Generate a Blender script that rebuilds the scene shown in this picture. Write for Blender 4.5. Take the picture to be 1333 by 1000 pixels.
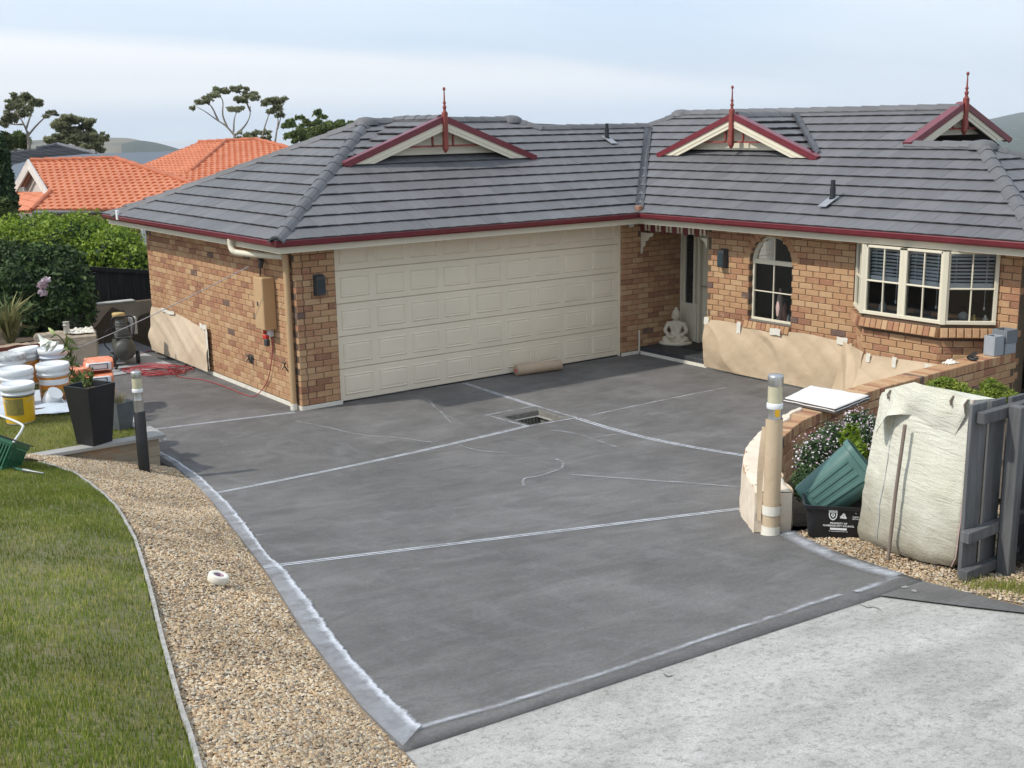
import bpy, bmesh, math, random
import numpy as np
from mathutils import Vector, Matrix
random.seed(7); rng = np.random.default_rng(7)
S = bpy.context.scene
for o in list(bpy.data.objects): bpy.data.objects.remove(o)
COL = S.collection

# ------------------------------------------------------------------ camera
F_PX, YAW, PIT, ROL = 1538.5, 0.63450, 0.21850, -0.0159
CAM = np.array([-7.0112, -14.3736, 3.8219])
_fw = np.array([math.sin(YAW)*math.cos(PIT), math.cos(YAW)*math.cos(PIT), -math.sin(PIT)])
_r = np.array([math.cos(YAW), -math.sin(YAW), 0.0]); _u = np.cross(_r, _fw)
_R = _r*math.cos(ROL)+_u*math.sin(ROL); _U = -_r*math.sin(ROL)+_u*math.cos(ROL)
cd = bpy.data.cameras.new('camera'); cam = bpy.data.objects.new('camera', cd); COL.objects.link(cam)
cd.sensor_fit = 'HORIZONTAL'; cd.sensor_width = 36; cd.lens = 36*F_PX/1333; cd.clip_start = .1; cd.clip_end = 60000
mw = Matrix.Identity(4)
for i in range(3):
    mw[i][0], mw[i][1], mw[i][2], mw[i][3] = _R[i], _U[i], -_fw[i], CAM[i]
cam.matrix_world = mw; S.camera = cam

# ------------------------------------------------------------------ sky, sun, exposure
SUN = Vector((-.90, .26, 1.0)).normalized()
elev = math.asin(SUN.z); azim = math.atan2(SUN.x, SUN.y)
W = bpy.data.worlds.new('World'); S.world = W; W.use_nodes = True
nt = W.node_tree; nt.nodes.clear()
def N(t, typ, **k):
    n = t.nodes.new(typ)
    for a, b in k.items(): setattr(n, a, b)
    return n
def L(t, a, b): t.links.new(a, b)
out = N(nt, 'ShaderNodeOutputWorld'); bg = N(nt, 'ShaderNodeBackground'); bg.inputs[1].default_value = .1
sky = N(nt, 'ShaderNodeTexSky', sky_type='NISHITA'); sky.sun_disc = False
sky.sun_elevation = elev; sky.sun_rotation = azim; sky.altitude = 50; sky.air_density = 1.0; sky.dust_density = 1.5
tc = N(nt, 'ShaderNodeTexCoord'); sep = N(nt, 'ShaderNodeSeparateXYZ'); L(nt, tc.outputs['Generated'], sep.inputs[0])
def mth(t, op, a, b=None, c=None):
    n = N(t, 'ShaderNodeMath', operation=op)
    for i, v in enumerate((a, b, c)):
        if v is None: continue
        if isinstance(v, (int, float)): n.inputs[i].default_value = v
        else: L(t, v, n.inputs[i])
    return n.outputs[0]
den = mth(nt, 'ADD', mth(nt, 'MAXIMUM', sep.outputs[2], 0.0), .16)
px_ = mth(nt, 'DIVIDE', sep.outputs[0], den); py_ = mth(nt, 'DIVIDE', sep.outputs[1], den)
cmb = N(nt, 'ShaderNodeCombineXYZ'); L(nt, px_, cmb.inputs[0]); L(nt, py_, cmb.inputs[1])
mp = N(nt, 'ShaderNodeMapping'); mp.inputs['Rotation'].default_value = (0, 0, math.radians(28)); mp.inputs['Scale'].default_value = (.30, .75, 1); mp.inputs['Location'].default_value = (1.2, 0.35, 0)
L(nt, cmb.outputs[0], mp.inputs[0])
nz = N(nt, 'ShaderNodeTexNoise'); nz.inputs['Scale'].default_value = 1.0; nz.inputs['Detail'].default_value = 6; nz.inputs['Roughness'].default_value = .5; nz.inputs['Distortion'].default_value = .3
L(nt, mp.outputs[0], nz.inputs[0])
def sramp(v, a, b, c, d):
    m = N(nt, 'ShaderNodeMapRange'); m.interpolation_type = 'SMOOTHSTEP'; L(nt, v, m.inputs[0])
    for i, x in enumerate((a, b, c, d)): m.inputs[i+1].default_value = x
    return m.outputs[0]
soft = sramp(nz.outputs[0], .34, .64, 0.0, .9)
# a long bank of white cloud low in the sky, thinning out towards one end
xr = mth(nt, 'ADD', mth(nt, 'MULTIPLY', sep.outputs[0], float(_r[0])), mth(nt, 'MULTIPLY', sep.outputs[1], float(_r[1])))
edge = mth(nt, 'SUBTRACT', .086, mth(nt, 'MULTIPLY', mth(nt, 'ADD', xr, .40), .078))
gap = mth(nt, 'ADD', mth(nt, 'SUBTRACT', sep.outputs[2], edge), mth(nt, 'MULTIPLY', mth(nt, 'SUBTRACT', nz.outputs[0], .5), .05))
bank = mth(nt, 'MULTIPLY', sramp(gap, -.022, .004, 1, 0), sramp(sep.outputs[2], .004, .030, .25, 1))
cl = mth(nt, 'MAXIMUM', mth(nt, 'MULTIPLY', soft, .45), bank)
veil = N(nt, 'ShaderNodeMix', data_type='RGBA'); veil.inputs[0].default_value = .80; L(nt, sky.outputs[0], veil.inputs[6]); veil.inputs[7].default_value = (4.35, 5.45, 6.85, 1)
mx = N(nt, 'ShaderNodeMix', data_type='RGBA'); L(nt, cl, mx.inputs[0]); L(nt, veil.outputs[2], mx.inputs[6]); mx.inputs[7].default_value = (6.9, 7.0, 7.1, 1)
L(nt, mx.outputs[2], bg.inputs[0]); L(nt, bg.outputs[0], out.inputs[0])
sd = bpy.data.lights.new('sun', 'SUN'); sd.energy = 2.0; sd.angle = math.radians(2.2); sd.color = (1, .95, .87)
so = bpy.data.objects.new('sun', sd); COL.objects.link(so); so.rotation_euler = SUN.to_track_quat('Z', 'Y').to_euler(); so.location = (-30, 10, 40)
vs = S.view_settings; vs.view_transform = 'Standard'; vs.look = 'None'; vs.exposure = .74; vs.gamma = 1; vs.use_curve_mapping = False
S.cycles.max_bounces = 6; S.cycles.use_denoising = True; S.cycles.transparent_max_bounces = 12

# ------------------------------------------------------------------ projection onto the real surfaces of the place
def ray(q):
    return CAM, _fw + _R*(q[0]-666.5)/F_PX - _U*(q[1]-500)/F_PX
def onz(q, z): c, d = ray(q); return c+d*(z-c[2])/d[2]
def onx(q, x): c, d = ray(q); return c+d*(x-c[0])/d[0]
def ony(q, y): c, d = ray(q); return c+d*(y-c[1])/d[1]
def D(q, s): c, d = ray(q); return Vector(c+d*s)
def H(x, y):
    v = .125*(-y-2.6)-.045*(x+1.5)
    return np.logaddexp(0, np.asarray(v)/.08)*.08
def G(q, off=0.0):
    c, d = ray(q); s = 3.0; st = .5
    for _ in range(60):
        lo = s
        while True:
            p = c+d*(s+st)
            if p[2] < H(p[0], p[1])+off or s > 80: break
            s += st
        st *= .5
        if st < 1e-4: break
    p = c+d*s; return Vector((p[0], p[1], float(H(p[0], p[1]))+off))

# ------------------------------------------------------------------ mesh helpers
class MB:
    def __init__(s): s.v = []; s.f = []; s.sm = []; s.mi = []; s.M = Matrix.Identity(4); s.cur = 0; s.uv = None
    def add(s, vs, fs, smooth=False):
        b = len(s.v); M = s.M
        s.v.extend([tuple(M @ Vector(p)) for p in vs])
        for f in fs: s.f.append([b+i for i in f]); s.sm.append(smooth); s.mi.append(s.cur)
        return s
    def box(s, x0, x1, y0, y1, z0, z1, c=0.0):
        if x0 > x1: x0, x1 = x1, x0
        if y0 > y1: y0, y1 = y1, y0
        if z0 > z1: z0, z1 = z1, z0
        if c <= 0:
            vs = [(x0,y0,z0),(x1,y0,z0),(x1,y1,z0),(x0,y1,z0),(x0,y0,z1),(x1,y0,z1),(x1,y1,z1),(x0,y1,z1)]
            return s.add(vs, [(3,2,1,0),(4,5,6,7),(0,1,5,4),(1,2,6,5),(2,3,7,6),(3,0,4,7)])
        c = min(c, (x1-x0)*.45, (y1-y0)*.45, (z1-z0)*.45)
        bm = bmesh.new()
        for X in (x0, x1):
            for Y in (y0, y1):
                for Z in (z0, z1):
                    ix = X+c if X == x0 else X-c; iy = Y+c if Y == y0 else Y-c; iz = Z+c if Z == z0 else Z-c
                    bm.verts.new((X, iy, iz)); bm.verts.new((ix, Y, iz)); bm.verts.new((ix, iy, Z))
        r = bmesh.ops.convex_hull(bm, input=bm.verts)
        bmesh.ops.dissolve_limit(bm, angle_limit=.01, verts=bm.verts, edges=bm.edges)
        bm.verts.index_update()
        s.add([v.co[:] for v in bm.verts], [[v.index for v in f.verts] for f in bm.faces]); bm.free(); return s
    def prism(s, poly, z0, z1):
        n = len(poly); vs = [(p[0], p[1], z0) for p in poly]+[(p[0], p[1], z1) for p in poly]
        return s.add(vs, [list(range(n))[::-1], list(range(n, 2*n))]+[(i, (i+1) % n, n+(i+1) % n, n+i) for i in range(n)])
    def lathe(s, prof, n=20, cap0=True, cap1=True, smooth=True):
        vs = []; fs = []
        for r, z in prof:
            for k in range(n):
                a = 2*math.pi*k/n; vs.append((r*math.cos(a), r*math.sin(a), z))
        m = len(prof)
        for i in range(m-1):
            for k in range(n): fs.append((i*n+k, i*n+(k+1) % n, (i+1)*n+(k+1) % n, (i+1)*n+k))
        s.add(vs, fs, smooth)
        if cap0: s.add(vs[:n], [list(range(n))[::-1]])
        if cap1: s.add(vs[-n:], [list(range(n))])
        return s
    def tube(s, pts, r, n=8, caps=True):
        pts = [Vector(p) for p in pts]; vs = []; fs = []; up = Vector((.123, .37, .92)).normalized()
        rs = r if isinstance(r, (list, tuple)) else [r]*len(pts); pa = None
        for i, p in enumerate(pts):
            t = (pts[min(i+1, len(pts)-1)]-pts[max(i-1, 0)]).normalized()
            if pa is None: a = t.cross(up).normalized()
            else:
                a = pa-t*pa.dot(t); a = a.normalized() if a.length > 1e-6 else t.cross(up).normalized()
            pa = a; b = t.cross(a)
            for k in range(n):
                w = 2*math.pi*k/n; vs.append(p+(a*math.cos(w)+b*math.sin(w))*rs[i])
        for i in range(len(pts)-1):
            for k in range(n): fs.append((i*n+k, i*n+(k+1) % n, (i+1)*n+(k+1) % n, (i+1)*n+k))
        s.add(vs, fs, True)
        if caps: s.add(vs[:n], [list(range(n))[::-1]]); s.add(vs[-n:], [list(range(n))])
        return s
    def grid(s, fn, nu, nv, smooth=True, flip=False):
        vs = [fn(i/nu, j/nv) for j in range(nv+1) for i in range(nu+1)]; fs = []
        for j in range(nv):
            for i in range(nu):
                q = (j*(nu+1)+i, j*(nu+1)+i+1, (j+1)*(nu+1)+i+1, (j+1)*(nu+1)+i); fs.append(q[::-1] if flip else q)
        return s.add(vs, fs, smooth)
    def mesh(s, name, mats):
        me = bpy.data.meshes.new(name); me.from_pydata(s.v, [], s.f)
        for m in (mats if isinstance(mats, (list, tuple)) else [mats]): me.materials.append(m)
        me.polygons.foreach_set('use_smooth', s.sm); me.polygons.foreach_set('material_index', s.mi); me.update(); return me
    def build(s, name, mats, parent=None, **k):
        return put(name, s.mesh(name, mats), parent, **k)
def put(name, me, parent=None, M=None, **k):
    o = bpy.data.objects.new(name, me); COL.objects.link(o)
    if parent is not None: o.parent = parent
    if M is not None: o.matrix_local = M
    for a, b in k.items(): o[a] = b
    return o
def thing(name, label, cat, loc=(0, 0, 0), rz=0.0, group=None):
    o = bpy.data.objects.new(name, None); COL.objects.link(o); o.empty_display_size = .1
    o.location = loc; o.rotation_euler = (0, 0, rz); tag(o, label, cat, group); return o
def tag(o, label, cat, group=None):
    o['label'] = label; o['category'] = cat
    if group: o['group'] = group
    return o
def frame(O, u, up=(0, 0, 1)):
    u = Vector(u).normalized(); w = Vector(up).normalized(); y = w.cross(u)
    m = Matrix.Identity(4)
    for i in range(3): m[i][0], m[i][1], m[i][2], m[i][3] = u[i], y[i], w[i], O[i]
    return m
def np_mesh(name, V, Fq, mats, tint=None, smooth=False):
    """fast mesh from arrays: V (n,3), Fq (m,k) all faces with k corners"""
    me = bpy.data.meshes.new(name); m, k = Fq.shape
    me.vertices.add(len(V)); me.vertices.foreach_set('co', V.astype(np.float32).ravel())
    me.loops.add(m*k); me.loops.foreach_set('vertex_index', Fq.astype(np.int32).ravel())
    me.polygons.add(m); me.polygons.foreach_set('loop_start', np.arange(0, m*k, k, dtype=np.int32))
    me.polygons.foreach_set('use_smooth', np.full(m, smooth))
    for x in (mats if isinstance(mats, (list, tuple)) else [mats]): me.materials.append(x)
    if tint is not None:
        a = me.attributes.new('tint', 'FLOAT', 'FACE'); a.data.foreach_set('value', np.asarray(tint, dtype=np.float32))
    me.update(calc_edges=True); me.validate(); return me
def catmull(pts, n):
    P = [np.array(p, float) for p in pts]; P = [2*P[0]-P[1]]+P+[2*P[-1]-P[-2]]; o = []
    for i in range(1, len(P)-2):
        for k in range(n):
            t = k/n; a, b, c, d = P[i-1:i+3]
            o.append(.5*((2*b)+(-a+c)*t+(2*a-5*b+4*c-d)*t*t+(-a+3*b-3*c+d)*t**3))
    o.append(P[-2]); return [tuple(map(float, x)) for x in o]
def snoise(x, y, sc=1.0, seed=0):
    x = x*sc+seed*3.7; y = y*sc-seed*2.3
    return (np.sin(x*1.7+1.3*np.sin(y*1.1+seed))+np.sin(y*2.1+1.1*np.sin(x*1.9+2))+.5*np.sin(x*4.1-y*3.3+seed)+.5*np.sin(x*2.9+y*5.1))/3

# ------------------------------------------------------------------ materials
def ramp(t, fac, stops, interp='LINEAR'):
    r = N(t, 'ShaderNodeValToRGB'); cr_ = r.color_ramp; cr_.interpolation = interp
    while len(cr_.elements) < len(stops): cr_.elements.new(.5)
    for e, (p, c) in zip(cr_.elements, stops): e.position = p; e.color = (*c, 1)
    L(t, fac, r.inputs[0]); return r.outputs[0]
def noise(t, co, scale, detail=4, rough=.55, dist=0.0):
    n = N(t, 'ShaderNodeTexNoise'); n.inputs['Scale'].default_value = scale; n.inputs['Detail'].default_value = detail
    n.inputs['Roughness'].default_value = rough; n.inputs['Distortion'].default_value = dist; L(t, co, n.inputs[0]); return n.outputs[0]
def mixc(t, fac, a, b, mode='MIX'):
    m = N(t, 'ShaderNodeMix', data_type='RGBA', blend_type=mode)
    if isinstance(fac, (int, float)): m.inputs[0].default_value = fac
    else: L(t, fac, m.inputs[0])
    for i, c in ((6, a), (7, b)):
        if isinstance(c, tuple): m.inputs[i].default_value = (*c, 1)
        else: L(t, c, m.inputs[i])
    return m.outputs[2]
def scaled(t, co, sc, rot=(0, 0, 0)):
    m = N(t, 'ShaderNodeMapping'); m.inputs['Scale'].default_value = sc; m.inputs['Rotation'].default_value = rot; L(t, co, m.inputs[0]); return m.outputs[0]
def mrange(t, v, a, b, c=0.0, d=1.0):
    m = N(t, 'ShaderNodeMapRange'); L(t, v, m.inputs[0])
    for i, x in enumerate((a, b, c, d)): m.inputs[i+1].default_value = x
    return m.outputs[0]
def bump(t, bsdf, h, strength=.3, dist=.01):
    b = N(t, 'ShaderNodeBump'); b.inputs['Strength'].default_value = strength; b.inputs['Distance'].default_value = dist
    L(t, h, b.inputs['Height']); L(t, b.outputs[0], bsdf.inputs['Normal'])
def newmat(name, rough=.6, metal=0.0, spec=.5):
    m = bpy.data.materials.new(name); m.use_nodes = True; t = m.node_tree; b = t.nodes['Principled BSDF']
    b.inputs['Roughness'].default_value = rough; b.inputs['Metallic'].default_value = metal; b.inputs['Specular IOR Level'].default_value = spec
    p = N(t, 'ShaderNodeNewGeometry').outputs['Position']; return m, t, b, p
def rnd01(t):
    a = N(t, 'ShaderNodeAttribute', attribute_name='tint'); o = N(t, 'ShaderNodeObjectInfo')
    return mth(t, 'FRACT', mth(t, 'ADD', a.outputs['Fac'], o.outputs['Random']))
def hsv(t, c, v, s=1.0):
    h = N(t, 'ShaderNodeHueSaturation')
    L(t, c, h.inputs['Color']) if not isinstance(c, tuple) else setattr(h.inputs['Color'], 'default_value', (*c, 1))
    if isinstance(v, (int, float)): h.inputs['Value'].default_value = v
    else: L(t, v, h.inputs['Value'])
    h.inputs['Saturation'].default_value = s; return h.outputs[0]
def MAT(name, col, rough=.6, metal=0.0, var=.12, vs=6.0, col2=None, bs=0.0, bst=.2, bd=.004, spec=.4, mask=(.35, .7)):
    m, t, b, p = newmat(name, rough, metal, spec)
    n = noise(t, p, vs, 5)
    if col2: c = mixc(t, mrange(t, n, *mask), col, col2)
    else: c = hsv(t, col, mrange(t, n, .3, .7, 1-var, 1+var))
    L(t, c, b.inputs['Base Color'])
    if bs: bump(t, b, noise(t, p, bs, 4), bst, bd)
    return m

# ================================================================== MATERIALS
def mk_driveway():
    m, t, b, p = newmat('coated_concrete_dark', .8, 0, .3)
    big = noise(t, p, .55, 5, .6, .4); st = noise(t, scaled(t, p, (1.1, 2.2, 1), (0, 0, .35)), 1.5, 6, .6, .9)
    st2 = noise(t, scaled(t, p, (2.4, .9, 1), (0, 0, -.3)), 1.6, 6, .65, .8); fine = noise(t, p, 140, 3, .7)
    c = ramp(t, mth(t, 'ADD', mth(t, 'MULTIPLY', big, .55), mth(t, 'MULTIPLY', st, .45)), [(.30, (.086, .082, .078)), (.5, (.133, .127, .121)), (.70, (.193, .186, .178))])
    c = mixc(t, mrange(t, st2, .52, .8, 0, .5), c, (.215, .215, .217))
    gr = noise(t, p, 42, 4, .75); sp = noise(t, p, 75, 2, .5); tw = noise(t, scaled(t, p, (3, 14, 1), (0, 0, .5)), 1.0, 5, .7, 1.2)
    c = hsv(t, c, mth(t, 'MULTIPLY', mth(t, 'MULTIPLY', mrange(t, fine, .25, .75, .76, 1.24), mrange(t, gr, .3, .7, .84, 1.16)), mrange(t, tw, .3, .7, .90, 1.10)))
    c = mixc(t, mrange(t, sp, .70, .78, 0, .35), c, (.36, .36, .36)); L(t, c, b.inputs['Base Color'])
    bump(t, b, mth(t, 'ADD', fine, gr), .35, .004); return m
def mk_apron():
    m, t, b, p = newmat('weathered_concrete', .88, 0, .25)
    a = noise(t, scaled(t, p, (1, 1.7, 1), (0, 0, .5)), 1.6, 8, .68, .4); s = noise(t, p, 24, 7, .78); f = noise(t, p, 95, 3, .75)
    c = ramp(t, a, [(.3, (.305, .295, .27)), (.5, (.42, .408, .378)), (.7, (.52, .506, .472))])
    c = mixc(t, mrange(t, s, .50, .66, 0, .7), c, (.175, .166, .145))
    c = hsv(t, c, mrange(t, f, .25, .75, .68, 1.28)); L(t, c, b.inputs['Base Color']); bump(t, b, mth(t, 'ADD', f, s), .6, .006); return m
def mk_brick():
    m, t, b, p = newmat('face_brick', .85, 0, .25)
    r = rnd01(t); base = ramp(t, r, [(0, (.44, .265, .15)), (.20, (.49, .325, .19)), (.36, (.39, .215, .125)), (.52, (.46, .29, .165)), (.66, (.35, .18, .11)), (.76, (.44, .265, .15)), (.86, (.29, .15, .095)), (.92, (.41, .245, .14)), (.975, (.155, .105, .09))], 'CONSTANT')
    sm = noise(t, scaled(t, p, (6, 6, 12)), 1.0, 5, .65, .6); c = mixc(t, mrange(t, sm, .54, .74, 0, .6), base, (.30, .14, .085))
    l2 = noise(t, scaled(t, p, (9, 9, 16)), 1.0, 3, .6, .3); c = mixc(t, mrange(t, l2, .55, .72, 0, .5), c, (.56, .41, .26))
    f = noise(t, p, 160, 3, .7); c = mixc(t, 1.0, hsv(t, c, mrange(t, f, .25, .75, .85, 1.15), 1.0), (1.03, 1.0, .95), 'MULTIPLY'); L(t, c, b.inputs['Base Color']); bump(t, b, f, .4, .004); return m
def mk_tile(name, axis, dark, light, big=(.6, .6)):
    m, t, b, p = newmat(name, .62, 0, .45)
    sc = (70, 3, 3) if axis == 'x' else (3, 70, 3)
    r = rnd01(t); st = noise(t, scaled(t, p, sc), 1.0, 3, .6); f = noise(t, p, 60, 3, .7); w = noise(t, p, .9, 5, .6)
    c = mixc(t, mth(t, 'ADD', mth(t, 'MULTIPLY', r, .5), mrange(t, w, .3, .7, 0, .5)), dark, light)
    c = hsv(t, c, mth(t, 'MULTIPLY', mrange(t, st, .3, .7, .86, 1.12), mrange(t, f, .2, .8, .93, 1.07))); L(t, c, b.inputs['Base Color'])
    bump(t, b, st, .45, .006); return m
def mk_leaf(name, stops, rough=.6, trans=.25):
    m, t, b, p = newmat(name, rough, 0, .3); r = rnd01(t); c = ramp(t, r, stops); n = noise(t, p, 1.4, 3)
    c = hsv(t, c, mrange(t, n, .3, .7, .72, 1.25)); L(t, c, b.inputs['Base Color'])
    tr = N(t, 'ShaderNodeBsdfTranslucent'); L(t, c, tr.inputs[0]); mx_ = N(t, 'ShaderNodeMixShader'); mx_.inputs[0].default_value = trans
    o = t.nodes['Material Output']; L(t, b.outputs[0], mx_.inputs[1]); L(t, tr.outputs[0], mx_.inputs[2]); L(t, mx_.outputs[0], o.inputs[0]); return m
def mk_glass(name='window_glass', tint=(.82, .86, .86)):
    m = bpy.data.materials.new(name); m.use_nodes = True; t = m.node_tree; t.nodes.remove(t.nodes['Principled BSDF'])
    g = N(t, 'ShaderNodeBsdfGlossy'); g.inputs['Roughness'].default_value = .02; g.inputs[0].default_value = (.9, .93, .95, 1)
    tr = N(t, 'ShaderNodeBsdfTransparent'); tr.inputs[0].default_value = (*tint, 1); fr = N(t, 'ShaderNodeFresnel'); fr.inputs[0].default_value = 1.5
    x = N(t, 'ShaderNodeMixShader'); L(t, mth(t, 'MULTIPLY', fr.outputs[0], 1.0), x.inputs[0]); L(t, tr.outputs[0], x.inputs[1]); L(t, g.outputs[0], x.inputs[2]); L(t, x.outputs[0], t.nodes['Material Output'].inputs[0]); return m
def mk_dust(name, kind):
    """white sanding dust beside saw cuts: UV v runs across the line (0..1)"""
    m, t, b, p = newmat(name, .9, 0, .2)
    b.inputs['Base Color'].default_value = (.60, .62, .66, 1)
    uv = N(t, 'ShaderNodeUVMap', uv_map='UVMap'); s = N(t, 'ShaderNodeSeparateXYZ'); L(t, uv.outputs[0], s.inputs[0]); v = s.outputs[1]
    n1 = noise(t, p, 5, 6, .65, .3); n2 = noise(t, p, 34, 5, .7)
    w = mth(t, 'ADD', v, mth(t, 'MULTIPLY', mth(t, 'SUBTRACT', n1, .5), .35 if kind != 'band' else .42)); w = mth(t, 'ADD', w, mth(t, 'MULTIPLY', mth(t, 'SUBTRACT', noise(t, p, 22, 4, .7), .5), .22)) if kind == 'band' else w; d = mth(t, 'ABSOLUTE', mth(t, 'SUBTRACT', w, .5))
    if kind == 'double':
        l1 = mrange(t, mth(t, 'ABSOLUTE', mth(t, 'SUBTRACT', mth(t, 'ABSOLUTE', mth(t, 'SUBTRACT', v, .5)), .17)), .03, .11, 1, 0)
        a = mth(t, 'ADD', mth(t, 'MULTIPLY', l1, mrange(t, n1, .36, .6, .22, .85)), mrange(t, d, .12, .5, .28, 0))
        core = mth(t, 'ABSOLUTE', mth(t, 'SUBTRACT', v, .5)); a = mth(t, 'MULTIPLY', a, mrange(t, core, .03, .09, .25, 1))
    elif kind == 'line':
        a = mth(t, 'MULTIPLY', mrange(t, d, .0, .34, .9, 0), mrange(t, n1, .36, .62, .10, .8))
    elif kind == 'crack':
        a = mth(t, 'MULTIPLY', mrange(t, d, .0, .3, .62, 0), mrange(t, n1, .40, .62, .04, .8))
    elif kind == 'soft':
        a = mth(t, 'MULTIPLY', mrange(t, d, .1, .48, .8, 0), mrange(t, n1, .35, .6, .25, .85))
    else:   # band: v=0 at slab edge, v=1 the ragged inner rim
        wash = mth(t, 'MULTIPLY', mrange(t, w, .80, .90, 1, 0), mth(t, 'MULTIPLY', mrange(t, n1, .35, .65, .18, .46), mrange(t, v, .0, .5, .7, 1)))
        rim = mth(t, 'MULTIPLY', mth(t, 'MULTIPLY', mrange(t, w, .44, .80, 0, 1), mrange(t, w, .84, .93, 1, 0)), mrange(t, n1, .30, .55, .5, .95)); a = mth(t, 'MAXIMUM', wash, rim)
    a = mth(t, 'MULTIPLY', a, mrange(t, n2, .3, .6, .75, 1.0)); a = mth(t, 'MINIMUM', mth(t, 'MAXIMUM', a, 0), .95)
    L(t, a, b.inputs['Alpha']); return m
def mk_stone():
    m, t, b, p = newmat('pebble', .75, 0, .35); r = rnd01(t)
    c = ramp(t, r, [(0, (.50, .355, .20)), (.18, (.56, .435, .27)), (.34, (.34, .225, .125)), (.46, (.58, .50, .38)), (.6, (.51, .35, .19)), (.74, (.28, .23, .175)), (.84, (.62, .52, .36)), (.93, (.42, .27, .14))], 'CONSTANT')
    c = hsv(t, c, mrange(t, noise(t, p, 1.6, 5, .62, .5), .32, .68, .66, 1.2), .92); L(t, c, b.inputs['Base Color']); return m
def mk_paper(name, c1, c2, crease=9.0):
    m, t, b, p = newmat(name, .7, 0, .3); n = noise(t, p, 2.2, 5, .6, .4)
    c = mixc(t, mrange(t, n, .35, .65), c1, c2); L(t, c, b.inputs['Base Color'])
    bump(t, b, noise(t, p, crease, 5, .55, 1.0), .35, .02); return m
def mk_wood(name, c1, c2, axis='z', stain=None):
    m, t, b, p = newmat(name, .8, 0, .25); sc = {'z': (26, 26, 2), 'x': (2, 26, 26), 'y': (26, 2, 26)}[axis]
    g = noise(t, scaled(t, p, sc), 1.0, 5, .65, .4); r = N(t, 'ShaderNodeObjectInfo').outputs['Random']
    c = mixc(t, mrange(t, g, .3, .7), c1, c2); c = hsv(t, c, mrange(t, r, 0, 1, .82, 1.18))
    if stain: c = mixc(t, mrange(t, noise(t, p, 2.3, 4, .6, .5), .5, .68, 0, .8), c, stain)
    L(t, c, b.inputs['Base Color']); bump(t, b, g, .4, .004); return m
DRIVE = mk_driveway(); APRON = mk_apron(); BRICK = mk_brick()
MORTAR = MAT('mortar', (.125, .09, .06), .95, var=.2, vs=30, bs=90, bst=.3)
TILE_X = mk_tile('roof_tile_grey', 'x', (.108, .106, .110), (.165, .162, .165)); TILE_Y = mk_tile('roof_tile_grey_side', 'y', (.108, .106, .110), (.165, .162, .165))
CAPM = mk_tile('ridge_cap_grey', 'x', (.105, .104, .107), (.155, .153, .156)); ORANGE = mk_tile('terracotta_tile', 'x', (.53, .165, .075), (.66, .25, .125))
ORANGE_CAP = MAT('terracotta_cap', (.44, .135, .065), .7, var=.2, vs=4)
CREAM = MAT('cream_paint', (.72, .66, .51), .45, var=.03, vs=2, bs=40, bst=.03); CREAM_DOOR = MAT('cream_garage_door', (.80, .705, .55), .42, var=.05, vs=1.2, bs=220, bst=.10, bd=.002)
BURG = MAT('burgundy_paint', (.165, .022, .030), .32, var=.12, vs=5, spec=.55); REDW = MAT('faded_red_timber', (.26, .060, .045), .6, var=.25, vs=9)
SOFFIT = MAT('soffit', (.60, .56, .45), .7, var=.04); TAN = MAT('tan_paint', (.52, .345, .185), .45, var=.06, vs=4); DARKGREY = MAT('dark_grey_metal', (.055, .058, .062), .45, var=.1)
LEAD = MAT('lead_flashing', (.23, .235, .25), .5, metal=.4, var=.15, vs=7); BLACKP = MAT('black_plastic', (.018, .018, .019), .38, var=.2, vs=8); PVC = MAT('black_pipe', (.03, .032, .035), .45, var=.15)
GLASS = mk_glass(); ROOMDARK = MAT('room_interior', (.085, .082, .078), .9, var=.2, vs=1.0); BLINDM = MAT('blind_slat', (.80, .81, .83), .5, var=.04)
PAPER = mk_paper('brown_paper', (.52, .395, .26), (.59, .46, .315)); PAPER_MID = mk_paper('tan_paper', (.58, .455, .32), (.65, .53, .39)); PAPER_PALE = mk_paper('pale_paper', (.68, .565, .43), (.76, .66, .53)); PAPER_DIM = mk_paper('plastic_film_brown', (.42, .335, .24), (.50, .41, .31))
TAPE = MAT('masking_tape', (.74, .70, .60), .7, var=.06, vs=9); WHITEP = MAT('white_plastic', (.74, .75, .75), .35, var=.04, vs=6); STEEL = MAT('brushed_steel', (.52, .51, .49), .32, metal=.85, var=.08)
STONE = mk_stone(); GRAVELBED = MAT('gravel_bed', (.24, .17, .105), .95, col2=(.34, .25, .16), vs=30, bs=60, bst=.6, bd=.01)
SOIL = MAT('soil', (.10, .075, .05), .95, var=.3, vs=12, bs=30, bst=.6, bd=.02); TURF = MAT('turf', (.13, .14, .055), .95, col2=(.19, .165, .085), vs=5, bs=70, bst=.6, bd=.01)
GRASS = mk_leaf('grass_blade', [(0, (.15, .205, .030)), (.45, (.235, .285, .048)), (.8, (.335, .34, .085)), (1, (.47, .42, .16))], .55, .3)
WEATHERED = mk_wood('weathered_timber', (.085, .086, .088), (.155, .155, .155), 'z'); PLANK = mk_wood('grey_plank', (.34, .325, .30), (.46, .445, .415), 'x'); SLEEPER = mk_wood('pine_sleeper', (.28, .235, .17), (.40, .34, .25), 'x', (.40, .19, .07))
DARKFENCE = mk_wood('dark_paling', (.022, .021, .021), (.045, .043, .042), 'z')

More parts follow.
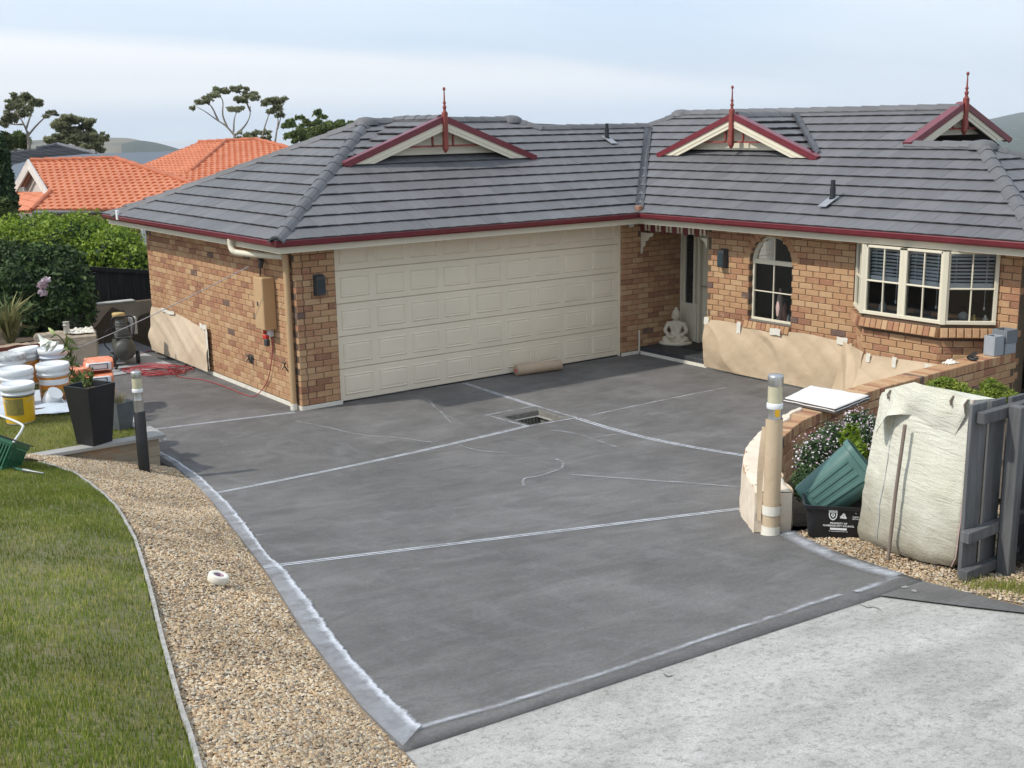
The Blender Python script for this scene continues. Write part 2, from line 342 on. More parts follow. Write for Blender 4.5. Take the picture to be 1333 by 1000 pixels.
# ================================================================== SETTING: GROUND SHEETS
def mark_uv(me, nu, nv):
    uv = me.uv_layers.new(name='UVMap'); d = np.empty(len(me.loops)*2)
    vi = np.empty(len(me.loops), dtype=np.int32); me.loops.foreach_get('vertex_index', vi)
    d[0::2] = (vi % (nu+1))/nu; d[1::2] = (vi//(nu+1))/nv; uv.data.foreach_set('uv', d)
def loft(name, A, B, nu, nv, hf, mat, kind=None, off=0.0, parent=None, uv=False, skirt=0.0):
    A = np.array([p[:2] for p in A], float); B = np.array([p[:2] for p in B], float)
    def rs(P, n):
        s = np.r_[0, np.cumsum(np.hypot(*np.diff(P, axis=0).T))]; t = np.linspace(0, s[-1], n); return np.c_[np.interp(t, s, P[:, 0]), np.interp(t, s, P[:, 1])]
    if len(A) != len(B): a, b = rs(A, nu+1), rs(B, nu+1)
    else:
        k = np.linspace(0, len(A)-1, nu+1); i = np.arange(len(A)); a = np.c_[np.interp(k, i, A[:, 0]), np.interp(k, i, A[:, 1])]; b = np.c_[np.interp(k, i, B[:, 0]), np.interp(k, i, B[:, 1])]
    w = np.linspace(0, 1, nv+1)[:, None, None]; P = (a[None]*(1-w)+b[None]*w).reshape(-1, 2)
    V = np.c_[P, hf(P[:, 0], P[:, 1])+off]
    Q = [(j*(nu+1)+i, j*(nu+1)+i+1, (j+1)*(nu+1)+i+1, (j+1)*(nu+1)+i) for j in range(nv) for i in range(nu)]
    me = np_mesh(name, V, np.array(Q), mat, smooth=True)
    if me.polygons[0].normal.z < 0: me.flip_normals()
    if uv: mark_uv(me, nu, nv)
    o = put(name, me, parent)
    if kind: o['kind'] = kind
    return o
XE_Y = [-14.5, -13, -10.2, -9.6, -8.25, -6.53, -3.9, -2.88, -1.6, -.64, 3]; XE_X = [-5.55, -5.2, -4.58, -4.46, -4.1, -3.58, -2.87, -2.6, -2.41, -2.36, -2.36]
xe = lambda y: np.interp(y, XE_Y, XE_X)
def HL(x, y):
    d = np.maximum(xe(y)-np.asarray(x), 0); return H(x, y)+np.where(d < 1.3, .30*d, .39+.13*(d-1.3))-.012*(d > 0)+.02*snoise(np.asarray(x), np.asarray(y), 2.2, 3)*np.minimum(d/.3, 1)*(d < 1.6)
def hit(q, hf, off=0.0):
    c, d = ray(q); s = 3.0; st = .5
    for _ in range(60):
        while s < 80:
            p = c+d*(s+st)
            if p[2] < float(hf(p[0], p[1]))+off: break
            s += st
        st *= .5
        if st < 1e-4: break
    p = c+d*s; return Vector(p)
# far terrain: one polar sheet from under the lot out to the coast
def far_z(r, a): 
    base = np.where(r < 26, -.35, -.35-(r-26)*.055); return np.maximum(base, -48)+0*a
R_ = np.r_[0, 6, 12, 18, 26, 40, 60, 90, 140, 220, 340, 520, 800, 1200]; nA = 96
V = []; 
for r in R_:
    for k in range(nA):
        a = 2*math.pi*k/nA; V.append((r*math.cos(a), r*math.sin(a), float(far_z(np.array(r), a))))
Qf = [(i*nA+k, (i+1)*nA+k, (i+1)*nA+(k+1) % nA, i*nA+(k+1) % nA) for i in range(1, len(R_)-1) for k in range(nA)]+[(0, nA+k, nA+(k+1) % nA, 0) for k in range(0)]
Qf += [(k, nA+k, nA+(k+1) % nA, (k+1) % nA) for k in range(nA)]
EARTH = MAT('dry_grass_ground', (.16, .14, .08), .95, col2=(.09, .10, .045), vs=.15)
put('ground', np_mesh('ground', np.array(V), np.array(Qf), EARTH, smooth=True), kind='structure')
WATER = MAT('sea_water', (.16, .22, .28), .12, var=.06, vs=.002, spec=1.0)
Vw = [(0, 0, -46.0)]+[(4500*math.cos(2*math.pi*k/64), 4500*math.sin(2*math.pi*k/64), -46.0) for k in range(64)]
mw_ = bpy.data.meshes.new('water'); mw_.from_pydata(Vw, [], [(0, 1+k, 1+(k+1) % 64) for k in range(64)]); mw_.materials.append(WATER); put('water', mw_, kind='structure')
# subsoil under the whole lot so no sheet floats
xs = np.linspace(-14, 18, 65); ys = np.linspace(-19, 13, 65); XX, YY = np.meshgrid(xs, ys); ZZ = H(XX, YY)-.14
Vs = np.c_[XX.ravel(), YY.ravel(), ZZ.ravel()]; Qs = np.array([(j*65+i, j*65+i+1, (j+1)*65+i+1, (j+1)*65+i) for j in range(64) for i in range(64)])
soil_o = put('soil', np_mesh('soil', Vs, Qs, SOIL, smooth=True), kind='structure')

# concrete apron in the foreground, then the dark coated driveway a step above it
apr = [(-4.9, -10.05), (-4.02, -10.05), (-3.36, -10.05), (-2.5, -10.05), (-1.5, -10.0), (-.6, -10.0), (-.5, -10.3), (-.5, -10.9)]
loft('concrete_apron', [(-5.75, -15.5), (-4.7, -16), (-3.5, -16), (-2.5, -16), (-1.3, -16), (0, -16), (1.5, -15.5), (2.6, -14)], [(-4.56, -10.05), (-3.9, -10.05), (-3.2, -10.05), (-2.5, -10.05), (-1.6, -10.05), (-.8, -10.05), (-.79, -10.5), (-.78, -11.0)], 50, 40, H, APRON, 'structure', -.016)
rj = lambda s: random.uniform(-s, s)
DL = [(-2.5, 8.2), (-2.5, 5.5), (-2.5, 3), (-2.5, .5), (-2.44, -.64), (-2.47, -1.6), (-2.62, -2.7), (-2.72, -3.3), (-2.87, -3.9), (-3.1, -4.75), (-3.3, -5.5), (-3.58, -6.53), (-3.78, -7.2), (-4.1, -8.25), (-4.28, -8.9), (-4.46, -9.6), (-4.585, -10.2)]
DR = [(.08, 8.2), (.08, 5.5), (.08, 3), (7.3, .3), (7.3, -.64), (7.3, -1.6), (7.3, -2.7), (7.3, -3.4), (7.3, -4.2), (7.3, -5.2), (7.2, -6.4), (4.2, -6.66), (1.6, -7.1), (.35, -7.8), (-.2, -8.75), (-.42, -9.24), (-.70, -10.2)]
drive = loft('driveway', DL, DR, 96, 60, H, DRIVE, 'structure')
# cut the drain pit out of the sheet, add a skirt so the coated slab has an edge
bm = bmesh.new(); bm.from_mesh(drive.data); PX0, PX1, PY0, PY1 = 1.90, 2.51, -2.65, -2.03
for co, no in (((PX0, 0, 0), (1, 0, 0)), ((PX1, 0, 0), (1, 0, 0)), ((0, PY0, 0), (0, 1, 0)), ((0, PY1, 0), (0, 1, 0))):
    bmesh.ops.bisect_plane(bm, geom=bm.verts[:]+bm.edges[:]+bm.faces[:], plane_co=co, plane_no=no)
kill = [f for f in bm.faces if PX0 < f.calc_center_median().x < PX1 and PY0 < f.calc_center_median().y < PY1]
bmesh.ops.delete(bm, geom=kill, context='FACES')
ed = [e for e in bm.edges if e.is_boundary]
ext = bmesh.ops.extrude_edge_only(bm, edges=ed)
for v in [g for g in ext['geom'] if isinstance(g, bmesh.types.BMVert)]: v.co.z -= .06
bm.to_mesh(drive.data); bm.free()
bm = bmesh.new(); bm.from_mesh(soil_o.data)
for co, no in (((PX0-.01, 0, 0), (1, 0, 0)), ((PX1+.01, 0, 0), (1, 0, 0)), ((0, PY0-.01, 0), (0, 1, 0)), ((0, PY1+.01, 0), (0, 1, 0))): bmesh.ops.bisect_plane(bm, geom=bm.verts[:]+bm.edges[:]+bm.faces[:], plane_co=co, plane_no=no)
bmesh.ops.delete(bm, geom=[f for f in bm.faces if PX0-.01 < f.calc_center_median().x < PX1+.01 and PY0-.01 < f.calc_center_median().y < PY1+.01], context='FACES'); bm.to_mesh(soil_o.data); bm.free()
# dark strip that carries the coating round the corner of the apron
loft('driveway_strip', [(-1.15, -10.203), (-1.08, -10.45), (-1.0, -10.72), (-.9, -11.0), (-.72, -11.6)], [(-.70, -10.203), (-.73, -10.45), (-.77, -10.72), (-.8, -11.0), (-.68, -11.62)], 16, 6, H, DRIVE, 'structure', -.003)
# gravel beds
def HLg(x, y): return HL(x, y)
EDG = [hit(q, HL) for q in ((50, 604), (90, 616), (128, 641), (154, 666), (176, 705), (198, 780), (220, 868), (246, 956), (268, 1040))]; EDG.append(EDG[-1]+(EDG[-1]-EDG[-2])*1.0)
EDGP = catmull([(p.x, p.y) for p in EDG], 6)
gy = [p[1] for p in EDGP]; GR = [(float(xe(y))-.0, y) for y in gy]
bed = [(-2.40, -1.62), (-2.42, -1.9)]
loft('gravel_bed', EDGP, GR, 60, 14, HL, GRAVELBED, 'structure')
loft('gravel_bed', [(-4.2, -1.60), (-4.0, -1.9), (-3.85, -2.4)], [(-2.42, -1.6), (-2.45, -1.9), (-2.53, -2.4)], 12, 14, HL, GRAVELBED, 'structure', -.006)
HR = lambda x, y: H(x, y)+.03*snoise(np.asarray(x), np.asarray(y), 1.6, 9)-.02
loft('gravel_bed', [(-.17, -8.70), (-.42, -9.24), (-.66, -10.0), (-.75, -10.5), (-.80, -11.0), (-.68, -11.6), (0, -13)], [(5.5, -8.2), (5.5, -9), (5.5, -10), (5.5, -10.5), (5.5, -11), (5.5, -11.6), (5.5, -13)], 40, 40, HR, GRAVELBED, 'structure', -.005)
loft('garden_soil', [(-.1, -8.65), (.2, -8.1), (.7, -7.7), (1.6, -7.25), (3.1, -6.9), (7, -6.75)], [(.0, -8.75), (.7, -8.9), (1.6, -9.2), (3, -9.6), (4.5, -9.9), (7, -10)], 30, 12, H, SOIL, 'structure', .03)
def scatter_stones(name, pts, hf, r0, r1, parent=None):
    n = len(pts); O = np.array([(1, 0, 0), (-1, 0, 0), (0, 1, 0), (0, -1, 0), (0, 0, 1), (0, 0, -1)], float)
    T = np.array([(0, 2, 4), (2, 1, 4), (1, 3, 4), (3, 0, 4), (2, 0, 5), (1, 2, 5), (3, 1, 5), (0, 3, 5)])
    rad = rng.uniform(r0, r1, (n, 1, 1))*np.stack([rng.uniform(.8, 1.5, n), rng.uniform(.7, 1.1, n), rng.uniform(.45, .8, n)], -1)[:, None, :]
    Vv = O[None]*rad*rng.uniform(.8, 1.2, (n, 6, 1)); a = rng.uniform(0, 6.28, n); ca, sa = np.cos(a)[:, None], np.sin(a)[:, None]
    tl = rng.uniform(-.5, .5, n)[:, None]; Vv[..., 2] += tl*Vv[..., 0]
    X = Vv[..., 0]*ca-Vv[..., 1]*sa; Y = Vv[..., 0]*sa+Vv[..., 1]*ca
    Z = Vv[..., 2]+(hf(pts[:, 0], pts[:, 1])+rng.uniform(-.002, .012, n))[:, None]
    V_ = np.stack([X+pts[:, :1], Y+pts[:, 1:]], -1); V_ = np.concatenate([V_, Z[..., None]], -1).reshape(-1, 3)
    F_ = (T[None]+6*np.arange(n)[:, None, None]).reshape(-1, 3)
    put(name, np_mesh(name, V_, F_, STONE, tint=np.repeat(rng.random(n), 8)), parent, kind='stuff')
def bedpts(n, A, B):
    A = np.array(A); B = np.array(B); k = rng.random(n)*(len(A)-1); i = k.astype(int); f = (k-i)[:, None]; w = rng.random((n, 1))
    a = A[i]*(1-f)+A[i+1]*f; b = B[i]*(1-f)+B[i+1]*f; return a*(1-w)+b*w
P1 = bedpts(52000, EDGP, [(x-.012, y) for x, y in GR]); P1b = bedpts(9000, [(-4.2, -1.66), (-4.0, -1.95), (-3.8, -2.5)], [(-2.45, -1.66), (-2.47, -1.95), (-2.56, -2.5)])
P1 = np.r_[P1, P1b]; P1 = P1[P1[:, 1] > -11.8]; P1 = P1[(P1[:, 1] < -1.63) & (P1[:, 0] < xe(P1[:, 1])-.01)]
scatter_stones('gravel', P1, HL, .007, .0135)
P2 = np.c_[rng.uniform(-.8, 1.6, 26000), rng.uniform(-11.6, -8.7, 26000)]
redge = lambda y: np.interp(y, [-11.6, -11.0, -10.5, -10.0, -9.24, -8.70], [-.68, -.80, -.75, -.66, -.42, -.17]); P2 = P2[P2[:, 0] > redge(P2[:, 1])+.02+.03*rng.random(len(P2))]
scatter_stones('gravel', P2, HR, .007, .014)
# lawns
lx = [(p[0]-5.5, p[1]+.3) for p in EDGP]
loft('lawn', [(p[0]-.02, p[1]) for p in EDGP], lx, 60, 40, HL, TURF, 'structure', .012)
TZ = .43
loft('terrace_lawn', [(-2.56, -1.58), (-2.56, 2.9)], [(-10, -1.58), (-10, 2.9)], 20, 20, lambda x, y: 0*x+TZ, TURF, 'structure', -.015)
def grass(name, P, z, h0, h1, w=.0032):
    n = len(P); a = rng.uniform(0, 6.28, n); b = rng.uniform(0, 6.28, n); h = rng.uniform(h0, h1, n); ln = rng.uniform(.05, .5, n)*h
    dx, dy = np.cos(a)*w, np.sin(a)*w; tx, ty = np.cos(b)*ln, np.sin(b)*ln; X, Y = P[:, 0], P[:, 1]
    V_ = np.stack([np.c_[X-dx, Y-dy, z-.01], np.c_[X+dx, Y+dy, z-.01], np.c_[X+tx+dx*.25, Y+ty+dy*.25, z+h], np.c_[X+tx-dx*.25, Y+ty-dy*.25, z+h]], 1).reshape(-1, 3)
    F_ = (np.arange(4)[None]+4*np.arange(n)[:, None])
    pt = np.clip(.44+.16*snoise(X, Y, .7, 1)+.16*snoise(X, Y, 2.3, 5)+.12*snoise(X, Y, 6.1, 8)+rng.normal(0, .17, n), .01, .99)
    put(name, np_mesh(name, V_, F_, GRASS, tint=pt), kind='stuff')
gA = [(p[0]-.01, p[1]) for p in EDGP]; PG = bedpts(230000, gA, [(p[0]-3.4, p[1]+.2) for p in EDGP]); PG = PG[PG[:, 1] > -11.6]
thin = rng.random(len(PG)) < .60+.35*np.clip(snoise(PG[:, 0], PG[:, 1], 2.3, 11)+.5, 0, 1); PG = PG[thin]
grass('grass', PG, HL(PG[:, 0], PG[:, 1])+.012, .014, .034, .0036)
PT = np.c_[rng.uniform(-4.9, -2.58, 52000), rng.uniform(-1.5, 2.6, 52000)]; grass('grass', PT, TZ-.015+0*PT[:, 0], .02, .042)
PW = G((1305, 762)); PWp = np.c_[rng.normal(PW.x, .10, 700), rng.normal(PW.y, .13, 700)]; grass('weed_grass', PWp, HR(PWp[:, 0], PWp[:, 1]), .02, .07)
# ---- markings on the slab (children of the driveway)
DUST = {k: mk_dust('sanding_dust_'+k, k) for k in ('double', 'line', 'crack', 'soft', 'band')}
def stripe(name, pix, w, kind, off=.004, world=False, sub=8, wob=0.0):
    P = [Vector(p[:2]).to_3d() if world else G(p) for p in pix]; P = [(p[0], p[1]) for p in P]
    C = np.array(P if len(P) < 3 and not wob else catmull(P, sub))
    if len(C) == 2: C = C[0]+(C[1]-C[0])*np.linspace(0, 1, 30)[:, None]
    if wob: C = C+np.c_[snoise(C[:, 0], C[:, 1], 6, 2), snoise(C[:, 1], C[:, 0], 6, 7)]*wob
    T = np.gradient(C, axis=0); T /= np.linalg.norm(T, axis=1)[:, None]+1e-9; Nn = np.c_[-T[:, 1], T[:, 0]]
    return loft(name, C+Nn*w/2, C-Nn*w/2, len(C)-1, 4, H, DUST[kind], off=off, parent=drive, uv=True)
dz_ = iter(np.arange(.003, .03, .0006))
nx = lambda: float(next(dz_))
stripe('joint_line', [(202, 559), (384, 537)], .10, 'double', nx()); stripe('joint_line', [(604, 499), (697, 529)], .12, 'double', nx())
stripe('joint_line', [(752, 545), (972, 594)], .15, 'double', nx()); stripe('joint_line', [(283, 642), (687, 555)], .13, 'double', nx())
stripe('joint_line', [(343, 739), (971, 662)], .14, 'double', nx()); stripe('joint_line', [(770, 541), (860, 522), (945, 505)], .08, 'line', nx())
for a_, b_ in (((633, 541), (697, 529)), ((697, 529), (751, 544.5)), ((751, 544.5), (687, 555.5)), ((687, 555.5), (633, 541))): stripe('dust_line', [a_, b_], .09, 'line', nx())
stripe('dust_line', [(540, 950), (620, 928), (700, 904), (800, 873), (900, 839), (1000, 806), (1094, 775)], .09, 'line', nx(), wob=.008)
stripe('dust_line', [(1114, 772), (1140, 763), (1168, 752)], .12, 'line', nx()); stripe('dust_line', [(1022, 693), (1050, 709), (1085, 725), (1130, 741), (1168, 751)], .20, 'soft', nx())
stripe('crack', [(540, 515), (557, 521), (566, 531), (578, 541), (587, 551)], .07, 'crack', nx(), wob=.01); stripe('crack', [(384, 549), (420, 556), (470, 567), (520, 571), (562, 577)], .07, 'crack', nx(), wob=.01)
stripe('crack', [(718, 561), (752, 566), (775, 574), (803, 583)], .08, 'crack', nx(), wob=.01); stripe('crack', [(770, 571), (800, 567), (826, 565)], .06, 'crack', nx(), wob=.008)
stripe('crack', [(683, 634), (682, 625), (700, 621), (728, 612), (733, 604), (724, 599)], .08, 'crack', nx(), wob=.012); stripe('crack', [(728, 618), (780, 622), (850, 627), (905, 631), (970, 636)], .09, 'crack', nx(), wob=.008)
stripe('crack', [(598, 581), (625, 588), (662, 591)], .06, 'crack', nx()); stripe('crack', [(333, 699), (345, 697), (356, 696)], .05, 'crack', nx()); stripe('crack', [(450, 523), (520, 512), (600, 502)], .06, 'crack', nx())
inner = [(198, 588), (226, 602), (258, 624), (290, 655), (318, 690), (342, 727), (362, 742), (392, 780), (420, 822), (452, 864), (490, 905), (517, 932), (540, 951)]
outer = [(190, 583), (216, 602), (246, 622), (276, 650), (303, 684), (330, 724), (346, 746), (366, 776), (393, 818), (425, 858), (455, 897), (490, 936), (524, 976)]
In = [G(p) for p in inner]; Ou = [(float(xe(g.y-.1))+.0, g.y-.1) for g in In]; Ou[-1] = (-4.57, -10.19)
loft('dust_band', Ou, [(g.x+.06, g.y+.02) for g in In], 80, 8, H, DUST['band'], off=nx(), parent=drive, uv=True)

CRK = MAT('open_crack', (.13, .125, .115), .95)
def crackline(pix, w):
    C = np.array(catmull([tuple(G(p))[:2] for p in pix], 6)); C = C+np.c_[snoise(C[:, 0], C[:, 1], 14, 2), snoise(C[:, 1], C[:, 0], 14, 7)]*.012
    T = np.gradient(C, axis=0); T /= np.linalg.norm(T, axis=1)[:, None]+1e-9; Nn = np.c_[-T[:, 1], T[:, 0]]*(w*np.sin(np.linspace(.15, 3.0, len(C))))[:, None]
    o = loft('crack', C+Nn/2, C-Nn/2, len(C)-1, 2, H, CRK, off=-.012, parent=bpy.data.objects['concrete_apron'])
crackline([(1118, 783), (1128, 788), (1138, 788), (1151, 793)], .010); crackline([(862, 874), (869, 877), (878, 875)], .012)
CHIP = MAT('bare_chip', (.26, .25, .23), .9, var=.2, vs=30)
for q, r in (((1178, 764), .032), ((1190, 769), .026)):
    c = G(q, .0035); m = MB(); n = 11; m.add([(c.x, c.y, c.z)]+[(c.x+r*rng.uniform(.5, 1.1)*math.cos(6.283*k/n), c.y+r*rng.uniform(.4, .9)*math.sin(6.283*k/n), float(H(c.x, c.y))+.0035) for k in range(n)], [(0, 1+k, 1+(k+1) % n) for k in range(n)]); m.build('bare_chip', CHIP, drive)

# ================================================================== HOUSE
OV, GZ, PM = .48, 2.38, math.tan(math.radians(24.5)); WX = 6.23; EX = WX-OV
house = thing('house', 'low brick house with grey tiled roof and double garage beside the dark driveway', 'house')
# ---- bricks: collected first, the 300 that show largest become parts, the rest is one mesh of loose bricks
def brick_geo(w, h, d=.09, c=.006):
    x, z = w/2, h/2
    vs = [(-x, c, -z), (x, c, -z), (x, c, z), (-x, c, z), (-x+c, 0, -z+c), (x-c, 0, -z+c), (x-c, 0, z-c), (-x+c, 0, z-c), (-x, d, -z), (x, d, -z), (x, d, z), (-x, d, z)]
    fs = [(4, 5, 6, 7), (0, 1, 5, 4), (1, 2, 6, 5), (2, 3, 7, 6), (3, 0, 4, 7), (0, 8, 9, 1), (1, 9, 10, 2), (2, 10, 11, 3), (3, 11, 8, 0)]
    return vs, fs
_bm = {}
def brick_mesh(w, h, d):
    k = (round(w, 2), round(h, 2), round(d, 2))
    if k not in _bm:
        b = MB(); b.add(*brick_geo(*k)); _bm[k] = b.mesh('brick', BRICK)
    return _bm[k]
class Bricks:
    def __init__(s): s.L = []
    def one(s, M, w, h=.075, d=.09, par=None): s.L.append((M, round(w, 2), round(h, 2), round(d, 2), par))
    def finish(s, root, limit, stuff, score=None):
        camv = Vector(CAM); key = score or (lambda M: (M.translation-camv).length)
        s.L.sort(key=lambda e: key(e[0])); V_, F_, T_ = [], [], []; n = 0
        for i, (M, w, h, d, par) in enumerate(s.L):
            if i < limit: put('brick', brick_mesh(w, h, d), par or root, M)
            else:
                vs, fs = brick_geo(w, h, d); m = np.array(M); a = np.array(vs)@m[:3, :3].T+m[:3, 3]
                V_.append(a); F_.append(np.array(fs)+n); T_.append(np.full(9, rng.random())); n += 12
        if V_: put(stuff, np_mesh(stuff, np.concatenate(V_), np.concatenate(F_), BRICK, tint=np.concatenate(T_)), root, kind='stuff')
HB = Bricks()
def lay(B, O, u, length, z0, z1, par, cut=None, phase=0.0, d=.09, hh=.086, quoin=None):
    """stretcher bond on a wall face; cut(z) gives the u-intervals without bricks"""
    F = frame(O, u); k = 0; z = z0
    while z+.5*hh <= z1+.001:
        zc = z+.043; off = (0 if k % 2 else .12)+phase; holes = list(cut(zc)) if cut else []; x = -off
        if quoin and k % 2 == quoin[2]: holes.append(quoin[:2])
        while x < length:
            segs = [(max(x, 0), min(x+.228, length))]
            for a, b in holes:
                ns = []
                for s0, s1 in segs:
                    if b <= s0 or a >= s1: ns.append((s0, s1)); continue
                    if a > s0: ns.append((s0, a-.004))
                    if b < s1: ns.append((b+.004, s1))
                segs = ns
            for s0, s1 in segs:
                if s1-s0 > .035: B.one(F @ Matrix.Translation(((s0+s1)/2, rj(.0016), zc)) @ Matrix.Rotation(rj(.006), 4, 'Z'), s1-s0, min(.0755, hh-.0105), d, par)
            x += .24
        z += hh; k += 1
walls = {}
def wall(name, O, u, length, z0, z1, holes=(), phase=0., thick=.2, top=None):
    """backing wall (mortar) set 9 mm behind the brick faces, with real openings"""
    F = frame(O, u); m = MB(); m.M = F; cuts = sorted(holes); x = 0
    for (a, b, c, e) in cuts:
        if a > x: m.box(x, a, .011, thick, z0, z1)
        if c > z0: m.box(a, b, .011, thick, z0, c)
        if e < z1: m.box(a, b, .011, thick, e, z1)
        x = b
    if x < length: m.box(x, length, .011, thick, z0, z1)
    o = m.build('wall', MORTAR, house); walls[name] = o
    return o
BZ = .06; ZT = 2.20
w1 = wall('side', (0, 5.62, 0), (0, -1, 0), 5.60, -.05, ZT); lay(HB, (0, 5.62, 0), (0, -1, 0), 5.62, BZ, ZT, w1, quoin=(5.52, 5.7, 0))
w2 = wall('pier', (0, 0, 0), (1, 0, 0), .6, -.05, ZT); lay(HB, (0, 0, 0), (1, 0, 0), .6, BZ, ZT, w2, quoin=(-.1, .10, 1))
w3 = wall('pier_right', (5.83, 0, 0), (1, 0, 0), 1.40, -.05, ZT); lay(HB, (5.83, 0, 0), (1, 0, 0), 1.40, BZ, ZT, w3)
# quoin: brick ends that turn the corner of the pier
AY0, AY1 = .85, 1.65; ASP, AR = 1.745, .40   # arched window (distance along the wing wall from its corner), spring line, radius
def wcut(z):
    h = []
    if .865 < z < ASP: h.append((AY0, AY1))
    elif ASP <= z < ASP+AR: 
        q = math.sqrt(max(AR*AR-(z-ASP)**2, 0)); h.append((1.25-q, 1.25+q))
    if 1.31 < z: h.append((2.74, 4.80))
    return h
WO = (WX, -1.53, 0); WU = (0, -1, 0)
w5 = wall('wing', WO, WU, 5.15, -.05, ZT, [(AY0-.01, AY1+.01, .86, ASP+AR), (2.74, 4.80, 1.30, 2.2)]); lay(HB, WO, WU, 5.15, BZ, ZT, w5, wcut)
# spandrels that close the square backing round the arch
m = MB(); m.M = frame(WO, WU)
for s in (-1, 1):
    pts = [(1.25+s*AR*math.cos(a), ASP+AR*math.sin(a)) for a in np.linspace(0, math.pi/2, 12)]+[(1.25+s*.41, ASP+AR)]
    vs = [(p[0], .012, p[1]) for p in pts]+[(p[0], .19, p[1]) for p in pts]; n = len(pts)
    m.add(vs, [list(range(n)) if s > 0 else list(range(n))[::-1], list(range(n, 2*n))[::-1]]+[(i, (i+1) % n, n+(i+1) % n, n+i) for i in range(n)])
m.build('wall', MORTAR, house)
F5 = frame(WO, WU)
for k in range(15):    # soldier ring of the arch
    a = math.pi*(k+.5)/15; R0 = AR+.055
    HB.one(F5 @ Matrix.Translation((1.25+R0*math.cos(a), -.004, ASP+R0*math.sin(a))) @ Matrix.Rotation(-(a-math.pi/2), 4, 'Y'), .078, .11, .07, w5)
for k in range(10):    # sloping sill of the arched window
    HB.one(F5 @ Matrix.Translation((AY0-.02+.087*k+.02, -.055, .862-.055)) @ Matrix.Rotation(math.radians(-16), 4, 'X') @ Matrix.Translation((0, 0, 0)), .078, .11, .2, w5)
# ---- bay
BA, BB, XF = -4.79, -5.93, 5.77; bayL, bayR = (WX, BA+.46), (WX, BB-.46)
def bayface(p, q, z0, z1, name, full=True):
    p, q = Vector((*p, 0)), Vector((*q, 0)); u = (q-p); ln = u.length; w = wall(name, p, u, ln, z0, z1, thick=.1); lay(HB, p, u, ln, BZ, z1, w, phase=.06); return frame(p, u), ln
bays = []
for nme, p, q in (('bay_a', bayL, (XF, BA)), ('bay_b', (XF, BA), (XF, BB)), ('bay_c', (XF, BB), bayR)): bays.append(bayface(p, q, -.05, 1.13, nme))
mb_ = MB(); mb_.prism([bayL, bayR, (XF+.01, BB), (XF+.01, BA)], 1.11, 1.30); mb_.build('wall', MORTAR, house)
for Fb, ln in bays:
    n = max(2, int(ln/.0865)); st = ln/n
    for k in range(n): HB.one(Fb @ Matrix.Translation((st*(k+.5), -.085, 1.205)) @ Matrix.Rotation(math.radians(-14), 4, 'X'), st-.008, .12, .26, w5)
HB.finish(house, 300, 'brickwork', score=lambda M: (M.translation-Vector(CAM)).length + (0 if (M.translation.y < -2.2 or abs(M.translation.y) < .1 and M.translation.x < .7) else 20))
# white masking strip along the foot of the walls
m = MB(); m.box(-.004, .62, -.012, -.002, 0, .058); m.build('base_strip', TAPE, house)
m = MB(); m.box(-.012, -.002, 0, 5.62, 0, .058); m.build('base_strip', TAPE, house)
m = MB(); m.box(5.82, WX+.004, -.012, -.002, 0, .055); m.build('base_strip', TAPE, house)
m = MB(); m.box(WX-.03, WX-.018, -4.3, -.05, 0, .05); m.box(WX-.03, WX-.02, -.03, -.004, .04, .40); m.build('base_strip', TAPE, house)
# ---- porch
m = MB(); m.box(WX-.016, 7.2, -1.53, 0, -.05, .12, .01); m.build('porch_step', MAT('dark_porch_tile', (.05, .052, .056), .6, var=.25, vs=6), house)
m = MB(); m.box(7.2, 7.3, -1.6, .0, 0, .13); m.box(7.20, 7.32, -1.6, 0, 2.15, 2.25); m.box(WX, 7.3, -1.6, -1.534, .1, 2.2); m.build('porch_lining', MORTAR, house)
d = put('front_door', MB().box(7.215, 7.26, -1.55, -.42, .13, 2.14).mesh('front_door', CREAM), house)
m = MB()
for y0, y1, z0, z1 in ((-1.0, -.55, .3, .95), (-1.0, -.55, 1.1, 1.95), (-1.5, -1.08, .3, .95), (-1.5, -1.08, 1.1, 1.95)): m.box(7.198, 7.214, y0, y1, z0, z1, .012)
m.build('door_panel', CREAM, d)
m = MB(); m.tube([(7.16, -.50, 1.1), (7.13, -.5, 1.1), (7.13, -.62, 1.1)], .011, 8); m.build('handle', STEEL, d)
m = MB()
for y in (-.005, -.42, -.075, -.31): m.box(7.14, 7.21, y-.045, y+.0, .13, 2.14, .004)
m.box(7.145, 7.205, -.40, -.02, .13, .78, .004); m.box(7.15, 7.2, -.40, -.02, 2.02, 2.14, .004); fr = m.build('door_frame', CREAM, house)
m = MB(); m.box(7.175, 7.182, -.31, -.12, .78, 2.02); m.build('sidelight', MAT('dark_sidelight_glass', (.02, .028, .03), .06, spec=.8), fr)
m = MB(); m.box(7.132, 7.143, -.29, -.13, .26, .66, .006); m.build('door_panel', CREAM, fr)
# ---- garage door
gx0, gx1, gy, hp = .605, 5.825, .085, .46
m = MB(); m.box(gx0, gx1, gy+.03, gy+.06, 0, 2.3); m.box(gx0, gx0+.012, gy-.05, gy+.03, 0, 2.3); m.box(gx1-.012, gx1, gy-.05, gy+.03, 0, 2.3); gd = m.build('garage_door', CREAM_DOOR, house)
sec = MB().box(gx0+.014, gx1-.014, 0, .03, .004, hp-.004, .005).mesh('door_section', CREAM_DOOR)
pw = (gx1-gx0-.10)/9
pm = MB(); a, b = pw/2-.055, hp/2-.085
def ring(m, a0, b0, y0, a1, b1, y1):
    vs = [(-a0, y0, -b0), (a0, y0, -b0), (a0, y0, b0), (-a0, y0, b0), (-a1, y1, -b1), (a1, y1, -b1), (a1, y1, b1), (-a1, y1, b1)]
    m.add(vs, [(0, 1, 5, 4), (1, 2, 6, 5), (2, 3, 7, 6), (3, 0, 4, 7)])
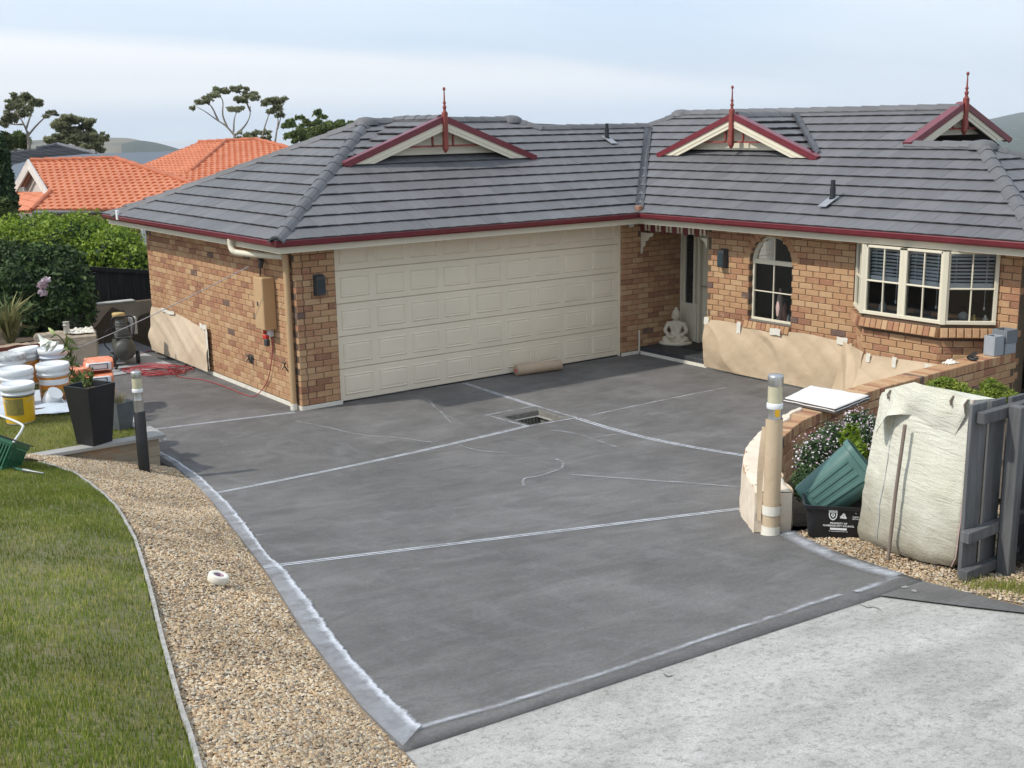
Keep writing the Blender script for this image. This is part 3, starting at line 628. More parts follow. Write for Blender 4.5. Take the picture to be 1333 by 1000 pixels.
ring(pm, a, b, .001, a-.014, b-.014, -.011); ring(pm, a-.014, b-.014, -.011, a-.026, b-.026, -.002); ring(pm, a-.026, b-.026, -.002, a-.05, b-.05, -.008)
pm.add([(-a+.05, -.008, -b+.05), (a-.05, -.008, -b+.05), (a-.05, -.008, b-.05), (-a+.05, -.008, b-.05)], [(0, 1, 2, 3)]); pmesh = pm.mesh('door_panel', CREAM_DOOR)
for s in range(5):
    put('door_section', sec, gd, Matrix.Translation((0, gy-.002+rj(.001), s*hp+.012)))
    for k in range(9): put('door_panel', pmesh, gd, Matrix.Translation((gx0+.05+pw*(k+.5), gy-.004, s*hp+.012+hp/2)))
m = MB(); m.box(gx0, gx1, gy-.012, gy+.02, .0, .014); m.build('door_seal', BLACKP, gd)
# ---- eaves: soffit, fascia, gutter
bx, by = -OV, 6.35
def eave(name, prof, mat, pathfn, parent=house):
    """prof: (inset from the gutter line, z) ring; mitred round the L-shaped eave"""
    m = MB(); P = [(-1, by), None, None, (-1, -7.35)]; rows = []
    for ins, z in prof:
        o = OV-ins; rows.append([(-o, by, z), (-o, -o, z), (WX-o, -o, z), (WX-o, -7.19-OV+o+.0, z)])
    n = len(prof)
    vs = [p for r in rows for p in r]; fs = []
    for k in range(n):
        for i in range(3): fs.append((k*4+i, k*4+i+1, ((k+1) % n)*4+i+1, ((k+1) % n)*4+i))
    fs += [[k*4 for k in range(n)], [k*4+3 for k in range(n)][::-1]]
    m.add(vs, fs); return m.build(name, mat, parent)
eave('gutter', [(0.0, GZ), (-.006, GZ-.012), (.0, GZ-.03), (.004, GZ-.06), (.022, GZ-.085), (.105, GZ-.085), (.105, GZ-.02), (.09, GZ-.02), (.09, GZ-.07), (.03, GZ-.07), (.02, GZ-.02), (.016, GZ)], BURG, None)
eave('fascia', [(.108, GZ-.01), (.108, GZ-.17), (.13, GZ-.17), (.13, GZ-.01)], CREAM, None)
eave('fascia_strip', [(.101, GZ-.155), (.101, GZ-.175), (.135, GZ-.175), (.135, GZ-.155)], CREAM, None)
m = MB(); z = ZT+.004
for poly in ([(-.36, by), (-.36, -.36), (.12, -.36), (.12, by)], [(.12, -.36), (WX-.36, -.36), (WX-.36, .12), (.12, .12)], [(WX-.36, -7.07), (7.4, -7.07), (7.4, .12), (WX-.36, .12)]): m.prism(poly, z, z+.01)
m.build('soffit', SOFFIT, house)
m = MB()   # leaf clip and downpipe offset at the far corner
m.box(-.50, -.46, 5.5, 5.58, GZ-.06, GZ+.10, .004); m.build('gutter_bracket', WHITEP, house)
m = MB(); pth = catmull([(-.43, 1.05, GZ-.07), (-.43, 1.05, GZ-.17), (-.42, 1.0, GZ-.24), (-.36, .9, GZ-.262), (-.2, .5, GZ-.275), (-.075, .16, GZ-.28)], 6); m.tube(pth, .042, 12); m.build('pipe_elbow', CREAM, house)
m = MB(); m.tube([(-.062, .13, GZ-.24), (-.062, .13, .07)], .045, 14)
for z in (.35, 1.2, 1.95): m.box(-.112, -.004, .125, .135, z, z+.03)
dp = m.build('downpipe', TAN, house); m = MB(); m.tube([(-.062, .13, .09), (-.062, .13, .0)], .049, 14); m.build('pipe_foot', TAPE, dp)
# ---- roof
def clip(poly, x0, x1, y0, y1):
    for ax, lim, sg in ((0, x0, 1), (0, x1, -1), (1, y0, 1), (1, y1, -1)):
        o = []; n = len(poly)
        for i in range(n):
            p, q = poly[i], poly[(i+1) % n]; a = (p[ax]-lim)*sg; b = (q[ax]-lim)*sg
            if a >= 0: o.append(p)
            if a*b < 0: t = a/(a-b); o.append((p[0]+(q[0]-p[0])*t, p[1]+(q[1]-p[1])*t))
        poly = o
        if len(poly) < 3: return []
    return poly
class Tiles:
    def __init__(s): s.L = []
    def plane(s, O, U, plan, pitch, gauge, tw, mat, h=.031, gap=.004, wave=0.0):
        """O eave origin, U along the eave, plan polygon as (along, up-slope) lengths"""
        U = Vector(U).normalized(); Nh = Vector((0, 0, 1)).cross(U); Vd = Nh*math.cos(pitch)+Vector((0, 0, 1))*math.sin(pitch)
        F = frame(O, U, U.cross(Vd)); us = [p[0] for p in plan]; vs = [p[1] for p in plan]; v = min(vs); i = 0
        while v < max(vs)-.02:
            u = min(us)-(tw*.5 if i % 2 else 0); lift = rj(.0015)
            while u < max(us):
                c = clip(plan, u+gap/2, u+tw-gap/2, v, v+gauge)
                if c:
                    ar = abs(sum(c[k][0]*c[(k+1) % len(c)][1]-c[(k+1) % len(c)][0]*c[k][1] for k in range(len(c))))/2
                    if ar > .004: s.L.append((F, c, (u+tw/2, v), v, gauge, h+lift+rj(.002), mat, ar > .97*(tw-gap)*gauge, tw, wave))
                u += tw
            v += gauge; i += 1
    @staticmethod
    def geo(c, v0, g, h, wave, u0):
        cc = []
        if wave:     # roll profile: sample the lower/upper edges
            xs_ = [p[0] for p in c]; ys_ = [p[1] for p in c]; a, b = min(xs_), max(xs_); n = 6; vs = []; fs = []
            full = (len(c) == 4)
            lo = [(a+(b-a)*k/n) for k in range(n+1)]
            for yy, base in ((min(ys_), h), (max(ys_), h*.35)):
                for k, x in enumerate(lo): vs.append((x, yy, base+wave*math.sin(2*math.pi*k/n)))
            fs = [(k, k+1, n+1+k+1, n+1+k) for k in range(n)]
            bl = len(vs); vs += [(x, min(ys_), h-.05) for x in lo]; fs += [(bl+k, bl+k+1, k+1, k) for k in range(n)]; return vs, fs
        yb = min(p[1] for p in c); cc = []
        for i in range(len(c)):
            p, q = c[i], c[(i+1) % len(c)]; cc.append((*p, 0.))
            if abs(p[1]-yb) < 1e-5 and abs(q[1]-yb) < 1e-5 and abs(p[0]-q[0]) > .12: cc += [(p[0]*.72+q[0]*.28, yb, .006), (p[0]*.28+q[0]*.72, yb, .006)]
        c = cc; n = len(c); top = [(p[0], p[1], h-(p[1]-v0)/g*(h-.010)+p[2]) for p in c]; low = [(p[0], p[1]+.010, t[2]-.026) for p, t in zip(c, top)]
        return top+low, [list(range(n))]+[(n+i, n+(i+1) % n, (i+1) % n, i) for i in range(n)]
    def finish(s, root, par, limit, name, score):
        s.L.sort(key=lambda e: score(e[0] @ Vector((e[2][0], e[2][1], 0)))); shared = {}; mb = {}
        for i, (F, c, q, v0, g, h, mat, full, tw, wave) in enumerate(s.L):
            if i < limit:
                lc = [(p[0]-q[0], p[1]-v0) for p in c]
                if full:
                    k = (mat.name, tw, g)
                    if k not in shared: b = MB(); b.add(*s.geo(lc, 0, g, h, wave, 0)); shared[k] = b.mesh('tile', mat)
                    me = shared[k]
                else: b = MB(); b.add(*s.geo(lc, 0, g, h, wave, 0)); me = b.mesh('tile', mat)
                put('tile', me, par, F @ Matrix.Translation((q[0], v0, rj(.001))))
            else:
                b = mb.setdefault(mat.name, (MB(), [], mat)); b[0].M = F; vs, fs = s.geo(c, v0, g, h, wave, 0); b[0].add(vs, fs); b[1].extend([rng.random()]*len(fs))
        for b, t, mat in mb.values():
            o = b.build(name, mat, root, kind='stuff'); a = o.data.attributes.new('tint', 'FLOAT', 'FACE'); a.data.foreach_set('value', t)
PIT = math.radians(24.5); cp = math.cos(PIT); GAU, TW = .2885, .30
m = MB(); zz = lambda d: GZ+d*PM-.03
def slab(m, pts): m.add([(x, y, z-.012) for x, y, z in pts], [list(range(len(pts)))])
fr_ = lambda x, y: (x, y, zz(y+OV)); lf_ = lambda x, y: (x, y, zz(x+OV)); wg_ = lambda x, y: (x, y, zz(x-EX))
slab(m, [fr_(-OV, -OV), fr_(EX, -OV), fr_(8.63, 2.4), fr_(6.01, 2.4), fr_(5.66, 2.75), fr_(2.75, 2.75)]); slab(m, [lf_(-OV, 5.80), lf_(-OV, -OV), lf_(2.75, 2.75)])
slab(m, [wg_(EX, -OV), wg_(EX, -7.19), wg_(7.99, -4.95), wg_(7.99, -3.8), wg_(9.12, -3.8), wg_(9.12, 2.05), wg_(8.63, 2.4)])
bk = lambda x, y: (x, y, zz(5.98-y)); slab(m, [bk(-OV, 5.80), bk(2.75, 2.75), bk(5.66, 2.75), bk(9, 5.98)]); he = lambda x, y: (x, y, zz(y+7.19)); slab(m, [he(EX, -7.19), he(10.23, -7.19), he(7.99, -4.95)])
rw = lambda x, y: (x, y, zz(12.49-x)); slab(m, [rw(9.12, 2.05), rw(9.12, -3.8), rw(12.49, -3.8), rw(12.49, 5.4)]); lb = lambda x, y: (x, y, zz(10.23-x)); slab(m, [lb(7.99, -4.95), lb(10.23, -7.19), lb(10.23, -3.8), lb(7.99, -3.8)])
slab(m, [(6.01, 2.4, zz(2.88)), (8.63, 2.4, zz(2.88)), (9.12, 2.05, zz(3.37)), (9, 5.98, zz(0)), (5.66, 2.75, zz(3.23))])
# lower section of roof that runs on behind the garage
lo_ = lambda x, y: (x, y, zz(x+OV)-.01); slab(m, [lo_(-OV, 5.9), lo_(1.3, 4.2), lo_(1.0, 4.66), lo_(-OV, 6.36)])
roof = m.build('roof', MAT('roof_sarking', (.05, .05, .052), .9), house)
TL = Tiles()
TL.plane((-OV, -OV, GZ-.01), (1, 0, 0), [(0, 0), (EX+OV, 0), (8.63+OV, 2.88/cp), (6.01+OV, 2.88/cp), (5.66+OV, 3.23/cp), (3.23, 3.23/cp)], PIT, GAU, TW, TILE_X)
TL.plane((-OV, 5.80, GZ-.01), (0, -1, 0), [(0, 0), (6.28, 0), (3.05, 3.23/cp)], PIT, GAU, TW, TILE_Y)
TL.plane((EX, -OV, GZ-.01), (0, -1, 0), [(0, 0), (6.71, 0), (4.47, 2.24/cp), (3.32, 2.24/cp), (3.32, 3.37/cp), (-2.53, 3.37/cp), (-2.88, 2.88/cp)], PIT, GAU, TW, TILE_Y)
TL.plane((EX, -7.19, GZ-.01), (1, 0, 0), [(0, 0), (4.48, 0), (2.24, 2.24/cp)], PIT, GAU, TW, TILE_X)
TL.plane((-OV, 6.36, GZ-.012), (0, -1, 0), [(0, 0), (.46, 0), (2.2, 1.74/cp), (1.72, 1.48/cp)], PIT, GAU, TW, TILE_Y)
def gable_tiles(O, u, half, rise, depth, mat):
    F = frame(O, u); Yd = Vector((0, 0, 1)).cross(Vector(u)); pt = math.atan2(rise, half); ln = math.hypot(half, rise)
    TL.plane(F @ Vector((half, .04, .0)), Yd, [(0, 0), (depth, ln), (0, ln)], pt, GAU, TW, mat, .045); TL.plane(F @ Vector((-half, .04, .0)), -Yd, [(0, 0), (0, ln), (-depth, ln)], pt, GAU, TW, mat, .045)
gz1 = GZ+(1.36+OV)*PM+.02; gz2 = GZ+(7.53-EX)*PM+.02
gable_tiles((3.33, 1.36, gz1), (1, 0, 0), 1.72, 3.87-gz1, 1.45, TILE_Y); gable_tiles((7.53, -.77, gz2), (0, -1, 0), 1.67, 3.845-gz2, 1.4, TILE_X)
TL.finish(house, roof, 300, 'roof_tiles', lambda p: (p-Vector(CAM)).length)
# ridge and hip caps, overlapping one another like the real ones
capm = {}
def cap_mesh(ln, w=.135, drop=.075):
    k = round(ln, 2)
    if k not in capm:
        m = MB(); w *= .82; pr = [(-w, -drop), (-w*.62, -drop*.35), (-.03, 0), (.03, 0), (w*.62, -drop*.35), (w, -drop)]; vs = []
        for x, l in ((0, .014), (ln+.05, .0)):
            vs += [(x, a, b+l+.012) for a, b in pr]
        for x, l in ((0, .014), (ln+.05, 0)): vs += [(x, a*.93, b+l-.018) for a, b in pr]
        n = 6; fs = [(i, n+i, n+i+1, i+1) for i in range(5)]+[(i+1, 2*n+i+1, 2*n+i, i) for i in range(5)]+[(0, 2*n, 3*n, n), (n-1, 2*n-1, 4*n-1, 3*n-1)]
        m.add(vs, fs); capm[k] = m.mesh('ridge_cap', CAPM)
    return capm[k]
def caps(a, b, lift=.042, pitch=.335, skip=0.0):
    a, b = Vector(a), Vector(b); d = b-a; ln = d.length; n = max(1, round(ln/pitch)); st = ln/n; F = frame(a+Vector((0, 0, lift)), d, Vector((0, 0, 1)).cross(d).cross(d)*-1)
    F = frame(a+Vector((0, 0, lift)), d, d.cross(Vector((0, 0, 1)).cross(d)))
    for k in range(n): put('ridge_cap', cap_mesh(st), roof, F @ Matrix.Translation((k*st, rj(.004), rj(.003))) @ Matrix.Rotation(rj(.01), 4, 'Z'))
ZH = GZ+3.23*PM; ZL = GZ+2.88*PM; ZW = GZ+3.37*PM; ZB = GZ+2.24*PM
caps((-OV, -OV, GZ), (2.75, 2.75, ZH)); caps((-OV, 5.80, GZ), (2.75, 2.75, ZH)); caps((2.75, 2.75, ZH), (5.66, 2.75, ZH)); caps((6.06, 2.35, ZL-.02), (5.66, 2.75, ZH))
caps((6.0, 2.4, ZL), (8.63, 2.4, ZL)); caps((8.63, 2.4, ZL), (9.12, 2.02, ZW)); caps((9.12, 2.05, ZW), (9.12, -3.8, ZW)); caps((7.99, -3.75, ZB), (7.99, -4.95, ZB)); caps((EX, -7.19, GZ), (7.99, -4.95, ZB)); caps((10.23, -7.19, GZ), (7.99, -4.95, ZB))
for p in ((2.75, 2.75, ZH), (5.66, 2.75, ZH), (9.12, 2.03, ZW), (7.99, -4.95, ZB)):
    m = MB(); m.M = Matrix.Translation((p[0], p[1], p[2]-.03)); m.lathe([(.21, -.02), (.19, .05), (.12, .095), (.03, .11)], 10); m.build('ridge_cap', CAPM, roof)
def strip(name, a, b, w, mat, lift=.03, parent=house):
    a, b = Vector(a), Vector(b); d = b-a; s = Vector((0, 0, 1)).cross(d).normalized(); m = MB(); up = Vector((0, 0, lift))
    vs = [a-s*w+up+Vector((0, 0, .02)), a+up*.55, a+s*w+up+Vector((0, 0, .02)), b-s*w+up+Vector((0, 0, .02)), b+up*.55, b+s*w+up+Vector((0, 0, .02))]
    m.add(vs, [(0, 1, 4, 3), (1, 2, 5, 4), (3, 4, 1, 0), (4, 5, 2, 1)]); return m.build(name, mat, parent)
strip('valley_flashing', (EX+.03, -OV+.03, GZ+.0), (8.5, 2.27, ZL-.06), .065, LEAD, .045)
m = MB(); m.M = Matrix.Translation((EX+.05, -OV+.05, GZ+.06)); m.box(-.05, .05, -.05, .05, -.03, .055, .01); m.build('valley_block', MAT('copper_patch', (.30, .15, .10), .6), house)
# ---- gablets
def gablet(O, u, half, rise, depth, nm):
    """O foot-line centre on the roof, u to the right along its face, facing out = -(z x u)"""
    F = frame(O, u); g = bpy.data.objects.new('gable', None); COL.objects.link(g); g.parent = house; pit = math.atan2(rise, half); c, s = math.cos(pit), math.sin(pit); ln = half/c
    g.matrix_local = F
    for sg in (-1, 1):
        A = Vector((sg*half, 0, 0)); dr = Vector((-sg*c, 0, s)); nn = Vector((sg*s, 0, c))
        def bar(name, o0, o1, y0, y1, mat, e0=0., e1=0.):
            m = MB(); p = [A+dr*e0+nn*o0, A+dr*(ln+e1)+nn*o0, A+dr*(ln+e1)+nn*o1, A+dr*e0+nn*o1]
            vs = [(q.x, y0, q.z) for q in p]+[(q.x, y1, q.z) for q in p]; fs = [(0, 1, 2, 3), (7, 6, 5, 4), (0, 4, 5, 1), (1, 5, 6, 2), (2, 6, 7, 3), (3, 7, 4, 0)]
            if sg > 0: fs = [f[::-1] for f in fs]
            m.add(vs, fs); return m.build(name, mat, g)
        # clean foot: the cream board is cut level where it meets the tiles
        t = .155; m = MB(); k = t/s
        pts = [A+nn*-.0, A+dr*ln, A+dr*ln+Vector((0, 0, -t/c)), Vector((sg*(half-k), 0, 0))]
        vs = [(q.x, -.03, q.z) for q in pts]+[(q.x, .0, q.z) for q in pts]; fs = [(0, 1, 2, 3), (7, 6, 5, 4), (0, 4, 5, 1), (1, 5, 6, 2), (2, 6, 7, 3), (3, 7, 4, 0)]
        if sg > 0: fs = [f[::-1] for f in fs]
        m.add(vs, fs); m.build('barge_board', CREAM, g); bar('barge_bead', -.105, -.09, -.038, -.03, CREAM, .28, -.02)
        bar('barge_capping', .0, .055, -.045, .10, BURG, -.07, .02); bar('barge_capping', -.035, .0, -.05, -.028, BURG, -.03, .02)
        # small roof behind the barge
        if depth > 1:
            m = MB(); m.add([(A.x, .05, A.z-.015), (0, .05, rise-.015), (0, depth, rise-.015)], [(0, 1, 2)]); m.build('gable_sarking', SOFFIT, g)
        m = MB(); vs = [(sg*(half-.2), -.0, .06), (0, -.0, rise-.04), (0, .2, rise-.04), (sg*(half-.4), .2, .14)]; m.add(vs, [(0, 1, 2, 3)]); m.build('gable_soffit', SOFFIT, g)
    yb = .15; m = MB(); m.add([(-half*.72, yb, .1), (half*.72, yb, .1), (half*.72, yb, .2), (0, yb, rise), (-half*.72, yb, .2)], [(0, 1, 2, 3, 4)]); m.build('gable_panel', CREAM, g)
    m = MB(); m.box(-half*.50, half*.50, .02, .05, rise*.34, rise*.34+.028); m.build('rail', REDW, g)
    for sx in (-1, 1): put('batten', MB().box(sx*.19-.013, sx*.19+.013, .02, .05, rise*.34, rise*.34+.19).mesh('batten', REDW), g)
    f = MB(); f.box(-.040, .040, -.075, -.002, rise*.27, rise+.11, .01); f.M = Matrix.Translation((0, -.038, rise+.11)) @ Matrix.Diagonal((.9, .9, .86, 1))
    f.lathe([(.042, 0), (.03, .02), (.022, .05), (.034, .075), (.036, .09), (.022, .115), (.016, .14), (.03, .155), (.03, .165), (.016, .19), (.012, .30), (.009, .37), (.02, .385), (.026, .405), (.02, .428), (.004, .44)], 12)
    f.M = Matrix.Translation((0, -.038, rise*.27)); f.lathe([(.008, -.05), (.03, -.025), (.038, 0)], 10); f.build('finial', REDW, g)
    Fg = F
    n = max(2, int(depth/.33)) if depth > 1 else 0
    for k in range(n):
        o = put('ridge_cap', cap_mesh(.33), g, Matrix.Translation((0, .06+k*.33, rise+.05)) @ Matrix.Rotation(math.pi/2, 4, 'Z') @ Matrix.Rotation(0, 4, 'X'))
    return g
gablet((3.33, 1.36, gz1), (1, 0, 0), 1.72, 3.87-gz1, 1.45, 'a')
gablet((7.53, -.77, gz2), (0, -1, 0), 1.67, 3.845-gz2, 1.4, 'b')
gablet((9.20, -3.83, ZB+.02), (1, 0, 0), 1.22, 3.95-ZB-.02, .5, 'c')
strip('valley_flashing', (7.62, -2.40, gz2+.04), (8.92, -.86, ZW-.09), .055, LEAD, .05)
# ---- vent pipes with lead trays
for (x, y, z, ax) in ((7.15, 1.9, GZ+2.38*PM, 0), (6.38, -3.73, GZ+.63*PM, 1)):
    m = MB(); m.M = Matrix.Translation((x, y, z)); m.tube([(0, 0, -.05), (0, 0, .20)], .040, 12); m.tube([(0, 0, .20), (0, 0, .30)], .031, 12); m.tube([(0, 0, .02), (0, 0, .06)], .05, 12); vp_ = m.build('vent_pipe', PVC, house)
    m = MB(); dx = Vector((0, -1, -PM)).normalized() if ax == 0 else Vector((-1, 0, -PM)).normalized(); sd_ = Vector((1, 0, 0)) if ax == 0 else Vector((0, -1, 0)); p = Vector((x, y, z+.045)); q = [p-sd_*.07-dx*.06, p+sd_*.07-dx*.06, p+sd_*.07+dx*.24, p-sd_*.07+dx*.24]; q = [a-Vector((x, y, z)) for a in q]; m.M = Matrix.Translation((x, y, z))
    up = Vector((0, 0, .012)); m.add([a for a in q]+[a+up for a in q], [(0, 1, 2, 3), (7, 6, 5, 4), (0, 4, 5, 1), (1, 5, 6, 2), (2, 6, 7, 3), (3, 7, 4, 0)]); m.build('flashing', MAT('bright_flashing', (.30, .31, .33), .6, metal=.2), vp_)
# ---- windows
def bars(m, F, L_):
    m.M = F
    for x0, x1, z0, z1, y0, y1 in L_: m.box(x0, x1, y0, y1, z0, z1, .004)
Fw = F5 @ Matrix.Translation((0, .10, 0)); m = MB()
wz0 = .875
bars(m, Fw, [(AY0, AY0+.035, wz0, ASP, -.03, .03), (AY1-.035, AY1, wz0, ASP, -.03, .03), (AY0, AY1, wz0, wz0+.035, -.035, .03), (AY0, AY1, ASP-.03, ASP+.035, -.035, .03)])
arc = [(1.25+r*math.cos(a), y, ASP+r*math.sin(a)) for a in np.linspace(0, math.pi, 25) for r, y in ((AR, -.03), (AR-.035, -.03), (AR-.035, .03), (AR, .03))]
m.M = Fw; m.add(arc, [(i*4+k, (i+1)*4+k, (i+1)*4+(k+1) % 4, i*4+(k+1) % 4) for i in range(24) for k in range(4)]); win = m.build('window', CREAM, house)
m = MB(); bars(m, Fw, [(1.242, 1.258, wz0, ASP+AR-.03, -.02, .01), (AY0, AY1, 1.30, 1.316, -.02, .01)]); m.build('glazing_bar', CREAM, win)
for z0, z1, x0, x1 in ((wz0+.03, 1.30, AY0+.03, 1.244), (wz0+.03, 1.3, 1.256, AY1-.03), (1.314, ASP-.03, AY0+.03, 1.244), (1.314, ASP-.03, 1.256, AY1-.03)):
    m = MB(); m.M = Fw; m.add([(x0, 0, z0), (x1, 0, z0), (x1, 0, z1), (x0, 0, z1)], [(0, 1, 2, 3)]); m.build('pane', GLASS, win)
for s in (-1, 1):
    m = MB(); m.M = Fw; pts = [(1.25+s*.007, 0, ASP+.03)]+[(1.25+s*(AR-.03)*math.cos(a), 0, ASP+(AR-.03)*math.sin(a)) for a in np.linspace(.1, 1.55, 12)]; m.add(pts, [list(range(len(pts)))]); m.build('pane', GLASS, win)
# bay window: four cream lights with blinds half down
Pb = [Vector((*bayL, 0)), Vector((XF+.03, BA+.02, 0)), Vector((XF+.03, BB-.02, 0)), Vector((*bayR, 0))]; bz0, bz1 = 1.30, 2.195
def light(p, q, nl, r0, r1, mull=.055, blind=True):
    u = q-p; ln = u.length; F = frame(p, u) @ Matrix.Translation((0, -.005, 0)); w = bpy.data.objects.new('window', None); COL.objects.link(w); w.parent = house
    m = MB(); bars(m, F, [(0, mull, bz0, bz1, -.03, .04), (ln-mull, ln, bz0, bz1, -.03, .04), (0, ln, bz0, bz0+.045, -.04, .04), (0, ln, bz1-.03, bz1, -.03, .04)]); m.build('frame', CREAM, w)
    m = MB(); zm = bz0+.44; B = [(ln/2-.009, ln/2+.009, bz0+.04, bz1, -.02, .01)]
    bars(m, F, B+[(0, ln, zm-.011, zm+.011, -.025, .012)]); m.build('glazing_bar', CREAM, w)
    for x0, x1 in ((mull, ln/2-.009), (ln/2+.009, ln-mull)):
        for z0, z1 in ((bz0+.04, zm-.01), (zm+.01, bz1-.02)):
            m = MB(); m.M = F; m.add([(x0, 0, z0), (x1, 0, z0), (x1, 0, z1), (x0, 0, z1)], [(0, 1, 2, 3)]); m.build('pane', GLASS, w)
    if blind:
        sl = MB(); sl.add([(mull, -.02, -.010), (ln-mull, -.02, -.010), (ln-mull, .018, .010), (mull, .018, .010)], [(0, 1, 2, 3)]); sm_ = sl.mesh('slat', BLINDM)
        for k in range(9): put('slat', sm_, w, F @ Matrix.Translation((0, .06, bz1-.055-k*.044+rj(.002))))
        m = MB(); m.M = F; m.box(mull, ln-mull, .045, .075, zm-.0, zm+.062, .005); m.build('blind_rail', BLINDM, w)
        m = MB(); m.M = F
        for x in (mull+.08, ln-mull-.08): m.tube([(x, .04, bz1), (x, .04, zm+.03)], .0035, 5)
        xk = ln*.78; m.tube([(xk, .038, bz1), (xk, .038, zm-.22)], .003, 5); m.M = F @ Matrix.Translation((xk, .038, zm-.26)); m.lathe([(.003, .04), (.014, .02), (.013, 0), (.004, -.012)], 8); m.build('blind_cord', BLINDM, w)
    return w
mid = (Pb[1]+Pb[2])/2; light(Pb[0], Pb[1], 1, 0, 0, .03, False); light(Pb[1], mid+Vector((0, -.0, 0)), 1, 0, 0); light(mid, Pb[2], 1, 0, 0); light(Pb[2], Pb[3], 1, 0, 0, .045)
for p in (Pb[1], Pb[2]): 
    m = MB(); m.M = Matrix.Translation(p); m.lathe([(.055, bz0), (.055, bz1)], 6, smooth=False); m.build('window_post', CREAM, house)
# dark room behind the glass
m = MB()
for f in ([(6.5, -1.75, .2), (6.5, -1.75, 2.19), (9.6, -1.75, 2.19), (9.6, -1.75, .2)], [(9.6, -1.75, .2), (9.6, -1.75, 2.19), (9.6, -7, 2.19), (9.6, -7, .2)], [(6.5, -7, .2), (9.6, -7, .2), (9.6, -7, 2.19), (6.5, -7, 2.19)], [(WX+.2, -1.75, .2), (9.6, -1.75, .2), (9.6, -7, .2), (WX+.2, -7, .2)]): m.add(f, [(0, 1, 2, 3)])
m.box(8.2, 9.55, -5.6, -4.6, .2, 1.1); m.box(9.5, 9.58, -4.4, -3.9, 1.2, 1.8); m.build('room', ROOMDARK, house)
m = MB(); m.prism([(WX+.22, bayL[1]), (WX+.22, bayR[1]), (XF+.06, BB), (XF+.06, BA)], 1.285, 1.305); m.box(WX+.03, WX+.2, -3.2, -2.36, .855, .872); m.build('window_board', MAT('dim_board', (.20, .19, .17), .6), house)
# valance over the porch: alternate burgundy and cream slats, with scroll brackets
for k in range(18):
    y = -.06-k*.0825; c_ = k % 3 != 0; hw_ = .021 if c_ else .041; put('valance_slat', MB().box(WX-.02-.004*c_, WX+.004, y-hw_, y+hw_, 2.06 if c_ else 2.035, ZT, .003).mesh('valance_slat', CREAM if c_ else BURG), house)
MB().box(WX-.01, WX+.002, -1.5, -.02, 2.08, ZT).build('valance_rail', BURG, house)
for s, y0 in ((1, -.02), (-1, -1.51)):
    m = MB(); pr = [(0, 0), (.30, 0), (.28, -.05), (.2, -.07), (.16, -.13), (.10, -.13), (.09, -.22), (.04, -.25), (.03, -.33), (0, -.35)]; pts = [(y0-s*a*(.95 if s > 0 else .45), 2.02+b*(1 if s > 0 else .4)) for a, b in pr]
    vs = [(WX-.012, a, b) for a, b in pts]+[(WX+.012, a, b) for a, b in pts]; n = len(pts); fs = [list(range(n)), list(range(n, 2*n))[::-1]]+[(i, n+i, n+(i+1) % n, (i+1) % n) for i in range(n)]; m.add(vs, fs); m.build('bracket', CREAM, house)
m = MB(); m.box(5.95, 6.05, -.05, -.01, 2.12, 2.19, .01); m.build('sensor_light', WHITEP, house)
# wall lamps
for F in (Matrix.Translation((.335, 0, 1.70)), frame((WX, -1.88, 1.745), (0, -1, 0))):
    l = bpy.data.objects.new('wall_lamp', None); COL.objects.link(l); l.parent = house; l.matrix_local = F
    m = MB(); m.box(-.065, .065, -.10, -.012, -.13, .13, .006); m.build('lamp_body', DARKGREY, l); m = MB(); m.box(-.055, .055, -.108, -.101, -.10, .085, .002); m.build('lens', MAT('dark_lens', (.03, .05, .06), .15, spec=.7), l)
    m = MB(); m.box(-.075, .075, -.012, -.002, -.14, .15); m.build('back_plate', DARKGREY, l)
# meter box, conduit, outlet, taps on the side wall
F1 = frame((0, 1.05, 0), (0, -1, 0)); mbx = bpy.data.objects.new('meter_box', None); COL.objects.link(mbx); mbx.parent = house; mbx.matrix_local = F1
m = MB(); m.box(-.02, .22, -.028, -.003, 1.09, 1.76, .005); m.build('back_board', TAN, mbx); m = MB(); m.box(.13, .42, -.20, -.003, 1.05, 1.78, .012); m.build('door', TAN, mbx); m = MB(); m.box(.24, .27, -.21, -.2, 1.38, 1.44, .004); m.build('handle', DARKGREY, mbx)
m = MB(); m.M = F1; m.tube(catmull([(.08, -.05, 1.05), (.08, -.06, 1.5), (.09, -.06, 1.85), (.16, -.05, 1.95), (.10, -.04, 2.02), (.2, -.04, 2.1), (-.05, -.06, 2.13)], 6), .011, 6); m.build('conduit', DARKGREY, house)
m = MB(); m.M = F1; m.lathe([(.001, 0)], 3) if False else None; m.tube([(.13, -.07, 1.90), (.18, -.07, 2.0)], .035, 8); m.build('insulator', DARKGREY, house)
ou = bpy.data.objects.new('power_outlet', None); COL.objects.link(ou); ou.parent = house; ou.matrix_local = F1; m = MB(); m.box(.14, .30, -.06, -.003, .93, 1.04, .008); m.build('outlet_box', WHITEP, ou)
REDP = MAT('red_plastic', (.55, .04, .03), .4); m = MB(); m.M = Matrix.Translation((.18, -.085, .96)); m.box(-.03, .07, -.03, .03, -.07, -.01, .01); m.box(-.04, .0, -.02, .03, .0, .06, .01); m.build('plug', REDP, ou); m = MB(); m.box(.19, .28, -.12, -.062, .80, .90, .01); m.build('plug', DARKGREY, ou)
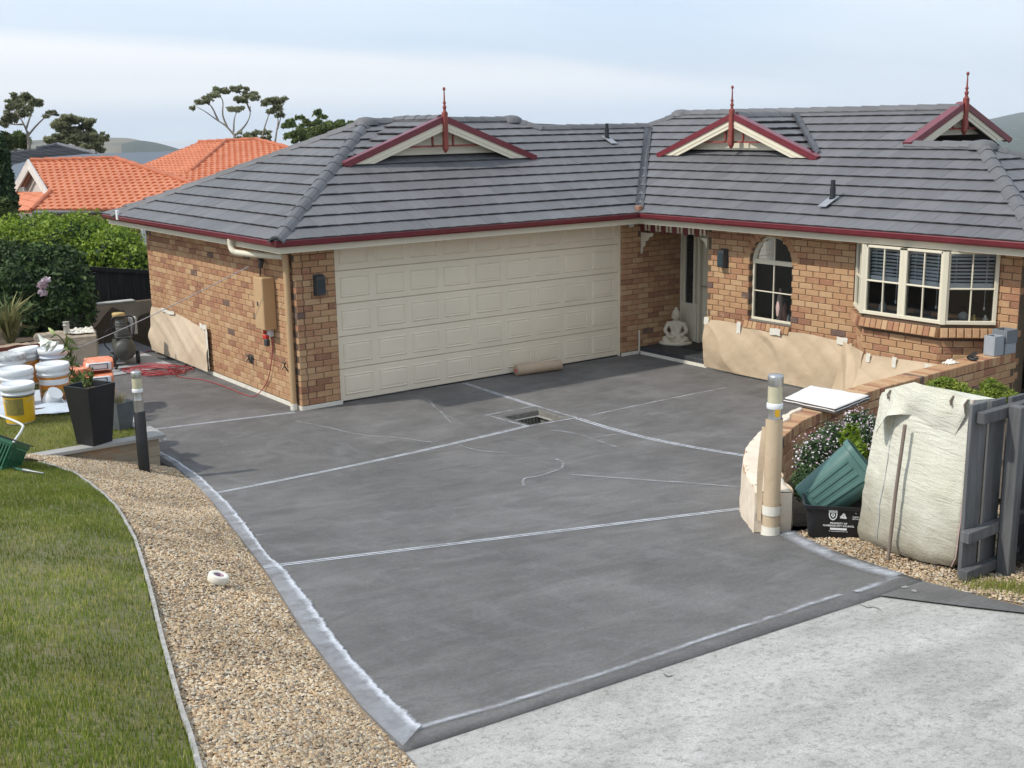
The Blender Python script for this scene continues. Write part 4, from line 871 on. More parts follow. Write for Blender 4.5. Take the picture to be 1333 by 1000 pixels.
for q, s in (((328, 465), 1.0), ((375, 475), .8)):
    p = onx(q, 0); m = MB(); m.M = Matrix.Translation(p) @ Matrix.Rotation(math.pi/2, 4, 'Y') @ Matrix.Rotation(math.pi, 4, 'X'); m.M = Matrix.Translation(p); m.tube([(0, 0, -.1), (-.05, 0, -.02), (-.06, 0, .04)], .014*s, 8); m.tube([(-.06, -.05, .04), (-.06, .05, .04)], .016*s, 8); m.tube([(-.06, 0, .0), (-.1, .0, -.05)], .012, 8); m.build('tap', MAT('brass_tap', (.22, .17, .12), .4, metal=.6), house)
m = MB(); m.box(-.004, -.0, 1.50, 1.68, .42, .55); m.build('tap_plate', MAT('dark_patch', (.10, .09, .085), .8), house)

# ================================================================== THE BRICK GARDEN WALL AND WHAT STANDS ROUND IT
def zat(q, pos):
    """height on the upright through pos that a ray reaches"""
    c, d = ray(q); t = math.hypot(pos[0]-c[0], pos[1]-c[1])/math.hypot(d[0], d[1]); return float(c[2]+d[2]*t)
gw = thing('garden_wall', 'low curving brick garden wall with a capping of bricks on edge', 'wall', (3, -6.8, .2)); gw.location = (0, 0, 0)
WT = 1.0
GP = catmull([(-.17, -8.45), (.12, -8.09), (.42, -7.80), (.77, -7.55), (1.2, -7.32), (1.62, -7.13), (2.08, -7.01), (3.1, -6.77), (4.2, -6.68), (5.4, -6.61), (6.22, -6.58)], 24)
GPa = np.array(GP); gs = np.r_[0, np.cumsum(np.hypot(*np.diff(GPa, axis=0).T))]; GLEN = gs[-1]
def gpt(s):
    x, y = np.interp(s, gs, GPa[:, 0]), np.interp(s, gs, GPa[:, 1]); e = .03
    tx, ty = np.interp(s+e, gs, GPa[:, 0])-np.interp(s-e, gs, GPa[:, 0]), np.interp(s+e, gs, GPa[:, 1])-np.interp(s-e, gs, GPa[:, 1])
    n = math.hypot(tx, ty); return Vector((x, y, 0)), Vector((tx/n, ty/n, 0))
m = MB(); ns = 90; rows = []
for i in range(ns+1):
    p, t = gpt(GLEN*i/ns); l = Vector((-t.y, t.x, 0)); zb = float(H(p.x, p.y))-.25; rows.append([p-l*.10+Vector((0, 0, zb)), p-l*.10+Vector((0, 0, WT-.11)), p+l*.10+Vector((0, 0, WT-.11)), p+l*.10+Vector((0, 0, zb))])
m.add([v for r in rows for v in r], [(i*4+k, (i+1)*4+k, (i+1)*4+k+1, i*4+k+1) for i in range(ns) for k in range(3)]+[(0, 1, 2, 3)]); core = m.build('wall_core', MORTAR, gw)
GB = Bricks(); s = .045
while s < GLEN:
    p, t = gpt(s); GB.one(frame(p+Vector((0, 0, WT-.055+rj(.002))), t) @ Matrix.Translation((0, -.118+rj(.003), 0)), .076, .11, .236); s += .0862
for side in (1, -1):
    for k in range(11):
        s = .12 if k % 2 else .0
        while s < GLEN-.1:
            p, t = gpt(s+.115); z = WT-.12-.043-k*.086
            if z > float(H(p.x, p.y))-.1:
                l = Vector((-t.y, t.x, 0)); F = frame(p-l*.109*side+Vector((0, 0, z)), t*side); GB.one(F @ Matrix.Translation((0, rj(.0015), 0)), .23, .076, .085)
            s += .24
GB.finish(gw, 300, 'brickwork', score=lambda M: (M.translation-Vector(CAM)).length+(0 if M.to_3x3() @ Vector((0, -1, 0)) @ Vector((-.59, -.8, 0)) > .0 or M.translation.z > .93 else 30))
def crumple(o, amp=.008, sc=14, seed=0):
    """paper creases: push the vertices along their normals with layered noise"""
    me = o.data; n = len(me.vertices); v = np.empty(n*3); me.vertices.foreach_get('co', v); v = v.reshape(-1, 3); nr = np.empty(n*3); me.vertices.foreach_get('normal', nr); nr = nr.reshape(-1, 3)
    a, b = v[:, 0]+v[:, 1]*.7, v[:, 2]+v[:, 1]*.3-v[:, 0]*.2; d = snoise(a, b, sc/3, seed)+.5*snoise(b, a, sc/1.3, seed+4)+.35*np.abs(snoise(a+b, a-b, sc/2, seed+2))
    me.vertices.foreach_set('co', (v+nr*(d*amp)[:, None]).ravel()); me.update(); return o
# pale paper wrapped round the end of the wall
def wrapfn(u, v):
    s = -.16+2.85*u; p, t = gpt(max(s, .0)); 
    if s < 0: p = p+t*s
    l = Vector((-t.y, t.x, 0)); g = float(H(p.x+l.x*.14, p.y+l.y*.14)); reach = -.135+.235*float(np.interp(u, [0, .26, .40, .62, .86, 1], [0, 0, .45, .5, .7, 1]))+.016*math.sin(u*43)*(u > .2)
    prof = [(.142, g+.0), (.132, g+(WT-g)*.5), (.122, WT+.004), (.112, WT+.016), (reach, WT+.014), (reach-.012, WT-.03-.06*max(0, .4-u))]
    k = v*5; i = min(int(k), 4); f = k-i; a, b = prof[i], prof[i+1]; ll, z = a[0]+(b[0]-a[0])*f, a[1]+(b[1]-a[1])*f; return p+l*ll+Vector((0, 0, z))
m = MB(); m.grid(wrapfn, 100, 40)
p, t = gpt(0); l = Vector((-t.y, t.x, 0)); e0 = p-t*.16
def endfn(u, v):
    g = float(H(e0.x, e0.y)); q = e0+l*(.142-.285*u)+Vector((0, 0, g+(WT+.012-g)*v)); return q-t*.02*math.sin(v*3)
m.grid(endfn, 16, 24, flip=True)
def sidefn(u, v):
    s = -.16+.55*u; p, t = gpt(max(s, 0)); p = p+t*min(s, 0); l = Vector((-t.y, t.x, 0)); g = float(H(p.x, p.y)); return p-l*(.15+.02*math.sin(u*9))+Vector((0, 0, WT+.012-(WT-g)*(.95-.8*u**1.6)*(1-v)))
m.grid(sidefn, 20, 20); o = crumple(m.build('wall_paper_wrap', PAPER_PALE), .007, 20, 1); tag(o, 'pale paper wrapped round the rounded end of the low brick wall', 'paper sheet')
# ---- bollard lights
def bollard(label, pos, top, r, wrapped):
    b = thing('bollard_light', label, 'bollard', pos, group='steel bollard lights beside the driveway'); h = top-pos[2]; m = MB()
    k = h/1.15
    m.lathe([(r, -.12), (r, h*.70)], 20, cap0=False); m.build('pole', STEEL, b)
    m = MB(); m.lathe([(r*.96, h*.70), (r*1.04, h*.705), (r*1.04, h*.72), (r, h*.725), (r, h*.80)], 20, cap0=False); m.build('pole_head', STEEL, b)
    m = MB(); m.lathe([(r*1.06, h*.795), (r*1.09, h*.80), (r*1.09, h*.825), (r*1.0, h*.83)], 20); m.build('collar', WHITEP, b)
    m = MB(); m.lathe([(r*.98, h*.83), (r*.98, h*.935)], 20); m.build('lens', MAT('cream_lens', (.56, .52, .36), .25), b)
    m = MB(); m.lathe([(r*1.03, h*.935), (r*1.05, h*.94), (r*1.05, h*.99), (r*.98, h), (r*.1, h+.004)], 20); m.build('cap', STEEL, b); return b, h
bp = G((1003, 695)); btop = zat((1013, 488), bp); b, h = bollard('wrapped bollard light with its steel head bare, by the end of the brick wall', bp, btop, .056, True)
m = MB(); m.lathe([(.066, -.02), (.064, h*.3), (.067, h*.5), (.064, h*.733)], 24, False, False); m.build('paper_sleeve', PAPER, b); crumple(b.children[-1], .003, 30)
m = MB(); m.lathe([(.071, h*.13), (.071, h*.19)], 22, False, False); m.build('tape_band', TAPE, b); m = MB(); m.lathe([(.078, -.02), (.070, .02), (.071, .075)], 22, False, False); m.build('tape_band', TAPE, b)
m = MB(); m.M = Matrix.Rotation(math.radians(-118), 4, 'Z') @ Matrix.Translation((.0568, 0, h*.775)); m.box(0, .002, -.018, .018, -.03, .03); m.build('sticker', MAT('yellow_sticker', (.75, .42, .02), .5), b)
m = MB()
def flag(u, v): return Vector((-.058-.03*u*(math.sin(v*3.1)), .05+.035*u-.02*v, h*.08+h*.60*v))
m.grid(flag, 5, 20); m.build('loose_paper', PAPER, b)
bl = hit((188, 613), HL); ltop = zat((175, 483.5), bl); b, h = bollard('bollard light with a black lower sleeve at the corner of the raised lawn', bl, ltop, .053, False)
m = MB(); m.lathe([(.060, -.1), (.060, h*.60), (.055, h*.605)], 20); m.build('black_sleeve', BLACKP, b)
# ---- white covered board lying on the wall
Bq = [onz(q, WT+.05) for q in ((1020.4, 519.6), (1054.5, 502.7), (1132.6, 516), (1087.5, 534))]; bc = Vector(sum(Bq)/4)
bo = thing('covered_board', 'white wrapped board lying across the top of the brick garden wall', 'board', (bc.x, bc.y, WT+.012)); m = MB()
LQ = [(q[0]-bc.x, q[1]-bc.y) for q in Bq][::-1]; m.prism(LQ, .0, .045); m.build('panel', MAT('dark_board_edge', (.10, .09, .085), .8), bo)
def shf(u, v):
    a = Vector(LQ[0]).lerp(Vector(LQ[1]), u); b_ = Vector(LQ[3]).lerp(Vector(LQ[2]), u); p = a.lerp(b_, v); e = min(u, 1-u, v, 1-v); return Vector((p.x*1.012, p.y*1.012, .052+.006*snoise(p.x, p.y, 7)-(.03 if e < .015 else 0)))
m = MB(); m.grid(shf, 40, 40, flip=True); m.build('white_cover', MAT('white_sheet', (.72, .68, .63), .7, var=.05, vs=5, bs=20, bst=.3), bo)
# ---- black recycling crate
c0, c1 = G((1052, 700)), G((1112, 702)); cu = (c1-c0); cu.z = 0; cu.normalize(); ca = math.atan2(cu.y, cu.x)+.16
cz = float(H(c0.x+.2, c0.y-.1)); crate = thing('recycling_crate', 'black council recycling crate with white printing, holding a green tub', 'crate', (c0.x, c0.y, cz), ca)
def rrect(w, d, r, n=4):
    o = []
    for cx, cy, a0 in ((w-r, r, -90), (w-r, d-r, 0), (r, d-r, 90), (r, r, 180)):
        for k in range(n+1): a = math.radians(a0+90*k/n); o.append((cx+r*math.cos(a), cy+r*math.sin(a)))
    return o
CW, CD, CH = .54, .38, .265
m = MB(); rings = []
for z, gq in ((0, .0), (.02, -.004), (CH-.03, -.028), (CH-.028, -.045), (CH, -.048), (CH, -.036), (CH-.025, -.02), (.012, .012)):
    rings.append([(x+gq if x < CW/2 else x-gq, y+gq if y < CD/2 else y-gq, z) for x, y in rrect(CW, CD, .045)])
n = len(rings[0]); m.add([v for r in rings for v in r], [(i*n+k, i*n+(k+1) % n, (i+1)*n+(k+1) % n, (i+1)*n+k) for i in range(len(rings)-1) for k in range(n)], True); m.add(rings[-1], [list(range(n))]); m.add(rings[0], [list(range(n))[::-1]])
ob = m.build('crate_body', BLACKP, crate); ob.data.set_sharp_from_angle(angle=math.radians(35))
PRINT = MAT('white_print', (.78, .80, .80), .6, var=.05, vs=60)
def text(body, size, x, z, parent, mat, y=-.0, tilt=0.0, M=None, bold=0.0, ax=1.0):
    c = bpy.data.curves.new('lettering', 'FONT'); c.body = body; c.size = size; c.align_x = 'CENTER'; c.align_y = 'CENTER'; c.offset = bold; c.extrude = .0004; c.resolution_u = 2
    t = bpy.data.objects.new('lettering', c); COL.objects.link(t); dg = bpy.context.evaluated_depsgraph_get(); me = bpy.data.meshes.new_from_object(t.evaluated_get(dg)); bpy.data.objects.remove(t)
    me.materials.clear(); me.materials.append(mat); return put('lettering', me, parent, (M or Matrix.Identity(4)) @ Matrix.Translation((x, y, z)) @ Matrix.Rotation(math.pi/2+tilt, 4, 'X') @ Matrix.Diagonal((ax, 1, 1, 1)))
slope = .028/CH; yf = lambda z: -.004-z*slope-.0035
for body, sz, x, z, bd in (('PROPERTY OF', .0195, .215, .128, .0006), ('CLARENCE CITY COUNCIL', .0185, .215, .108, .0007), ('for recycling collection service only', .0095, .215, .064, .0002), ('PLASTIC', .012, .335, .186, .0004), ('RECYCLE', .012, .337, .170, .0005), ('55L', .010, .335, .216, .0002)): text(body, sz, x, z, crate, PRINT, yf(z), math.atan(slope), bold=bd)
m = MB(); m.box(.155, .275, yf(.083)-.0005, yf(.083)+.001, .075, .091); m.build('printed_bar', PRINT, crate)
sh = [(-.031, .042), (.031, .042), (.031, 0), (.026, -.022), (.013, -.038), (0, -.044), (-.013, -.038), (-.026, -.022), (-.031, 0)]
def flat(m, pts, x, z, inner=None, th=.0008):
    y = yf(z)-th; n = len(pts); o = [(x+a, yf(z+b)-th, z+b) for a, b in pts]
    if inner is None: m.add(o, [list(range(n))[::-1]])
    else: i_ = [(x+a, yf(z+b)-th, z+b) for a, b in inner]; m.add(o+i_, [(k, n+k, n+(k+1) % n, (k+1) % n) for k in range(n)])
m = MB(); flat(m, sh, .172, .195, [(a*.74, b*.76) for a, b in sh]); flat(m, [(-.023, .032), (.023, .032), (.023, .018), (-.023, .018)], .172, .195); flat(m, [(-.012, .012), (.012, .012), (.014, -.006), (0, -.022), (-.014, -.006)], .172, .195, [(-.004, .006), (.004, .006), (.005, -.003), (0, -.010), (-.005, -.003)])
m.build('emblem', PRINT, crate)
m = MB(); R3 = [(math.cos(math.radians(a)), math.sin(math.radians(a))) for a in (90, 210, 330)]
for k in range(3):   # three chasing arrows
    ax_, ay = R3[k]; bx_, by_ = R3[(k+1) % 3]; p0 = Vector((ax_, ay))*.034; p1 = Vector((bx_, by_))*.034; d_ = (p1-p0).normalized(); nn = Vector((-d_.y, d_.x)); a0 = p0.lerp(p1, .10); a1 = p0.lerp(p1, .66); a2 = p0.lerp(p1, .90)
    flat(m, [tuple(v) for v in (a0+nn*.001, a0+nn*.014, a1+nn*.014, a1+nn*.001)][::-1], .247, .187); flat(m, [tuple(v) for v in (a1-nn*.006, a1+nn*.021, a2+nn*.007)][::-1], .247, .187)
m.build('recycling_symbol', PRINT, crate)
# ---- green ribbed tub tipped into the crate
TUB = MAT('green_plastic', (.078, .160, .142), .42, var=.12, vs=5); ax3 = (Vector(_R)*.72+Vector((0, 0, 1))*.62-Vector((_fw[0], _fw[1], 0))*.10).normalized()
tb = thing('green_tub', 'ribbed green plastic tub lying tipped over in the black crate', 'tub'); sidev = Vector((-_fw[0], -_fw[1], 0.55)); sidev = (sidev-ax3*sidev.dot(ax3)).normalized(); up3 = ax3.cross(sidev)
Mt = Matrix.Identity(4); org = D((1053, 657), 9.2)
for i in range(3): Mt[i][0], Mt[i][1], Mt[i][2], Mt[i][3] = ax3[i], sidev[i], up3[i], org[i]
tb.matrix_world = Mt
def sect(u, w, d): return [(u, (y-d/2), (x-w/2)) for x, y in rrect(w, d, .12, 6)]
m = MB(); rings = [sect(u, w, d) for u, w, d in ((0, .24, .22), (.0, .33, .28), (.02, .345, .295), (.50, .42, .35), (.505, .45, .38), (.545, .455, .385), (.545, .43, .36), (.50, .40, .33), (.03, .32, .27))]; n = len(rings[0])
m.add([v for r in rings for v in r], [(i*n+k, (i+1)*n+k, (i+1)*n+(k+1) % n, i*n+(k+1) % n) for i in range(len(rings)-1) for k in range(n)], True); m.add(rings[0], [list(range(n))]); o = m.build('tub_shell', TUB, tb); o.data.set_sharp_from_angle(angle=math.radians(40))
rbm = MB()
for zc in (-.075, -.025, .025, .075):
    m = MB(); a = .146; b_ = .174
    vs = [(.05, a-.004, zc-.018), (.05, a-.004, zc+.018), (.07, a+.009, zc+.009), (.07, a+.009, zc-.009), (.47, b_-.006, zc*1.2-.018), (.47, b_-.006, zc*1.2+.018), (.44, b_+.006, zc*1.2+.009), (.44, b_+.006, zc*1.2-.009)]
    m.add(vs, [(3, 2, 6, 7), (0, 3, 7, 4), (2, 1, 5, 6), (0, 1, 2, 3), (7, 6, 5, 4)]); m.build('rib', TUB, tb)
# ---- woven bulk bag leaning on the fence, with a stake across it
BAGM, t_, bs_, p_ = newmat('woven_white_bag', .8, 0, .2); wv = noise(t_, scaled(t_, p_, (90, 90, 90)), 1, 2); st_ = noise(t_, p_, 2.6, 5, .65, .5); sp_ = N(t_, 'ShaderNodeSeparateXYZ'); L(t_, p_, sp_.inputs[0])
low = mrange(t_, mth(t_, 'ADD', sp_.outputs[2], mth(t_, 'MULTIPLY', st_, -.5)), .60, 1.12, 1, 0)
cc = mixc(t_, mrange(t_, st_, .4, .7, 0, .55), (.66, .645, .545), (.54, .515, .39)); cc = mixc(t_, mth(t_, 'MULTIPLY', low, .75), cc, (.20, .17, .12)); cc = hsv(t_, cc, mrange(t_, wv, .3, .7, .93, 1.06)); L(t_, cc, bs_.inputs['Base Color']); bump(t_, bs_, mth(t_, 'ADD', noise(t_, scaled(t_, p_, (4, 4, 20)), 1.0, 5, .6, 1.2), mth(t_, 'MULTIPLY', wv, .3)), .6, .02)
B0, B1, B2 = G((1114, 703)), G((1165, 724)), G((1242, 741)); T0 = Vector((B0.x+.08, B0.y-.10, zat((1144, 511), (B0.x+.08, B0.y-.10)))); T1 = Vector((B1.x+.10, B1.y-.02, zat((1200, 500), (B1.x+.1, B1.y-.02)))); T2 = Vector((B2.x+.05, B2.y-.02, zat((1268, 521), (B2.x+.05, B2.y-.02))))
bag = thing('bulk_bag', 'dirty white woven bulk bag slumped against the grey paling fence', 'bag', B1)
backv = Vector((.62, .12, 0)); bot = [B0, B0.lerp(B1, .5)-Vector((.02, .01, 0)), B1, B1.lerp(B2, .5)-Vector((.04, 0, 0)), B2, B2+Vector((.25, -.03, 0)), B2+backv, B0+backv+Vector((0, .1, 0)), B0+Vector((.25, .14, 0))]; top = [T0, T0.lerp(T1, .5)+Vector((0, 0, .0)), T1, T1.lerp(T2, .5)+Vector((0, 0, .02)), T2, T2+Vector((.22, -.02, -.02)), T2+backv*.8+Vector((0, 0, -.16)), T0+backv*.8+Vector((0, 0, -.14)), T0+Vector((.2, .08, -.05))]
def ringat(P, k): 
    n = len(P); k = k % 1*n; i = int(k) % n; f = k-int(k); return P[i].lerp(P[(i+1) % n], f)
def bagfn(u, v):
    a, b_ = ringat(bot, u), ringat(top, u); p = a.lerp(b_, v); c = (B1+T1)/2+backv*.5; o_ = Vector((p.x-c.x, p.y-c.y, 0)).normalized(); bul = .010*math.sin(math.pi*v)+.007*snoise(u*7, v*2, 3, 2)+.0045*snoise(u*5, v*22, 2, 5)+.004*snoise(u*30, v*9, 2, 3); q = p+o_*bul-B1
    if v < .08: q = q-o_*(.05*(1-v/.08)**2)
    return q
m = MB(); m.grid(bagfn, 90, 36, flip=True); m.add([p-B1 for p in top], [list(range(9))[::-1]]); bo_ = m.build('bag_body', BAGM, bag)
SEAM = MAT('bag_seam', (.50, .36, .33), .8, var=.2, vs=9)
for P, Q in ((B2, T2), (B0, T0)): pass
m = MB(); m.tube([bagfn(4/9, v/14)+Vector((-.004, -.004, 0)) for v in range(15)], .006, 5); m.build('seam', SEAM, bag); m = MB(); m.tube([bagfn(1.05/9, v/14)+Vector((-.004, 0, 0)) for v in range(15)], .003, 5); m.build('seam', MAT('grey_seam', (.42, .44, .44), .8), bag)
def flap(u, v):    # folded-over top, curling up at its left end
    a = T0.lerp(T1, min(1, .18+u*1.58)) if u < .52 else T1.lerp(T2, (u-.52)/.48*.95); dn = float(np.interp(u, [0, .10, .26, .42, .6, .9, 1], [.20, .33, .20, .21, .25, .30, .12])); c = Vector((-.93, .2, 0)).normalized()
    curl = .12*float(np.interp(u, [0, .12, .3, .5], [.3, 1, .8, 0]))*v**2.5; return a+Vector((0, 0, .014-dn*v))+c*(.022+curl+.022*math.sin(v*3)+.006*math.sin(u*23+v*4))-B1
m = MB(); m.grid(flap, 36, 14); f_ = m.build('bag_flap', BAGM, bag)
m = MB()
for q in (T0.lerp(T1, .35), T1.lerp(T2, .72), T1.lerp(T2, .96)): m.tube([q-B1+Vector((-.03, .0, .0)), q-B1+Vector((-.05, .01, -.03)), q-B1+Vector((-.055, 0, -.06))], .008, 6)
m.build('tie', MAT('dark_tie', (.13, .10, .08), .8), bag)
m = MB(); a, b_ = B1.lerp(B0, .06)+Vector((-.075, -.02, .0)), T1+Vector((-.10, -.0, -.27)); m.tube([a, a.lerp(b_, .5)+Vector((-.01, 0, 0)), b_], .0125, 8); o = m.build('stake', mk_wood('brown_stake', (.17, .125, .10), (.27, .215, .18))); tag(o, 'thin brown stake leaning up against the white woven bulk bag', 'stake')
# ---- grey paling fence
FY = B2.y-.10; fX = lambda px, py=620: float(ony((px, py), FY)[0]); fZ = lambda px, py: float(ony((px, py), FY)[2])
fen = thing('paling_fence', 'weathered grey timber paling fence with rails and post facing the camera', 'fence', (fX(1255), FY, float(H(fX(1255), FY)))); fl = fen.location.copy()
xs_ = [1257, 1281.5, 1300.5, 1318.5, 1334.5]; x = [fX(v) for v in xs_]; pwid = x[1]-x[0]
for k in range(9):
    x0 = x[0]+k*pwid*1.03; g = float(H(x0, FY)); zt = fZ(1262, 529)+rj(.008)-k*.004; m = MB(); m.box(x0-fl.x, x0+pwid*.78-fl.x, .0-.012+rj(.003), .012, g-fl.z-.02, zt-fl.z, .003); m.build('paling', WEATHERED, fen)
z1, z2, z3 = fZ(1275, 541), fZ(1266, 691), fZ(1270, 737)
for zc, hh, x00 in ((z1, .075, .06), (z2, .075, -.02), (z3, .07, -.01)):
    m = MB(); m.box(x00, 2.2, -.075, -.014, zc-fl.z-hh/2, zc-fl.z+hh/2, .004); m.build('rail', WEATHERED, fen)
xp = float(ony((1310, 620), FY-.1)[0]); m = MB(); m.box(xp-fl.x, xp-fl.x+.085, -.165, -.077, -.3, fZ(1300, 525)-fl.z, .004); m.build('post', WEATHERED, fen)
# dark green wheelie bin beyond the fence post
gb = Vector((xp+.42, FY-.42, float(H(xp+.42, FY-.42)))); wb = thing('wheelie_bin', 'dark green wheelie bin beside the fence post at the frame edge', 'bin', gb, .1); GBN = MAT('dark_green_bin', (.012, .04, .025), .4)
m = MB(); a, b_ = .2, .26; m.add([(-a, -a, .05), (a, -a, .05), (a, a, .05), (-a, a, .05), (-b_, -b_, .55), (b_, -b_, .55), (b_, b_, .55), (-b_, b_, .55)], [(3, 2, 1, 0), (4, 5, 6, 7), (0, 1, 5, 4), (1, 2, 6, 5), (2, 3, 7, 6), (3, 0, 4, 7)]); m.build('bin_body', GBN, wb); m = MB(); m.box(-.28, .28, -.28, .28, .552, .60, .02); m.build('lid', GBN, wb)
for s_ in (-1, 1): m = MB(); m.M = Matrix.Translation((s_*.22, .22, .08)) @ Matrix.Rotation(math.pi/2, 4, 'Y'); m.lathe([(.08, -.025), (.08, .025)], 14); m.build('wheel', BLACKP, wb)
# ---- boxes and bits on the wall
GREYP = MAT('grey_planter_light', (.34, .365, .39), .6, var=.06); GREYD = MAT('grey_planter_dark', (.19, .205, .22), .6, var=.06)
def planter(label, p, w, d, h, band, rz):
    t = thing('planter_box', label, 'planter', p, rz, group='grey planter boxes on the garden wall'); m = MB(); th = .018
    for x0, x1, y0, y1 in ((-w/2, w/2, -d/2, -d/2+th), (-w/2, w/2, d/2-th, d/2), (-w/2, -w/2+th, -d/2+th, d/2-th), (w/2-th, w/2, -d/2+th, d/2-th)): m.box(x0, x1, y0, y1, band if band else 0, h, .002)
    m.box(-w/2+th, w/2-th, -d/2+th, d/2-th, band, h-.06); m.build('box', GREYD if band else GREYP, t)
    if band: m = MB(); m.box(-w/2+.008, w/2-.008, -d/2+.008, d/2-.008, 0, band-.002, .002); m.build('base_band', GREYP, t)
    m = MB(); m.box(-w/2+th, w/2-th, -d/2+th, d/2-th, h-.059, h-.05); m.build('potting_soil', SOIL, t)
planter('small square light grey planter box on the brick garden wall', (5.87, -6.61, WT+.003), .17, .15, .235, 0, -.1); planter('larger two tone grey planter box behind the small one on the wall', (6.085, -6.615, WT+.003), .22, .20, .29, .13, -.05)
tl = thing('caulking_gun', 'black hand tool lying on the brick wall beside the planter boxes', 'tool', (5.53, -6.56, WT+.003), .25); m = MB(); m.tube([(-.16, 0, .03), (.12, .01, .035)], .024, 10); m.build('barrel', BLACKP, tl); m = MB(); m.tube([(-.14, 0, .03), (-.19, -.04, .02), (-.17, -.10, .012)], .017, 8); m.tube([(-.06, 0, .03), (-.09, -.05, .02), (-.08, -.09, .012)], .012, 8); m.build('grip', BLACKP, tl)
def ragfn(u, v): return Vector(((u-.5)*.17, (v-.5)*.12, .004+.045*abs(math.sin(u*7+v*3))*math.sin(u*3.14)*math.sin(v*3.14)+.008*math.sin(v*20)))
m = MB(); m.grid(ragfn, 20, 16); o = m.build('rag', TAPE); o.location = (5.06, -6.57, WT+.004); tag(o, 'crumpled white rag on the brick wall left of the black tool', 'rag')
# ---- paper hung along the house
def sheet(name, label, A, B, top, mat, bulge=.02, nu=60, nv=24, foot=None, seed=0, group=None):
    """A,B foot corners, top(u) height above ground; foot(u) extra spread on the ground"""
    A, B = Vector(A), Vector(B); u3 = (B-A).normalized(); ln_ = (B-A).length; n = Vector((u3.y, -u3.x, 0)); m = MB()
    def fn(u, v):
        p = A.lerp(B, u); sag = bulge*math.sin(math.pi*v)*(.6+.5*math.sin(u*7+seed))+(foot(u) if foot else 0)*(1-v)**2; k_ = (u*ln_*.9+v*.75+.10*math.sin(v*5+seed))*3.1+seed; dg = .055*(1-abs(math.sin(k_)))**2.2*(.25+v*(1-v)*3)*(.5+.5*math.sin(u*ln_*1.3+seed))+.022*math.sin(k_*2.7+v*3)*v*(1-v)*3
        return p+n*(sag+max(dg, -.0))+Vector((0, 0, top(u)*v))-A
    m.grid(fn, nu*2, nv*2); o = m.build(name, mat); o.location = A; crumple(o, .006, 11, seed); tag(o, label, 'paper sheet', group); return o
PG_ = 'masking paper taped round the walls'
sheet('masking_paper', 'brown paper hung on the house wall under the arched window', (WX-.05, -1.56, .03), (WX-.05, -4.33, .03), lambda u: .74+.02*math.sin(u*11)+.03*u, PAPER, .05, 80, 26, lambda u: .015+.02*math.sin(u*5)**2, 1, PG_)
sheet('masking_paper', 'brown paper draped below the bay window bricks, down to the garden wall', (XF-.035, -4.82, .03), (XF-.035, -6.42, .03), lambda u: .74+.05*u, PAPER, .05, 60, 24, lambda u: .42, 4, PG_)
sheet('masking_paper', 'short vertical panel of paper at the near corner of the bay', (WX-.075, -4.20, .03), (XF-.05, -4.86, .03), lambda u: .77, PAPER, .02, 24, 20, lambda u: .16, 7, PG_)
sheet('masking_paper', 'pale creased paper taped low on the sunlit side wall of the garage', (-.035, 5.55, .06), (-.035, 3.08, .06), lambda u: .73+.06*math.sin(u*3+.3)-.10*u*u+.08*max(0, u-.92)/.08, PAPER_MID, .04, 70, 26, lambda u: .05, 9, PG_)
for lab, x_, y, z, w_, h_ in (('white tape at the porch end of the paper on the house wall', 0, -1.6, .76, .05, .06), ('vertical white tape left of the arched window sill', 0, -2.27, .74, .04, .09), ('white tape just right below the arched window sill', 0, -2.98, .77, .10, .05), ('white tape at the bay end of the wall paper', 0, -4.18, .80, .09, .05),
        ('white tape under the left bricks of the bay', 1, -4.95, .74, .03, .06), ('white tape under the middle of the bay bricks', 1, -5.35, .74, .03, .07), ('white tape under the right corner of the bay, by the garden wall', 1, -5.85, .75, .05, .04)):
    X = (WX-.075) if x_ == 0 else (XF-.06); m = MB()
    m.grid(lambda u, v: Vector((X-.006-.003*abs(snoise(u*3+y, v*2, 2)), y+w_*(1-2*u)+.004*math.sin(v*5), z-h_+2*h_*v+.005*math.sin(u*7+y))), 10, 8, flip=True); o = m.build('tape_strip', TAPE); tag(o, lab, 'tape', 'masking tape strips on the bricks')
for lab, b4 in (('white tape along the top of the paper on the garage side wall', (4.42, 5.0, .79, .85)), ('upright white tape on the near edge of the garage wall paper', (3.06, 3.12, .10, .80)), ('curled white tape at the top corner of the garage wall paper', (3.1, 3.35, .72, .80))):
    m = MB(); m.grid(lambda u, v: Vector((-.058-.012*abs(snoise(u*4, v*4, 2)), b4[0]+(b4[1]-b4[0])*(1-u), b4[2]+(b4[3]-b4[2])*v+.01*math.sin(u*8))), 10, 10, flip=True); o = m.build('tape_strip', TAPE); tag(o, lab, 'tape', 'masking tape strips on the bricks')
# ---- paper roll by the garage door
pr = onz((700, 486), .0); rl = thing('paper_roll', 'roll of brown masking paper lying against the foot of the garage door', 'roll', (3.98, -.135, .085), math.radians(-6)); m = MB(); m.M = Matrix.Rotation(math.pi/2, 4, 'Y')
m.lathe([(.028, -.40), (.082, -.40), (.084, -.395), (.085, .395), (.083, .40), (.028, .40)], 28); m.build('paper', mk_paper('kraft_roll', (.47, .35, .24), (.52, .40, .28), 4), rl); m = MB(); m.M = Matrix.Rotation(math.pi/2, 4, 'Y'); m.lathe([(.03, -.41), (.03, -.38)], 16); m.build('core', MAT('pink_core', (.72, .16, .20), .6), rl)
